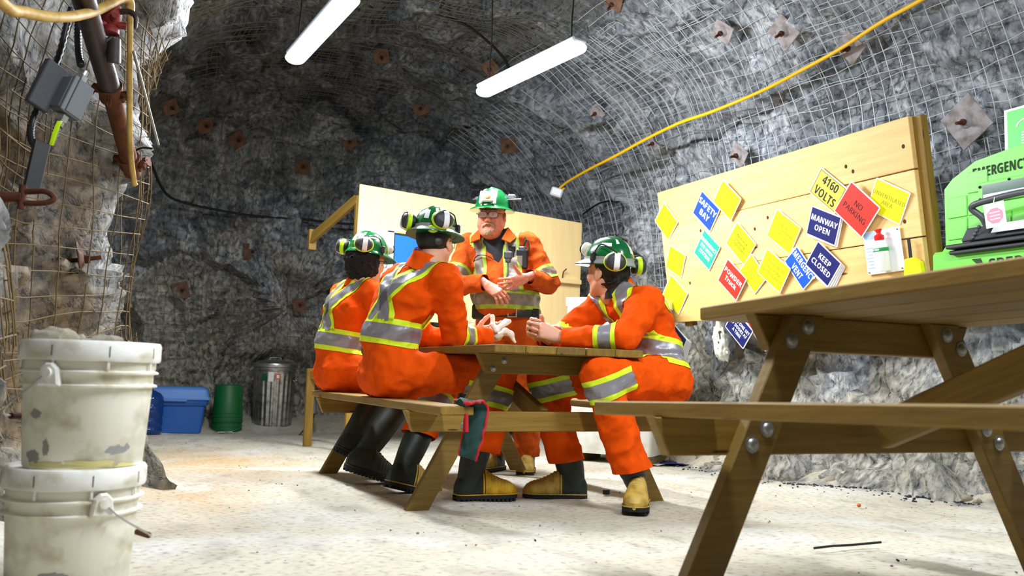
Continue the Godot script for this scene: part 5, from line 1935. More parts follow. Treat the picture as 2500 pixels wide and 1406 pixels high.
	tape(t, cg, func(p: Vector3, n: Vector3) -> float:
		if absf((p - wb).dot(bup)) > 0.12: return 99.0
		return (p - wb).dot(bup) + (torso_only.call(p) as float), 0.064, 0.036, ym, sm)
	var top: float = (K.neck - wb).dot(bup)
	var tlat: Vector3 = o.get("twist", lat)
	var tfwd: Vector3 = tlat.cross(Vector3.UP)
	var strap_ok := func(p: Vector3) -> float:
		var e := 0.0
		for side in ["R", "L"]:
			e = maxf(e, 0.08 - seg_dist(p, K["el" + side], K["wr" + side]))
			e = maxf(e, 0.098 - seg_dist(p, K["sh" + side].lerp(K["el" + side], 0.3), K["el" + side]))
		return 99.0 if e > 0.0 else 0.0
	for sd: float in [1.0, -1.0]:
		# over each shoulder: straight down the chest, crossing on the back
		var x0 := 0.098 * sqrt(bulk_)
		tape(t, cg, func(p: Vector3, _n: Vector3) -> float:
			var q := p - wb
			var h := q.dot(bup)
			if h < 0.045 or h > top + 0.12: return 99.0
			var f := clampf(h / top, 0.0, 1.05)
			var axis := K.waist.lerp(K.neck, clampf((p - K.waist).dot(up) / up.dot(K.neck - K.waist), 0.0, 1.0)) as Vector3
			var w := smoothstep(-0.05, 0.03, (p - axis).dot(tfwd))
			return ((p - axis).dot(tlat) * sd - lerpf(lerpf(-0.075, x0, f), x0, w)) * 0.95 + (strap_ok.call(p) as float), 0.052, 0.029, ym, sm)
	for side in ["R", "L"]:
		var ab: Array = o.get("arm_band" + side, ["sh", "el", 0.24])
		tape(t, cg, limb_band(K[ab[0] + side], K[ab[1] + side], ab[2], 0.10), 0.052, 0.029, ym, sm)
		var lb: float = o.get("leg_band", 0.16)
		if o.get("hem" + side, 0.9) > 0.4:
			tape(t, cg, limb_band(K["kn" + side], K["an" + side], o.get("leg_band" + side, lb), 0.15), 0.054, 0.03, ym, sm)
	if o.get("collar", true):
		collar(t, K.neck + (o.get("collar_off", Vector3.ZERO) as Vector3), o.get("collar_up", up), 0.066 * sqrt(bulk_), cloth)
	t.set_meta("head_tf", htf)
	return t

func curls(a: float, b := -1.0, c := -1.0) -> Array:
	var q := [a, (a if b < 0 else b), (a * 0.7 if c < 0 else c)]
	return [q, q, q, q]

func miners() -> void:
	var seat_left := [Vector3(1.305, 0.347, -4.36), Vector3(0.074, 0.019, 1.2)]
	var seat_right := [Vector3(2.52, 0.347, -4.36), Vector3(0.074, 0.019, 1.2)]
	var tabletop := [Vector3(1.913, 0.604, -4.36), Vector3(0.38, 0.0185, 1.0)]
	var relaxed := curls(0.35, 0.45, 0.3)
	var grip := curls(0.9, 1.0, 0.6)
	# --- front pair on the left bench: the nearer one, in profile from behind
	var J := {
		"hipR": Vector3(1.34, 0.478, -4.075), "hipL": Vector3(1.335, 0.478, -4.265), "waist": Vector3(1.335, 0.665, -4.17), "chest": Vector3(1.395, 0.865, -4.12),
		"shR": Vector3(1.525, 0.945, -3.925), "shL": Vector3(1.395, 0.960, -4.265), "neck": Vector3(1.465, 1.03, -4.07), "head": Vector3(1.515, 1.145, -4.065),
		"elR": Vector3(1.625, 0.677, -4.03), "wrR": Vector3(1.845, 0.682, -4.14), "elL": Vector3(1.60, 0.672, -4.42), "wrL": Vector3(1.82, 0.70, -4.30),
		"knR": Vector3(1.80, 0.505, -3.88), "anR": Vector3(1.685, 0.03, -3.85), "knL": Vector3(1.70, 0.46, -4.30), "anL": Vector3(1.41, 0.0, -4.15)}
	var p := figure("miner in clean orange coveralls nearest on the left bench, white gloves in hand", J, {
		"base": Vector3(1.34, -0.1, -4.17), "lat": Vector3(0, 0, -1), "twist": Vector3(-0.40, 0, -0.916), "look": Vector3(0.74, 0.0, -0.67), "seed": 3, "carve": [seat_left, tabletop],
		"hands": [["R", hand_shape(1.0, grip, 0.05, Vector3(0.5, -0.6, 0.6), 0.5), Vector3(0.85, 0.25, -0.3), Vector3(-0.2, 0.35, -0.9)], ["L", hand_shape(-1.0, relaxed, 0.1), Vector3(0.8, 0.15, 0.5), Vector3(0.0, 0.2, 1.0)]],
		"band": Vector3(1.335, 0.685, -4.17), "band_up": Vector3(0.12, 1, 0.06), "hemR": 0.80, "hemL": 0.62, "arm_bandR": ["el", "wr", 0.055], "leg_bandR": 0.13})
	var htf: Transform3D = p.get_meta("head_tf")
	hard_hat(p, htf * Transform3D(Basis(Vector3.RIGHT, 0.05), Vector3(0, -0.005, 0)), true, true, true, 0, 0.032)
	boot(p, Vector3(1.655, -0.105, -3.85) - p.position, Vector3(0.97, 0, 0.0), Vector3(1.70, 0.20, -3.855) - p.position, M.boot_yellow, M.boot_green)
	boot(p, Vector3(1.405, -0.085, -4.15) - p.position, Vector3(0.9, 0, -0.2), Vector3(1.545, 0.225, -4.222) - p.position, M.boot_tan, M.boot_green, 0.25)
	var g := G.new()   # dark liner round the back of the head
	var sd := Sdf.new(Vector3(-0.12, -0.12, -0.15), Vector3(0.12, 0.09, 0.12), 0.005)
	sd.ell(Vector3(0, 0.02, -0.02), Vector3(0.085, 0.092, 0.102), Basis(), 0.01)
	sd.carve(Vector3(0, 0.0, 0.13), Vector3(0.2, 0.2, 0.105))
	sd.carve(Vector3(0, -0.14, 0.0), Vector3(0.2, 0.085, 0.2))
	sd.mesh(g)
	obj("helmet_liner", g, M.black, p, htf)
	g = G.new()
	g.lathe([Vector2(0.02, 0.0), Vector2(0.016, 0.005), Vector2(0.0, 0.006)], 18, Transform3D(Basis(Quaternion(Vector3.UP, Vector3(-0.75, 0, -0.66).normalized())), Vector3(-0.062, -0.012, -0.088)))
	obj("liner_knob", g, M.cup, p, htf)
	g = G.new()
	g.ball(Vector3(-0.055, 0.042, -0.135), Vector3(0.028, 0.02, 0.012), Basis(Vector3.UP, 0.4), 14, 8)
	obj("yellow_tag", g, M.lime, p, htf)
	spectacles(p, htf)
	# --- the one behind him on the same bench
	J = {
		"hipR": Vector3(1.335, 0.478, -5.035), "hipL": Vector3(1.335, 0.478, -5.225), "waist": Vector3(1.325, 0.66, -5.13), "chest": Vector3(1.365, 0.86, -5.06),
		"shR": Vector3(1.44, 0.935, -4.86), "shL": Vector3(1.36, 0.945, -5.21), "neck": Vector3(1.41, 1.015, -5.02), "head": Vector3(1.44, 1.135, -4.995),
		"elR": Vector3(1.60, 0.685, -4.82), "wrR": Vector3(1.83, 0.69, -4.86), "elL": Vector3(1.58, 0.685, -5.36), "wrL": Vector3(1.80, 0.69, -5.2),
		"knR": Vector3(1.62, 0.42, -4.68), "anR": Vector3(1.31, 0.02, -4.55), "knL": Vector3(1.54, 0.42, -4.94), "anL": Vector3(1.34, 0.06, -4.83)}
	p = figure("miner with black curly hair, rear of the pair on the left bench", J, {
		"base": Vector3(1.34, -0.12, -5.13), "lat": Vector3(0, 0, -1), "twist": Vector3(-0.25, 0, -0.968), "look": Vector3(0.92, -0.04, -0.40), "seed": 13, "carve": [seat_left, tabletop],
		"hands": [["R", hand_shape(1.0, relaxed), Vector3(0.9, 0.05, -0.2), Vector3(0, -1, -0.2)], ["L", hand_shape(-1.0, relaxed), Vector3(0.8, 0.05, 0.4), Vector3(0, -1, 0.2)]],
		"band": Vector3(1.33, 0.665, -5.13), "band_up": Vector3(0.12, 1, 0.05), "hemR": 0.25, "hemL": 0.25})
	htf = p.get_meta("head_tf")
	hard_hat(p, htf * Transform3D(Basis(Vector3.RIGHT, 0.08), Vector3.ZERO), true, false, false, 0, 0.016)
	boot(p, Vector3(1.305, -0.05, -4.55) - p.position, Vector3(0.97, 0, 0.06), Vector3(1.57, 0.32, -4.64) - p.position, M.boot_green, M.boot_green, 0.30)
	boot(p, Vector3(1.315, 0.015, -4.83) - p.position, Vector3(0.97, 0, 0.05), Vector3(1.50, 0.34, -4.91) - p.position, M.boot_green, M.boot_green, 0.45)
	g = G.new()
	sd = Sdf.new(Vector3(-0.13, -0.16, -0.16), Vector3(0.13, 0.1, 0.12), 0.005)
	sd.ell(Vector3(0, 0.012, -0.03), Vector3(0.102, 0.105, 0.118), Basis(), 0.01)
	sd.ell(Vector3(0, -0.065, -0.065), Vector3(0.075, 0.06, 0.06), Basis(), 0.03)
	sd.carve(Vector3(0, -0.02, 0.118), Vector3(0.2, 0.2, 0.095))
	sd.ell(Vector3(0, -0.04, -0.025), Vector3(0.100, 0.068, 0.10), Basis(), 0.02)
	sd.carve(Vector3(0, -0.05, 0.105), Vector3(0.2, 0.2, 0.085))
	sd.wrinkle(noise(26.0, FastNoiseLite.TYPE_SIMPLEX_SMOOTH, 2, 5), 0.011, Vector3.ONE, 0.04)
	sd.mesh(g)
	obj("hair", g, M.hair, p, htf)
	spectacles(p, htf)
	# --- the one across the table, facing them
	J = {
		"hipL": Vector3(2.49, 0.478, -3.455), "hipR": Vector3(2.49, 0.478, -3.645), "waist": Vector3(2.505, 0.635, -3.57), "chest": Vector3(2.445, 0.785, -3.61),
		"shL": Vector3(2.385, 0.855, -3.475), "shR": Vector3(2.335, 0.865, -3.80), "neck": Vector3(2.345, 0.925, -3.67), "head": Vector3(2.305, 1.018, -3.71),
		"elL": Vector3(2.215, 0.682, -3.405), "wrL": Vector3(2.00, 0.672, -3.60), "elR": Vector3(2.16, 0.68, -3.92), "wrR": Vector3(1.97, 0.682, -3.73),
		"knL": Vector3(2.085, 0.505, -3.405), "anL": Vector3(2.275, 0.0, -3.365), "knR": Vector3(2.05, 0.485, -3.86), "anR": Vector3(2.175, 0.0, -3.815)}
	p = figure("miner in orange coveralls and black neck warmer, alone on the right bench, hands clasped", J, {
		"base": Vector3(2.49, -0.1, -3.55), "lat": Vector3(0, 0, 1), "look": Vector3(-0.34, 0.04, -0.94), "seed": 23, "bulk": 0.84, "carve": [seat_right, tabletop], "sleeve": 1.04,
		"hands": [["L", hand_shape(-1.0, curls(0.75, 1.0, 0.5), 0.05, Vector3(0.55, -0.5, 0.65), 0.5), Vector3(-0.86, 0.30, -0.28), Vector3(-0.3, -0.1, -0.95)], ["R", hand_shape(1.0, curls(0.75, 0.95, 0.5), 0.05, Vector3(0.55, -0.5, 0.65), 0.5), Vector3(-0.86, 0.34, 0.28), Vector3(-0.3, 0.1, 0.95)]],
		"band": Vector3(2.505, 0.625, -3.56), "band_up": Vector3(0.22, 1, 0.0), "hemL": 0.84, "hemR": 0.84, "leg_band": 0.06, "arm_bandL": ["el", "wr", 0.085], "arm_bandR": ["el", "wr", 0.085], "collar_up": Vector3(-0.45, 1, -0.1), "collar_off": Vector3(0.02, -0.01, 0)})
	htf = p.get_meta("head_tf")
	hard_hat(p, htf * Transform3D(Basis(Vector3.RIGHT, -0.05), Vector3.ZERO), true, false, true, 0, -0.008)
	boot(p, Vector3(2.29, -0.09, -3.38) - p.position, Vector3(-0.62, 0, 0.78), Vector3(2.217, 0.15, -3.377) - p.position, M.boot_tan, M.boot_green)
	boot(p, Vector3(2.185, -0.115, -3.81) - p.position, Vector3(-0.92, 0, -0.38), Vector3(2.155, 0.14, -3.82) - p.position, M.boot_tan, M.boot_green)
	g = G.new()
	sd = Sdf.new(Vector3(-0.12, -0.14, -0.15), Vector3(0.12, 0.1, 0.12), 0.005)
	sd.ell(Vector3(0, 0.02, -0.022), Vector3(0.084, 0.095, 0.103), Basis(), 0.01)
	sd.ell(Vector3(0, -0.045, -0.06), Vector3(0.062, 0.04, 0.05), Basis(), 0.03)
	sd.carve(Vector3(0, -0.03, 0.12), Vector3(0.2, 0.2, 0.105))
	sd.wrinkle(noise(30.0, FastNoiseLite.TYPE_SIMPLEX_SMOOTH, 2, 7), 0.010, Vector3(1, 0.4, 1), 0.04)
	sd.mesh(g)
	obj("hair", g, M.brown_hair, p, htf)
	g = G.new()   # black neck warmer, its front edge standing up under the chin
	var nb := Basis(Quaternion(Vector3.UP, Vector3(-0.30, 1, -0.12).normalized()))
	g.lathe([Vector2(0.092, -0.035), Vector2(0.086, -0.01), Vector2(0.074, 0.01), Vector2(0.072, 0.024), Vector2(0.076, 0.034), Vector2(0.072, 0.036), Vector2(0.066, 0.02), Vector2(0.066, -0.01)], 40, Transform3D(nb, Vector3.ZERO), 0.2)
	for i in g.v.size():
		var e := g.v[i]
		var an := atan2(e.z, e.x)
		var fr := pow(maxf(0.0, cos(an - 3.3)), 2.0)
		g.v[i] += Vector3(cos(an), 0, sin(an)) * (0.004 * sin(an * 5.0) + 0.045 * fr * clampf(e.y / 0.03, 0.0, 1.0)) + Vector3(0, 0.012 * fr * clampf(e.y / 0.06, 0.0, 1.0) + 0.003 * sin(an * 4.0 + 1.0), 0)
	g.fixn()
	obj("neck_warmer", g, M.black, p, Transform3D(Basis(), J.neck - p.position + Vector3(0.0, 0.01, 0.0)))
	# --- the standing foreman
	var f := Vector3(-0.6, 0, 0.8)
	var lat := Vector3(0.8, 0, 0.6)
	var tc := Vector3(-0.43, 0, 0.90)
	var ri := Vector3(0.90, 0, 0.43)
	J = {
		"hipL": Vector3(2.67, 0.83, -5.36), "hipR": Vector3(2.51, 0.83, -5.48), "waist": Vector3(2.54, 1.02, -5.40), "chest": Vector3(2.49, 1.25, -5.40),
		"shL": Vector3(2.645, 1.385, -5.29), "shR": Vector3(2.315, 1.375, -5.53), "neck": Vector3(2.44, 1.455, -5.39), "head": Vector3(2.40, 1.572, -5.355),
		"elL": Vector3(2.76, 1.115, -5.18), "wrL": Vector3(2.545, 1.135, -5.06), "elR": Vector3(2.155, 1.075, -5.43), "wrR": Vector3(2.275, 1.085, -5.16),
		"knL": Vector3(2.69, 0.36, -5.33), "anL": Vector3(2.70, -0.08, -5.34), "knR": Vector3(2.525, 0.36, -5.47), "anR": Vector3(2.54, -0.08, -5.50)}
	p = figure("bearded man in worn orange coveralls and spectacles standing at the table's far end", J, {
		"base": Vector3(2.61, -0.165, -5.42), "lat": lat, "look": Vector3(-0.62, -0.10, 0.78), "head_up": Vector3(0.03, 1, 0), "seed": 33, "bulk": 1.3, "heavy": true, "head_scale": 1.08, "cloth": M.old_orange, "yellow": M.old_yellow_tape, "silver": M.old_silver_tape, "skin": M.skin_red, "sleeve": 1.12,
		"belly": [Vector3(2.50, 1.06, -5.345), Vector3(0.20, 0.19, 0.19)], "open": [Vector3(2.375, 1.46, -5.30), Vector3(2.415, 1.10, -5.15), 0.115, 0.03],
		"hands": [["R", hand_shape(1.0, curls(0.4, 0.4, 0.25), 0.25, Vector3(0.6, -0.2, 0.7), 0.2), ri * 0.75 - Vector3(0, 0.55, 0) + tc * 0.25, -tc * 0.75 - Vector3(0, 0.55, 0)], ["L", hand_shape(-1.0, curls(0.25, 0.45, 0.3), 0.2, Vector3(0.85, 0.1, 0.35), -0.1), ri * -0.85 - Vector3(0, 0.35, 0) + tc * 0.2, -tc * 0.8 + Vector3(0, 0.25, 0)]],
		"band": Vector3(2.53, 0.995, -5.38), "band_up": Vector3(0.0, 1, 0.0), "hemL": 0.93, "hemR": 0.93, "arm_bandL": ["sh", "el", 0.25], "arm_bandR": ["sh", "el", 0.26], "collar": false, "flare": 0.09})
	htf = p.get_meta("head_tf")
	hard_hat(p, htf * Transform3D(Basis(Vector3.RIGHT, -0.04), Vector3(0, -0.004, 0)), false, true, false, 1)
	spectacles(p, htf)
	boot(p, Vector3(2.72, -0.165, -5.34) - p.position, Vector3(-0.55, 0, 0.83), Vector3(2.70, 0.08, -5.34) - p.position, M.boot_tan, M.boot_green)
	boot(p, Vector3(2.555, -0.165, -5.50) - p.position, Vector3(-0.85, 0, 0.5), Vector3(2.54, 0.08, -5.50) - p.position, M.boot_tan, M.boot_green)
	g = G.new()   # goatee and moustache
	sd = Sdf.new(Vector3(-0.07, -0.16, 0.0), Vector3(0.07, -0.03, 0.14), 0.004)
	sd.ell(Vector3(0, -0.108, 0.072), Vector3(0.036, 0.032, 0.027), Basis(), 0.02)
	for x: float in [-1.0, 1.0]:
		sd.cap(Vector3(x * 0.006, -0.058, 0.098), Vector3(x * 0.034, -0.07, 0.082), 0.009, 0.008, 0.008)
		sd.cap(Vector3(x * 0.034, -0.07, 0.080), Vector3(x * 0.030, -0.105, 0.072), 0.009, 0.012, 0.012)
		sd.cap(Vector3(x * 0.062, -0.07, 0.02), Vector3(x * 0.03, -0.122, 0.06), 0.0115, 0.014, 0.02)
	sd.cap(Vector3(-0.016, -0.0745, 0.100), Vector3(0.016, -0.0745, 0.100), 0.008, 0.008, 0.004, Vector3.ZERO, 1.0, false, true)
	sd.wrinkle(noise(90.0, FastNoiseLite.TYPE_SIMPLEX_SMOOTH, 2, 3), 0.005, Vector3(1, 0.5, 1), 0.03)
	sd.mesh(g)
	obj("beard", g, M.beard, p, htf)
	g = G.new()
	g.ball(Vector3(0, -0.0745, 0.0915), Vector3(0.017, 0.006, 0.006), Basis(), 14, 8)
	obj("lips", g, M.lip, p, htf)
	for x: float in [-1.0, 1.0]:
		g = G.new()
		g.tube([Vector3(x * 0.012, 0.020, 0.099), Vector3(x * 0.03, 0.026, 0.095), Vector3(x * 0.048, 0.02, 0.082)], [0.004, 0.0045, 0.002], 7)
		obj("eyebrow", g, M.beard, p, htf)
	# black shirt in the opening
	g = G.new()
	sd = Sdf.new(Vector3(-0.3, 0.95, -0.3), Vector3(0.3, 1.72, 0.4), 0.012)
	var a := p.position
	sd.cap(J.waist - a, J.chest - a, 0.138, 0.133, 0.05, lat, 1.36)
	sd.cap(J.chest - a, (J.neck as Vector3) - a - Vector3(0, 0.02, 0), 0.118, 0.078, 0.05, lat, 1.25)
	sd.ell(Vector3(2.50, 1.06, -5.345) - a, Vector3(0.18, 0.175, 0.175), look(f), 0.05)
	sd.wrinkle(noise(8.0, FastNoiseLite.TYPE_SIMPLEX_SMOOTH, 2, 61), 0.006)
	sd.mesh(g)
	obj("shirt", g, M.shirt, p)
	# collar flaps
	for s: float in [1.0, -1.0]:
		g = G.new()
		var c: Vector3 = (J.neck as Vector3) - a
		var q0 := c - f * 0.07 + lat * s * 0.045 + Vector3(0, 0.035, 0)
		var q1 := c + f * 0.015 + lat * s * 0.098 + Vector3(0, 0.035, 0)
		var q2 := c + f * 0.115 + lat * s * 0.075 + Vector3(0, -0.06, 0)
		var q3 := c + f * 0.125 + lat * s * 0.135 + Vector3(0, -0.085, 0)
		var q4 := c + f * 0.03 + lat * s * 0.16 + Vector3(0, -0.035, 0)
		var q5 := c - f * 0.09 + lat * s * 0.10 + Vector3(0, -0.02, 0)
		var th := Vector3(0, 0.006, 0) + f * 0.004
		g.loft([[q0, q5, q5 + th, q0 + th], [q1, q4, q4 + th, q1 + th], [q2, q3, q3 + th, q2 + th]])
		obj("collar_flap", g, M.old_orange, p)
	# belt
	g = G.new()
	var bc := Vector3(2.575, 0.905, -5.405) - a
	var rings := []
	for k in 41:
		var an := TAU * k / 40.0
		var d := lat * cos(an) + f * sin(an)
		var r := Vector2(cos(an) * 0.212, sin(an) * 0.185).length()
		var cc := bc + d * r
		rings.append([cc - d * 0.006 + Vector3(0, 0.028, 0), cc - d * 0.006 - Vector3(0, 0.028, 0), cc + d * 0.006 - Vector3(0, 0.028, 0), cc + d * 0.006 + Vector3(0, 0.028, 0)])
	g.loft(rings, false)
	var belt := obj("belt", g, M.leather, p)
	g = G.new()
	for x in [-0.028, 0.028]: g.box(bc + f * 0.197 + lat * (0.06 + x), Vector3(0.008, 0.056, 0.008), 0.002, look(f))
	for y in [-0.026, 0.026]: g.box(bc + f * 0.197 + lat * 0.06 + Vector3(0, y, 0), Vector3(0.06, 0.007, 0.008), 0.002, look(f))
	obj("buckle", g, M.steel, belt)
	g = G.new()
	g.box(bc + lat * 0.20 + f * 0.08 + Vector3(0, 0.0, 0), Vector3(0.05, 0.075, 0.05), 0.008, look(f))
	g.box(bc - lat * 0.19 + f * 0.10 + Vector3(0, 0.01, 0), Vector3(0.09, 0.10, 0.06), 0.01, look(f))
	obj("belt_pouch", g, M.black, belt)
	# radio in the chest pocket, its speaker microphone on a cord
	var rb := look(f)
	var ch := Vector3(2.57, 1.27, -5.215) - a
	var rad := Node3D.new()
	rad.name = "radio"
	rad.transform = Transform3D(rb, ch)
	p.add_child(rad, true)
	g = G.new(); g.box(Vector3(0, 0, 0), Vector3(0.075, 0.13, 0.035), 0.006)
	obj("pocket", g, M.black, rad)
	g = G.new(); g.box(Vector3(-0.012, -0.015, 0.019), Vector3(0.035, 0.07, 0.004), 0.001)
	obj("gray_panel", g, M.old_silver_tape, rad)
	g = G.new(); g.box(Vector3(-0.034, -0.015, 0.019), Vector3(0.008, 0.07, 0.004), 0.001)
	obj("lime_edge", g, M.lime, rad)
	g = G.new(); g.box(Vector3(0.0, 0.07, 0.0), Vector3(0.05, 0.03, 0.028), 0.005); g.tube([Vector3(0.016, 0.07, 0.0), Vector3(0.016, 0.15, 0.0)], 0.006, 8)
	g.tube([Vector3(-0.016, 0.08, 0), Vector3(-0.016, 0.098, 0)], 0.007, 8)
	obj("handset", g, M.gray_plastic, rad)
	g = G.new(); g.tube(spline([Vector3(0.01, 0.09, 0.01), Vector3(0.035, 0.13, 0.02), Vector3(0.05, 0.07, 0.02), Vector3(0.025, 0.05, 0.02)]), 0.004, 6)
	g.tube([Vector3(-0.06, 0.055, 0.02), Vector3(-0.062, -0.07, 0.022)], 0.009, 8)
	g.box(Vector3(-0.07, 0.07, 0.015), Vector3(0.05, 0.035, 0.02), 0.005)
	obj("cord", g, M.black, rad)
	g = G.new()
	var mc := Vector3(2.455, 1.285, -5.195) - a
	g.box(mc, Vector3(0.058, 0.052, 0.026), 0.008, rb)
	g.box(mc + Vector3(0, -0.035, 0), Vector3(0.038, 0.03, 0.022), 0.006, rb)
	var mic := obj("microphone", g, M.gray_plastic, p)
	g = G.new()
	g.tube(spline([mc + Vector3(0, -0.05, 0), mc + Vector3(-0.005, -0.12, 0.01), mc + Vector3(-0.025, -0.17, 0.02), mc + Vector3(-0.01, -0.20, 0.02), mc + lat * 0.03 + Vector3(0, -0.21, 0.01)]), 0.004, 6)
	obj("microphone_cord", g, M.gray_plastic, mic)
	g = G.new()
	g.tube(spline([Vector3(2.30, 1.24, -5.42) - a, Vector3(2.30, 1.285, -5.36) - a, Vector3(2.345, 1.285, -5.30) - a, Vector3(2.385, 1.255, -5.27) - a]), 0.0035, 6)
	obj("lamp_cord", g, M.black, p)

func gloves() -> void:
	for e in [[Vector3(1.90, 0.695, -4.16), "white cotton glove standing up from the front left miner's fist", 0], [Vector3(1.925, 0.69, -4.13), "white cotton glove drooping from the front left miner's fingers", 1]]:
		var s := Sdf.new(Vector3(-0.10, -0.08, -0.07), Vector3(0.15, 0.16, 0.07), 0.0045)
		if e[2] == 0:
			s.cap(Vector3(-0.03, -0.01, 0), Vector3(0.005, 0.03, 0), 0.022, 0.024, 0.015, Vector3(0, 0, 1), 1.3)
			s.cap(Vector3(-0.01, 0.04, 0.0), Vector3(-0.012, 0.10, -0.005), 0.014, 0.013, 0.01)
			for k in 3: s.cap(Vector3(0.012, 0.035, -0.014 + 0.014 * k), Vector3(0.060 + 0.008 * k, 0.085 - 0.004 * k, -0.018 + 0.016 * k), 0.0125, 0.0105, 0.006)
		else:
			s.cap(Vector3(-0.02, 0.0, 0), Vector3(0.02, 0.03, 0), 0.017, 0.018, 0.012, Vector3(0, 0, 1), 1.4)
			s.cap(Vector3(0.02, 0.03, 0.0), Vector3(0.05, 0.015, 0.004), 0.017, 0.015, 0.012)
			s.cap(Vector3(0.05, 0.015, 0.004), Vector3(0.072, -0.025, 0.006), 0.015, 0.008, 0.012)
			s.cap(Vector3(-0.03, 0.03, 0.02), Vector3(-0.055, 0.06, 0.02), 0.012, 0.011, 0.01)
		s.wrinkle(noise(28.0, FastNoiseLite.TYPE_SIMPLEX_SMOOTH, 2, 4), 0.004, Vector3.ONE, 0.02)
		var g := G.new()
		s.mesh(g)
		var t := obj("work_glove", g, M.white_glove, null, Transform3D(Basis(Vector3.UP, -0.35), e[0]))
		tag(t, e[1], "glove", "white cotton gloves")
	var t2 := thing("work_glove", "green and red work glove draped over the near end of the left bench", "glove", Vector3(1.372, 0.366, -3.23))
	# laid over the bench's end and hanging down its inner side
	var gg := G.new()
	var path := [Vector3(-0.05, 0.012, 0.03), Vector3(-0.02, 0.016, 0.02), Vector3(0.012, 0.012, 0.01), Vector3(0.028, -0.02, 0.012), Vector3(0.022, -0.07, 0.018), Vector3(0.012, -0.12, 0.022), Vector3(0.0, -0.17, 0.024), Vector3(-0.008, -0.205, 0.022)]
	var wid := [0.03, 0.045, 0.055, 0.05, 0.048, 0.046, 0.042, 0.036]
	var rings := []
	var nn := noise(18.0, FastNoiseLite.TYPE_SIMPLEX_SMOOTH, 2, 4)
	var pts := spline(path, 4)
	for i in pts.size():
		var f := float(i) / (pts.size() - 1) * (wid.size() - 1)
		var w: float = lerpf(wid[int(f)], wid[mini(int(f) + 1, wid.size() - 1)], f - int(f))
		var d: Vector3 = (pts[mini(i + 1, pts.size() - 1)] - pts[maxi(i - 1, 0)]).normalized()
		var across := Vector3(0.62, 0, 0.78)
		across = (across - d * across.dot(d)).normalized()
		var nrm := d.cross(across)
		var q := []
		for k in 20:
			var a := TAU * k / 20.0
			var pp: Vector3 = pts[i] + across * cos(a) * w + nrm * sin(a) * (0.009 + 0.004 * sin(a * 3.0 + f))
			q.append(pp + nrm * 0.014 * nn.get_noise_3dv(pp))
		rings.append(q)
	gg.loft(rings)
	obj("glove", gg, M.green_cloth, t2)
	for s: float in [1.0, -1.0]:
		gg = G.new()
		var edge := []
		for i in rings.size(): edge.append(rings[i][0 if s > 0 else 10])
		gg.tube(edge, 0.0055, 6)
		obj("red_trim", gg, M.red_cloth, t2)
	gg = G.new()
	gg.box(Vector3(-0.02, 0.012, 0.045), Vector3(0.05, 0.016, 0.03), 0.006, Basis(Vector3.UP, 0.7))
	gg.tube([Vector3(-0.03, -0.03, 0.05), Vector3(-0.028, -0.10, 0.055)], 0.008, 8)
	obj("red_strap", gg, M.red_cloth, t2)
	# small white pump bottle on the table behind the gloves
	var b := thing("pump_bottle", "small white pump bottle on the far table behind the gloves", "bottle", Vector3(1.95, 0.622, -4.62))
	gg = G.new()
	gg.lathe([Vector2(0, 0), Vector2(0.03, 0), Vector2(0.032, 0.006), Vector2(0.032, 0.09), Vector2(0.024, 0.115), Vector2(0.012, 0.122)], 20)
	obj("bottle", gg, M.white_plastic, b)
	gg = G.new()
	gg.lathe([Vector2(0.014, 0.12), Vector2(0.014, 0.135), Vector2(0.006, 0.137), Vector2(0.006, 0.16), Vector2(0.011, 0.162), Vector2(0.011, 0.172), Vector2(0, 0.173)], 14)
	gg.box(Vector3(0.015, 0.167, 0.0), Vector3(0.035, 0.009, 0.01), 0.003)
	obj("pump", gg, M.white_plastic, b)
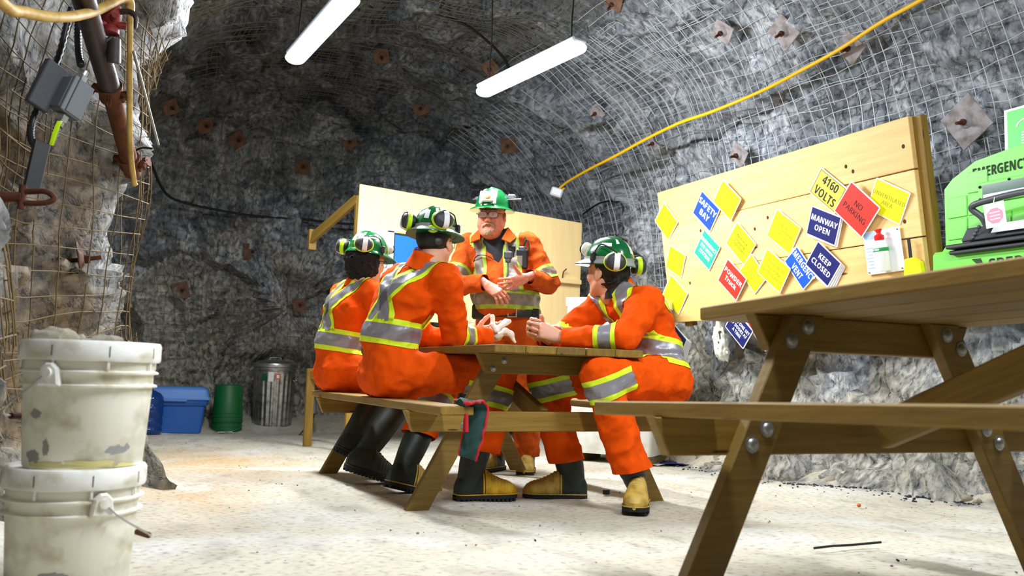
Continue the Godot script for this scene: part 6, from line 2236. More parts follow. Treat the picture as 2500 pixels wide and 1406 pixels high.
func pail(called: String, label: String, at: Vector3, ear: float, side: float, stains: Array) -> void:
	# squat white plastic pail with a snap lid; ear: angle of the visible handle ear; side: which way the bail hangs
	var t := thing(called, label, "bucket", at, Basis(), "white lidded buckets")
	var g := G.new()
	g.lathe([Vector2(0, 0.004), Vector2(0.121, 0.0), Vector2(0.126, 0.006), Vector2(0.1365, 0.182), Vector2(0.146, 0.183), Vector2(0.1465, 0.187), Vector2(0.1375, 0.190), Vector2(0.138, 0.212), Vector2(0.148, 0.213), Vector2(0.1485, 0.217), Vector2(0.139, 0.221), Vector2(0.140, 0.272)], 64, Transform3D(), 0.75)
	obj("body", g, M.pail, t)
	g = G.new()
	g.lathe([Vector2(0.1435, 0.240), Vector2(0.1495, 0.241), Vector2(0.1515, 0.246), Vector2(0.1515, 0.279), Vector2(0.148, 0.2855), Vector2(0.139, 0.286), Vector2(0.136, 0.279), Vector2(0.0, 0.278)], 64, Transform3D(), 0.75)
	var lid := obj("lid", g, M.pail_lid, t)
	for k in 8:
		var a := TAU * k / 8.0 + 0.24
		g = G.new()
		g.box(Vector3(cos(a) * 0.1512, 0.262, -sin(a) * 0.1512), Vector3(0.0018, 0.024, 0.0022), 0.0, Basis(Vector3.UP, a))
		obj("lid_slit", g, M.gray_plastic, lid)
		g = G.new()
		g.box(Vector3(cos(a) * 0.1455, 0.235, -sin(a) * 0.1455), Vector3(0.004, 0.026, 0.006), 0.001, Basis(Vector3.UP, a))
		obj("lid_tab", g, M.pail_lid, lid)
	var ends := []
	for q in 2:
		var a := ear + PI * q
		var d := Vector3(cos(a), 0, -sin(a))
		g = G.new()
		g.prism(PackedVector2Array([Vector2(-0.026, -0.026), Vector2(0.026, -0.026), Vector2(0.02, 0.012), Vector2(0.008, 0.024), Vector2(-0.008, 0.024), Vector2(-0.02, 0.012)]), 0.018, Transform3D(look(d), d * 0.146 + Vector3(0, 0.211, 0)), 0.004)
		g.lathe([Vector2(0.011, 0), Vector2(0.011, 0.006), Vector2(0.005, 0.007), Vector2(0, 0.007)], 14, Transform3D(Basis(Quaternion(Vector3.UP, d)), d * 0.155 + Vector3(0, 0.213, 0)))
		obj("handle_ear", g, M.pail_lid, t)
		ends.append(d * 0.158 + Vector3(0, 0.213, 0))
	var mid := Vector3(cos(ear + side * PI / 2), 0, -sin(ear + side * PI / 2))
	var pts := []
	for k in 19:
		var f := k / 18.0
		var a := ear + side * PI * f
		var d := Vector3(cos(a), 0, -sin(a))
		pts.append(d * (0.158 + 0.014 * sin(PI * f)) + Vector3(0, 0.213 - 0.105 * pow(sin(PI * f), 0.8), 0))
	g = G.new()
	g.tube(pts, 0.0022, 6)
	obj("bail", g, M.steel, t)
	g = G.new()
	g.tube([pts[8], pts[9], pts[10]], 0.0075, 10)
	obj("grip", g, M.rust, t)
	var rng := RandomNumberGenerator.new()
	rng.seed = int(at.y * 1000) + 7
	for e in stains:   # thin smears of dried paint: [angle, height, half width, half height, material]
		g = G.new()
		var f := g.p(Vector3.ZERO)
		var pts2 := []
		for k in 22:
			var an := TAU * k / 22.0
			var rr := 0.65 + 0.5 * rng.randf()
			pts2.append(Vector2(cos(an) * e[2] * rr, sin(an) * e[3] * rr))
		var wrap := func(q: Vector2) -> Vector3:
			var y: float = clampf(e[1] + q.y, 0.007, 0.178)
			var r := lerpf(0.126, 0.1365, (y - 0.006) / 0.176) + 0.0009
			var an: float = e[0] + q.x / r
			return Vector3(cos(an) * r, y, -sin(an) * r)
		g.v[0] = wrap.call(Vector2.ZERO)
		for q in pts2: g.p(wrap.call(q * 0.5))
		for q in pts2: g.p(wrap.call(q))
		for k in 22:
			var m := (k + 1) % 22
			g.tri(f, 1 + k, 1 + m)
			g.quad(1 + k, 23 + k, 23 + m, 1 + m)
		g.fixn()
		obj("paint_smear", g, e[4], t)

func buckets() -> void:
	# towards the camera is about angle -1.6 (x right, -z away)
	var c := -PI / 2 - 0.02
	pail("bucket", "lower of the two stacked white buckets, cut by the picture's foot", Vector3(-0.012, -0.026, -2.27), c + 0.42, 1.0, [[c - 0.2, 0.06, 0.03, 0.01, M.blot], [c - 0.6, 0.012, 0.03, 0.012, M.blot]])
	pail("bucket", "upper of the two stacked white buckets, ochre stained round its foot", Vector3(0.002, 0.2555, -2.27), c - 0.55, -1.0, [[c + 0.55, 0.045, 0.028, 0.011, M.blot], [c + 0.75, 0.05, 0.008, 0.008, M.blot], [c - 0.85, 0.122, 0.016, 0.011, M.blot], [c - 0.9, 0.03, 0.022, 0.016, M.blot], [c - 0.62, 0.05, 0.008, 0.02, M.blot], [c + 0.1, 0.012, 0.075, 0.012, M.ochre], [c - 0.6, 0.010, 0.05, 0.012, M.ochre], [c + 0.75, 0.008, 0.03, 0.008, M.ochre]])
	var nn := noise(9.0, FastNoiseLite.TYPE_SIMPLEX_SMOOTH, 3, 8)
	for e in [[Vector3(-0.075, 0.55, -2.34), Vector3(0.055, 0.022, 0.04), "tan rock chip on the upper bucket's lid, towards its left side"], [Vector3(0.03, 0.545, -2.37), Vector3(0.07, 0.014, 0.035), "flat pale rock chip on the upper bucket's lid, towards its right side"]]:
		var g := G.new()
		var s := Sdf.new(Vector3(-0.09, -0.04, -0.06), Vector3(0.09, 0.04, 0.06), 0.008)
		s.ell(Vector3.ZERO, e[1], Basis(), 0.01)
		s.wrinkle(nn, 0.012, Vector3.ONE * 2.0, 0.04)
		s.mesh(g)
		tag(obj("rock_chip", g, M.stone, null, Transform3D(Basis(), e[0])), e[2], "stone")

func back_row() -> void:
	# galvanized can
	var at := Vector3(1.81, -0.17, -9.66)
	var t := thing("garbage_can", "fluted galvanized garbage can with a lid against the rock end wall", "garbage can", at)
	var g := G.new()
	var rings := []
	for i in 25:
		var y := 0.012 + 0.66 * i / 24.0
		var q := []
		var fl := clampf(minf(y - 0.03, 0.6 - y) / 0.03, 0.0, 1.0)
		for k in 144:
			var a := -TAU * k / 144.0
			var r := lerpf(0.196, 0.218, y / 0.68) + 0.0045 * fl * cos(a * 24.0)
			q.append(Vector3(cos(a) * r, y, sin(a) * r))
		rings.append(q)
	g.loft(rings)
	for e in [[0.008, 0.202], [0.64, 0.222], [0.672, 0.222]]:
		g.lathe([Vector2(e[1] - 0.006, e[0] - 0.009), Vector2(e[1], e[0] - 0.007), Vector2(e[1] + 0.003, e[0]), Vector2(e[1], e[0] + 0.007), Vector2(e[1] - 0.006, e[0] + 0.009)], 64)
	obj("body", g, M.galv, t)
	g = G.new()
	g.lathe([Vector2(0.226, 0.675), Vector2(0.236, 0.675), Vector2(0.238, 0.70), Vector2(0.234, 0.712), Vector2(0.20, 0.722), Vector2(0.19, 0.735), Vector2(0.08, 0.752), Vector2(0.0, 0.756)], 64)
	g.tube(spline([Vector3(-0.06, 0.75, 0), Vector3(-0.05, 0.775, 0), Vector3(0.05, 0.775, 0), Vector3(0.06, 0.75, 0)]), 0.005, 8)
	obj("lid", g, M.galv, t)
	for s: float in [-1.0, 1.0]:
		g = G.new()
		var d := Vector3(0.9 * s, 0, 0.43 * s)
		g.tube(spline([d * 0.215 + Vector3(0, 0.54, 0) + Vector3(0.43, 0, -0.9) * 0.06, d * 0.245 + Vector3(0, 0.52, 0) + Vector3(0.43, 0, -0.9) * 0.05, d * 0.245 + Vector3(0, 0.52, 0) - Vector3(0.43, 0, -0.9) * 0.05, d * 0.215 + Vector3(0, 0.54, 0) - Vector3(0.43, 0, -0.9) * 0.06]), 0.005, 8)
		obj("handle", g, M.galv, t)
	for e in [[-2.28, 0.565, 0.05, 0.075, M.green_pail], [-1.93, 0.57, 0.055, 0.10, M.white_plastic], [-1.60, 0.575, 0.05, 0.06, mat(Color(0.85, 0.45, 0.25), 0.5)], [-1.60, 0.575, 0.026, 0.032, M.paper]]:
		g = G.new()
		var q := []
		for j in 2:
			var r := []
			for k in 9:
				var a: float = e[0] + (k / 8.0 - 0.5) * e[2] / 0.218
				var rr := 0.2205 if e[4] == M.paper else 0.2195
				r.append(Vector3(cos(a) * rr, e[1] + (j - 0.5) * e[3], -sin(a) * rr))
			q.append(r)
		g.loft(q, false, false)
		g.fixn()
		obj("sticker", g, e[4], t)
	# two nested upturned pails
	for k in 2:
		var p := thing("green_pail", "upper of two nested upturned green pails by the rock end wall" if k else "lower of two nested upturned green pails, a thin bail round its rim", "bucket", Vector3(1.305, -0.168 + 0.10 * k, -9.39), Basis(), "upturned green pails")
		g = G.new()
		g.lathe([Vector2(0.148, 0.0), Vector2(0.156, 0.001), Vector2(0.157, 0.012), Vector2(0.150, 0.016), Vector2(0.150, 0.05), Vector2(0.155, 0.052), Vector2(0.155, 0.060), Vector2(0.149, 0.064), Vector2(0.148, 0.085), Vector2(0.152, 0.088), Vector2(0.152, 0.094), Vector2(0.146, 0.097), Vector2(0.134, 0.37), Vector2(0.128, 0.378), Vector2(0.118, 0.376), Vector2(0.0, 0.374)], 48, Transform3D(), 0.7)
		obj("body", g, M.green_pail, p)
		if k == 0:
			g = G.new()
			var pts := []
			for j in 15:
				var f := j / 14.0
				var a := -PI * f - 0.35
				pts.append(Vector3(cos(a) * 0.166, 0.075 - 0.068 * sin(PI * f), -sin(a) * 0.166))
			g.tube(pts, 0.003, 6)
			obj("bail", g, M.steel, p)
			tag(obj("paper_scrap", _flat_sheet(0.14, 0.06), M.paper, null, Transform3D(Basis(Vector3.UP, 0.3), Vector3(1.27, -0.158, -9.17))), "small white paper scrap lying before the green pails", "paper")
	# blue tote
	t = thing("storage_tote", "blue plastic storage tote with a paler dusty lid by the rock end wall", "storage tote", Vector3(0.80, -0.168, -9.37), Basis(Vector3.UP, -0.12))
	var rr := func(y: float, w: float, d: float) -> Array:
		var q := []
		for c in [[1, -1, 0.0], [-1, -1, PI / 2], [-1, 1, PI], [1, 1, PI * 1.5]]:
			for k in 5:
				var a: float = c[2] + k * PI / 8.0
				q.append(Vector3(c[0] * (w / 2 - 0.035) + cos(a) * 0.035, y, c[1] * (d / 2 - 0.035) - sin(a) * 0.035))
		return q
	g = G.new()
	g.loft([rr.call(0.0, 0.50, 0.33), rr.call(0.01, 0.51, 0.34), rr.call(0.27, 0.56, 0.38), rr.call(0.272, 0.60, 0.42), rr.call(0.335, 0.62, 0.43)])
	obj("body", g, M.blue_bin, t)
	g = G.new()
	g.loft([rr.call(0.327, 0.65, 0.46), rr.call(0.347, 0.655, 0.465), rr.call(0.357, 0.63, 0.44), rr.call(0.42, 0.60, 0.41), rr.call(0.44, 0.57, 0.38), rr.call(0.452, 0.50, 0.32)])
	g.box(Vector3(0, 0.322, 0.235), Vector3(0.22, 0.03, 0.02), 0.008)
	obj("lid", g, M.blue_lid, t)
	# water jug
	t = thing("water_jug", "dark blue water jug with a red cap between the white buckets and the tote", "water jug", Vector3(0.535, -0.168, -9.10))
	g = G.new()
	g.lathe([Vector2(0.0, 0.0), Vector2(0.115, 0.0), Vector2(0.132, 0.012), Vector2(0.135, 0.05), Vector2(0.127, 0.065), Vector2(0.127, 0.078), Vector2(0.135, 0.09), Vector2(0.135, 0.135), Vector2(0.127, 0.15), Vector2(0.127, 0.163), Vector2(0.135, 0.175), Vector2(0.135, 0.27), Vector2(0.127, 0.285), Vector2(0.127, 0.297), Vector2(0.134, 0.31), Vector2(0.13, 0.35), Vector2(0.105, 0.385), Vector2(0.06, 0.41), Vector2(0.033, 0.42), Vector2(0.028, 0.44)], 40, Transform3D(), 0.3)
	obj("jug", g, M.blue_water, t)
	g = G.new()
	g.lathe([Vector2(0.032, 0.43), Vector2(0.034, 0.435), Vector2(0.034, 0.462), Vector2(0.028, 0.468), Vector2(0, 0.469)], 20)
	obj("cap", g, M.red_plastic, t)
	# shovel
	t = thing("shovel", "rusty shovel standing by the far bench's left end, blade on the floor", "shovel", Vector3(1.942, -0.172, -8.92))
	g = G.new()
	g.tube(spline([Vector3(0.155, 0.21, -0.05), Vector3(0.17, 0.30, -0.10), Vector3(0.165, 0.42, -0.18), Vector3(0.18, 0.75, -0.42)]), 0.016, 10)
	obj("handle", g, M.alu, t)
	g = G.new()
	rings = []
	for e in [[Vector3(0.0, 0.0, 0.0), 0.012], [Vector3(0.03, 0.035, 0.0), 0.06], [Vector3(0.07, 0.09, -0.005), 0.10], [Vector3(0.115, 0.15, -0.02), 0.10], [Vector3(0.145, 0.19, -0.04), 0.05], [Vector3(0.16, 0.22, -0.055), 0.02]]:
		var q := []
		var ac := Vector3(0.35, 0.1, -0.9).normalized()
		var nr := Vector3(0.7, -0.65, 0.2).normalized()
		for k in 12:
			var a := TAU * k / 12.0
			q.append(e[0] + ac * cos(a) * e[1] + nr * (sin(a) * 0.004 + cos(a) * cos(a) * 0.02 * e[1] / 0.1))
		rings.append(q)
	g.loft(rings)
	obj("blade", g, M.pipe_rust, t)

func _flat_sheet(w: float, d: float) -> G:
	var g := G.new()
	var rings := []
	for i in 5:
		var q := []
		for k in 5:
			q.append(Vector3((k / 4.0 - 0.5) * w, 0.004 * sin(i * 1.7 + k * 0.9), -(i / 4.0 - 0.5) * d))
		for k in range(4, -1, -1):
			q.append(Vector3((k / 4.0 - 0.5) * w, 0.004 * sin(i * 1.7 + k * 0.9) - 0.002, -(i / 4.0 - 0.5) * d))
		rings.append(q)
	g.loft(rings)
	return g

func small_things() -> void:
	for e in [[Vector3(4.02, -0.158, -5.72), 0.30, 0.2, 0.5, M.paper, "white paper lying on the floor in front of the notice board"], [Vector3(4.18, -0.152, -5.66), 0.26, 0.24, -0.6, M.sign_navy, "navy blue sign fallen flat on the floor below the notice board"], [Vector3(4.05, -0.148, -5.90), 0.24, 0.2, 0.9, M.pale_print, "pale blue printed sheet on the floor, farthest of the fallen papers"]]:
		tag(obj("fallen_paper", _flat_sheet(e[1], e[2]), e[4], null, Transform3D(Basis(Vector3.UP, e[3]), e[0])), e[5], "paper")
	var g := G.new()
	g.tube([Vector3(0, 0, 0), Vector3(0.08, 0.003, 0.003), Vector3(0.17, 0.0, -0.002), Vector3(0.295, 0.004, 0.008)], 0.0045, 6)
	tag(obj("stick", g, M.black, null, Transform3D(Basis(), Vector3(2.174, -0.042, -2.192))), "thin dark stick lying on the floor under the close table", "stick")
	g = G.new()
	g.box(Vector3.ZERO, Vector3(0.03, 0.025, 0.025), 0.002, Basis(Vector3.UP, 0.4))
	tag(obj("block", g, M.black, null, Transform3D(Basis(), Vector3(2.413, -0.086, -3.853))), "small black block on the floor between the right miner's boots", "block")
	g = G.new()
	g.ball(Vector3.ZERO, Vector3(0.014, 0.009, 0.01), Basis(Vector3.UP, 0.5), 10, 7)
	tag(obj("pebble", g, mat(Color(0.75, 0.38, 0.14), 0.7), null, Transform3D(Basis(), Vector3(3.424, -0.090, -3.158))), "small orange pebble alone on the floor near the right rock wall", "stone")
	# plastic bag caught under the board
	var s := Sdf.new(Vector3(-0.12, -0.34, -0.1), Vector3(0.12, 0.04, 0.1), 0.009)
	s.cap(Vector3(0, 0.01, 0), Vector3(-0.005, -0.1, 0.0), 0.025, 0.05, 0.02)
	s.cap(Vector3(-0.005, -0.1, 0.0), Vector3(0.012, -0.23, 0.0), 0.05, 0.062, 0.02)
	s.cap(Vector3(0.012, -0.23, 0.0), Vector3(0.045, -0.295, 0.0), 0.05, 0.012, 0.02)
	s.wrinkle(noise(11.0, FastNoiseLite.TYPE_SIMPLEX_SMOOTH, 3, 9, FastNoiseLite.FRACTAL_RIDGED), 0.018, Vector3(1.6, 0.7, 1.6), 0.05)
	g = G.new()
	s.mesh(g)
	var b := obj("plastic_bag", g, M.bag)
	b.transform = board_at * Transform3D(Basis(), Vector3(0.648, -0.01, 0.045))
	tag(b, "crumpled clear plastic bag hanging from the board's lower edge", "plastic bag")

func rock_bolts() -> void:
	var spots := [
		[Vector3(4.00, 3.03, -4.95), 0.16, 0.6, "under the roof at the right, nearest the close table's left corner"], [Vector3(4.13, 2.89, -4.41), 0.19, 0.4, "high on the right wall, larger and between two others"], [Vector3(4.28, 2.66, -4.00), 0.17, 0.5, "on the right wall, just below the yellow cable"],
		[Vector3(4.50, 2.04, -3.35), 0.24, 0.5, "big and pale, right of the notice board's upper corner"], [Vector3(4.46, 2.26, -5.29), 0.16, 0.7, "just above the notice board's top edge"], [Vector3(4.58, 2.68, -6.53), 0.13, 0.2, "below the yellow cable, left of the notice board"],
		[Vector3(3.11, 3.43, -8.98), 0.17, 0.4, "tan, in the dark roof between the two lamps"], [Vector3(4.09, 3.09, -8.69), 0.17, 0.05, "squared, in the dark right corner under the right lamp"], [Vector3(2.39, 3.61, -8.14), 0.15, 0.3, "in the dark roof beside the left lamp"], [Vector3(3.34, 3.51, -7.58), 0.15, 0.5, "in the dark roof left of the right lamp's far end"],
		[Vector3(2.04, 2.83, -9.99), 0.17, 0.1, "in the end wall, straight above the plywood's left corner"], [Vector3(1.56, 1.81, -10.23), 0.19, 0.1, "in the end wall left of the plywood brace"], [Vector3(0.81, 1.30, -10.14), 0.18, 0.3, "low in the end wall, above the blue tote"], [Vector3(2.50, 3.14, -9.71), 0.16, 0.6, "in the end wall, high above the plywood's left third"],
		[Vector3(0.88, 3.05, -9.57), 0.16, 0.4, "in the dark upper left corner"], [Vector3(1.27, 2.99, -9.80), 0.17, 0.7, "in the dark upper left, right of its neighbour"], [Vector3(2.15, 1.23, -10.24), 0.15, 0.2, "low in the end wall, above the garbage can"], [Vector3(3.50, 3.42, -5.63), 0.15, 0.5, "in the roof at the picture's top edge"],
		[Vector3(-0.17, 0.92, -4.25), 0.13, 0.5, "on the rust-stained left wall above the buckets"], [Vector3(0.24, 3.04, -8.41), 0.15, 0.3, "beside the hanging pipe on the upper left wall"], [Vector3(0.50, 3.07, -9.13), 0.15, 0.6, "with a long stub, right of the hanging hose"], [Vector3(4.25, 3.06, -6.98), 0.14, 0.4, "on the right wall just right of the right lamp"]]
	for e in spots:
		var p: Vector3 = e[0]
		var n := inward(p)
		p += n * (bulk(p) + 0.02)
		var b := look(n) * Basis(Vector3.BACK, e[2])
		var t := thing("rock_bolt", "steel rock bolt plate " + e[3], "rock bolt", p, b, "rock bolts with square plates")
		var w: float = e[1]
		var g := G.new()
		var rings := []
		g.prism(PackedVector2Array([Vector2(-w, -w) / 2, Vector2(w, -w) / 2, Vector2(w, w) / 2, Vector2(-w, w) / 2]), 0.009, Transform3D(Basis(), Vector3(0, 0, 0.05)), 0.003)
		g.lathe([Vector2(0.042, 0.0), Vector2(0.03, 0.014), Vector2(0.018, 0.018)], 16, Transform3D(Basis(Quaternion(Vector3.UP, Vector3.BACK)), Vector3(0, 0, 0.054)))
		obj("plate", g, M.plate if p.x > 3.9 and p.z > -7.2 else M.plate_rust, t)
		g = G.new()
		var hx := []
		for k in 6: hx.append(Vector2(cos(k * PI / 3), sin(k * PI / 3)) * 0.02)
		g.prism(PackedVector2Array(hx), 0.022, Transform3D(Basis(), Vector3(0, 0, 0.083)), 0.003)
		g.tube([Vector3(0, 0, 0.0), Vector3(0, 0, 0.14)], 0.010, 10)
		obj("bolt", g, M.rust, t)

func cables() -> void:
	var g := G.new()
	var off := Vector3(-0.1, -0.03, 0)
	g.tube(spline([Vector3(4.19, 2.405, -7.68), Vector3(4.21, 2.452, -7.53), Vector3(4.23, 2.502, -7.15), Vector3(4.21, 2.52, -6.69), Vector3(4.19, 2.555, -6.13), Vector3(4.168, 2.565, -5.64), Vector3(4.20, 2.565, -5.26), Vector3(4.258, 2.599, -4.78), Vector3(4.237, 2.622, -4.353), Vector3(4.214, 2.645, -4.005), Vector3(4.179, 2.687, -3.649), Vector3(4.159, 2.706, -3.355), Vector3(4.12, 2.75, -2.8), Vector3(4.12, 2.75, -1.5)], 5), 0.013, 10)
	tag(obj("yellow_cable", g, M.yellow_cable), "thick yellow cable strung along the upper right wall to a white box", "cable")
	var t := thing("cable_box", "small white plug box at the yellow cable's lower end", "junction box", Vector3(4.175, 2.36, -7.72), Basis(Vector3.UP, -0.5) * Basis(Vector3.BACK, -0.3))
	g = G.new(); g.box(Vector3.ZERO, Vector3(0.12, 0.09, 0.10), 0.01)
	obj("box", g, M.white_plastic, t)
	g = G.new(); g.box(Vector3(0, 0, 0.052), Vector3(0.10, 0.07, 0.012), 0.004)
	obj("cover", g, M.white_plastic, t)
	g = G.new(); g.tube([Vector3(0.04, 0.04, 0), Vector3(0.055, 0.075, 0)], 0.018, 10)
	obj("gland", g, M.yellow_cable, t)
	g = G.new()
	g.tube(spline([Vector3(0.308, 2.713, -9.324), Vector3(0.43, 2.56, -9.617), Vector3(0.556, 2.355, -9.80), Vector3(0.714, 2.259, -9.90), Vector3(1.111, 2.22, -10.0), Vector3(1.565, 2.20, -10.05), Vector3(2.029, 2.22, -10.05), Vector3(2.708, 2.22, -10.03), Vector3(3.3, 2.3, -9.7)]), 0.014, 8)
	tag(obj("black_cable", g, M.black_cable), "black cable sagging across the rock end wall above the tote and can", "cable")
	g = G.new()
	g.tube(spline([Vector3(1.9, 3.55, -6.6), Vector3(2.203, 3.56, -6.746), Vector3(2.439, 3.55, -6.789), Vector3(2.812, 3.52, -6.859), Vector3(3.323, 3.42, -7.20), Vector3(3.54, 3.33, -7.60)]), 0.013, 8)
	tag(obj("black_cable", g, M.black_cable), "black cable looping under the dark roof between the lamps", "cable")
	g = G.new()
	g.tube(spline([Vector3(4.70, 2.25, -8.077), Vector3(4.69, 2.31, -7.729), Vector3(4.70, 2.28, -7.436), Vector3(4.73, 2.17, -7.332), Vector3(4.78, 1.5, -7.42)]), 0.010, 8)
	tag(obj("black_cable", g, M.black_cable), "black cable bent down the rock between the plywood and the notice board", "cable")

func left_gear() -> void:
	# steel air pipe slung along the left wall, lengths joined by rusty couplings
	var t := thing("air_pipe", "dark steel pipe with rusty couplings slung along the left wall", "pipe", Vector3(-0.056, 1.711, -3.681))
	var o := t.position
	var pts := [Vector3(-0.20, 1.99, -2.7), Vector3(-0.131, 1.818, -3.259), Vector3(-0.111, 1.797, -3.419), Vector3(-0.056, 1.711, -3.681), Vector3(0.0, 1.612, -3.90)]
	var g := G.new()
	var q := []
	for p in pts: q.append(p - o)
	g.tube(q, 0.041, 18)
	obj("pipe", g, M.pipe, t)
	g = G.new()
	g.tube([pts[4] - o, Vector3(0.103, 1.406, -4.307) - o, Vector3(0.118, 1.375, -4.37) - o], 0.037, 18)
	obj("rusty_pipe", g, M.pipe_rust, t)
	for e in [[pts[4], 0.05, 0.07], [Vector3(0.10, 1.412, -4.295), 0.047, 0.06], [Vector3(-0.125, 1.81, -3.30), 0.047, 0.05]]:
		g = G.new()
		var d := (Vector3(0.103, 1.406, -4.307) - pts[4] as Vector3).normalized()
		var bq := Basis(Quaternion(Vector3.UP, d))
		g.lathe([Vector2(0.036, -e[2] / 2), Vector2(e[1], -e[2] / 2), Vector2(e[1], -e[2] / 5), Vector2(e[1] - 0.004, 0), Vector2(e[1], e[2] / 5), Vector2(e[1], e[2] / 2), Vector2(0.036, e[2] / 2)], 20, Transform3D(bq, e[0] - o), 0.8)
		for s: float in [-1.0, 1.0]:
			g.box(e[0] - o + bq * Vector3(s * (e[1] + 0.012), 0, 0), Vector3(0.03, 0.035, 0.03), 0.006, bq)
			g.tube([e[0] - o + bq * Vector3(s * (e[1] + 0.014), 0, -0.035), e[0] - o + bq * Vector3(s * (e[1] + 0.014), 0, 0.035)], 0.007, 8)
		obj("coupling", g, M.pipe_rust, t)
	g = G.new()   # branch at the low end
	g.tube([Vector3(0.11, 1.40, -4.34) - o, Vector3(0.165, 1.42, -4.30) - o], 0.016, 10)
	g.tube([Vector3(0.165, 1.42, -4.30) - o, Vector3(0.178, 1.425, -4.29) - o], 0.024, 10)
	obj("branch", g, M.pipe_rust, t)
	g = G.new()
	g.tube(spline([Vector3(0.12, 1.47, -4.30) - o, Vector3(0.15, 1.48, -4.27) - o, Vector3(0.19, 1.475, -4.24) - o]), 0.005, 6)
	obj("wire_tie", g, M.black, t)
	g = G.new()   # chain under the first coupling
	for k in 5:
		var c := Vector3(-0.005, 1.665 - 0.028 * k, -3.86) - o
		var lk := []
		for j in 9: lk.append(c + Basis(Vector3.UP, k * 1.4) * Vector3(cos(TAU * j / 8) * 0.009, sin(TAU * j / 8) * 0.018, 0))
		g.tube(lk, 0.003, 5, false)
	obj("chain", g, M.rust, t)
	# valve
	t = thing("valve", "red-painted air valve with a dark lever beside the pipe's upper end", "valve", Vector3(-0.02, 1.80, -3.62))
	g = G.new()
	g.ball(Vector3(0.0, 0.03, 0.0), Vector3(0.04, 0.05, 0.04))
	for k in 5:
		var d := Vector3(cos(k * 1.3), 0.4 * sin(k * 2.1), sin(k * 1.3)).normalized()
		g.tube([d * 0.02, d * 0.055], 0.014, 8)
	g.lathe([Vector2(0.0, -0.04), Vector2(0.034, -0.04), Vector2(0.034, -0.02), Vector2(0.024, -0.01), Vector2(0.024, 0.03), Vector2(0.036, 0.05), Vector2(0.036, 0.07), Vector2(0, 0.07)], 18)
	obj("body", g, M.valve_red, t)
	g = G.new()
	g.tube(spline([Vector3(0.02, 0.045, 0.01), Vector3(0.06, 0.05, 0.03), Vector3(0.085, 0.03, 0.04), Vector3(0.088, -0.015, 0.04)]), [0.012, 0.012, 0.012, 0.012, 0.012, 0.012, 0.011, 0.011, 0.011, 0.011, 0.010, 0.010, 0.010, 0.009, 0.009, 0.008, 0.008, 0.007, 0.006], 8)
	obj("lever", g, M.pipe, t)
	g = G.new()
	g.tube([Vector3(0.015, -0.05, -0.02), Vector3(0.022, -0.14, -0.04)], 0.026, 14)
	g.tube([Vector3(-0.03, -0.09, 0.0), Vector3(0.01, -0.05, 0.0)], 0.007, 8)
	obj("nozzle", g, M.pipe, t)
	# hose looped over the pipe
	g = G.new()
	g.tube(spline([Vector3(-0.46, 1.62, -2.55), Vector3(-0.317, 1.559, -2.931), Vector3(-0.263, 1.587, -3.069), Vector3(-0.169, 1.654, -3.24), Vector3(-0.076, 1.777, -3.46), Vector3(0.010, 1.90, -3.60), Vector3(0.04, 1.91, -3.64), Vector3(0.045, 1.87, -3.66)]), 0.0185, 12)
	tag(obj("air_hose", g, M.hose), "pale yellow air hose drooping across the upper left corner", "hose")
	g = G.new()
	g.tube(spline([Vector3(0.048, 1.86, -3.66), Vector3(0.052, 1.80, -3.70), Vector3(0.085, 1.455, -3.98), Vector3(0.115, 1.30, -4.10), Vector3(0.125, 1.275, -4.12)]), 0.0125, 10)
	tag(obj("air_hose", g, M.hose), "pale yellow hose hanging straight down past the pipe's couplings", "hose")
	g = G.new()
	g.tube([Vector3(0.07, 1.74, -3.72), Vector3(0.20, 1.44, -4.0)], 0.006, 8)
	tag(obj("steel_rod", g, M.bolt), "thin steel rod slanting down beside the hanging hose", "rod")
	# junction box with conduits
	var jb := look(Vector3(0.62, -0.1, 0.78), Vector3(0.30, 0.93, -0.1))
	t = thing("junction_box", "gray metal junction box with hex glands on the left wall", "junction box", Vector3(-0.135, 1.505, -3.70), jb)
	g = G.new(); g.box(Vector3(0, 0, 0), Vector3(0.105, 0.145, 0.07), 0.008)
	obj("box", g, M.alu, t)
	g = G.new(); g.box(Vector3(0.008, 0, 0.038), Vector3(0.07, 0.14, 0.008), 0.002)
	g.box(Vector3(-0.04, 0, 0.037), Vector3(0.02, 0.15, 0.012), 0.003)
	obj("cover", g, M.alu, t)
	g = G.new(); g.box(Vector3(-0.085, 0.0, -0.04), Vector3(0.09, 0.19, 0.03), 0.004)
	obj("back_plate", g, M.gray_plastic, t)
	for s: float in [-1.0, 1.0]:
		g = G.new()
		var hx := []
		for k in 6: hx.append(Vector2(cos(k * PI / 3), sin(k * PI / 3)) * 0.023)
		g.prism(PackedVector2Array(hx), 0.03, Transform3D(Basis(Vector3.RIGHT, PI / 2), Vector3(0.0, s * 0.09, 0)), 0.003)
		g.tube([Vector3(0, s * 0.07, 0), Vector3(0, s * 0.125, 0)], 0.016, 12)
		obj("gland", g, M.galv, t)
	var cond := func(p: Array, r: float, label: String) -> void:
		var gg := G.new()
		var sp := spline(p, 12)
		var rad := []
		for k in sp.size(): rad.append(r + 0.0018 * (1.0 if k % 2 else -1.0))
		gg.tube(sp, rad, 10)
		tag(obj("conduit", gg, M.conduit), label, "conduit")
	cond.call([Vector3(-0.165, 1.90, -3.80), Vector3(-0.175, 1.84, -3.80), Vector3(-0.195, 1.693, -3.79), Vector3(-0.235, 1.514, -3.74), Vector3(-0.262, 1.388, -3.72), Vector3(-0.254, 1.313, -3.68), Vector3(-0.215, 1.275, -3.66), Vector3(-0.19, 1.30, -3.66), Vector3(-0.175, 1.375, -3.68)], 0.0125, "black ribbed conduit looping below the gray junction box")
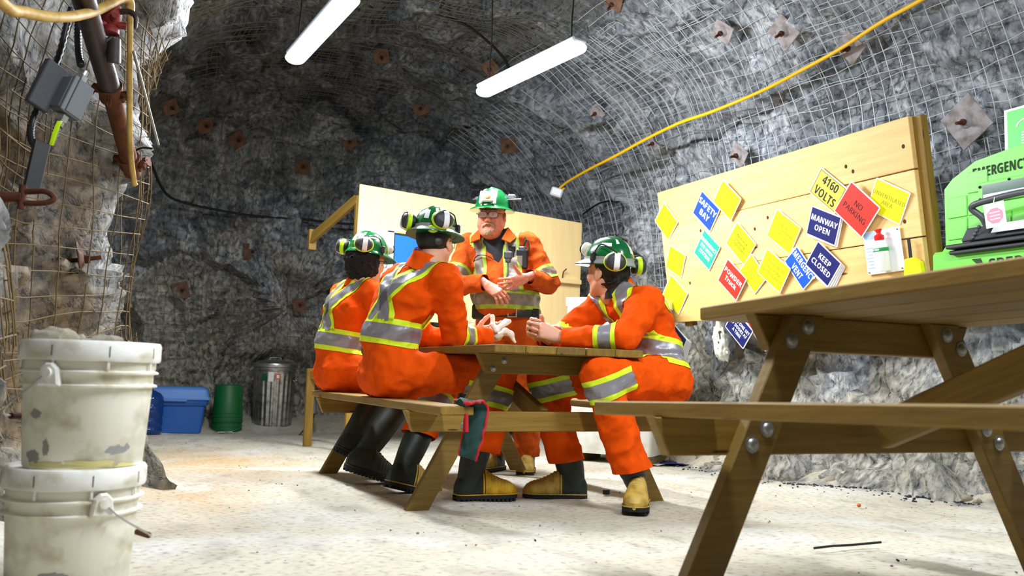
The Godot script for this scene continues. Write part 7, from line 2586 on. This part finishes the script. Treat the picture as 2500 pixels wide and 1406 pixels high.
	cond.call([Vector3(-0.140, 1.88, -3.82), Vector3(-0.135, 1.79, -3.79), Vector3(-0.125, 1.70, -3.74), Vector3(-0.112, 1.64, -3.70)], 0.0125, "short black ribbed conduit entering the junction box from above")
	g = G.new()
	g.loft([[Vector3(-0.176, 1.40, -3.66), Vector3(-0.160, 1.40, -3.655), Vector3(-0.160, 1.40, -3.659), Vector3(-0.176, 1.40, -3.664)], [Vector3(-0.188, 1.35, -3.645), Vector3(-0.170, 1.348, -3.64), Vector3(-0.170, 1.348, -3.644), Vector3(-0.188, 1.35, -3.649)], [Vector3(-0.196, 1.30, -3.64), Vector3(-0.180, 1.298, -3.635), Vector3(-0.180, 1.298, -3.639), Vector3(-0.196, 1.30, -3.644)]])
	tag(obj("yellow_tag", g, M.lime, null), "short yellow tape flag tied under the junction box", "tag")
	# shackle and hook on the wall, lower left
	t = thing("shackle", "rusty shackle on a stub at the far left edge", "shackle", Vector3(-0.26, 1.03, -3.26))
	g = G.new()
	g.tube([Vector3(-0.16, -0.008, -0.05), Vector3(0.02, 0.0, 0.0)], 0.017, 10)
	obj("stub", g, M.rust, t)
	g = G.new()
	g.tube(spline([Vector3(0.02, -0.02, 0.0), Vector3(0.085, -0.017, 0.025), Vector3(0.115, 0.0, 0.035), Vector3(0.087, 0.022, 0.025), Vector3(0.02, 0.018, 0.0)]), 0.0095, 9)
	g.tube([Vector3(0.02, -0.04, 0.0), Vector3(0.02, 0.04, 0.0)], 0.012, 10)
	obj("bow", g, M.rust, t)
	g = G.new()
	g.prism(PackedVector2Array([Vector2(-0.035, -0.11), Vector2(0.02, -0.10), Vector2(0.045, 0.08), Vector2(-0.01, 0.09)]), 0.018, Transform3D(Basis(Vector3.UP, 0.4), Vector3(-0.22, 1.17, -3.40)), 0.004)
	tag(obj("rubber_flap", g, M.black), "black rubber flap hanging above the rusty shackle", "rubber flap")

func build() -> void:
	tables()
	notice_board()
	ply_stand()
	cabinet()
	eyewash_station()
	miners()
	gloves()
	buckets()
	back_row()
	small_things()
	rock_bolts()
	cables()
	left_gear()
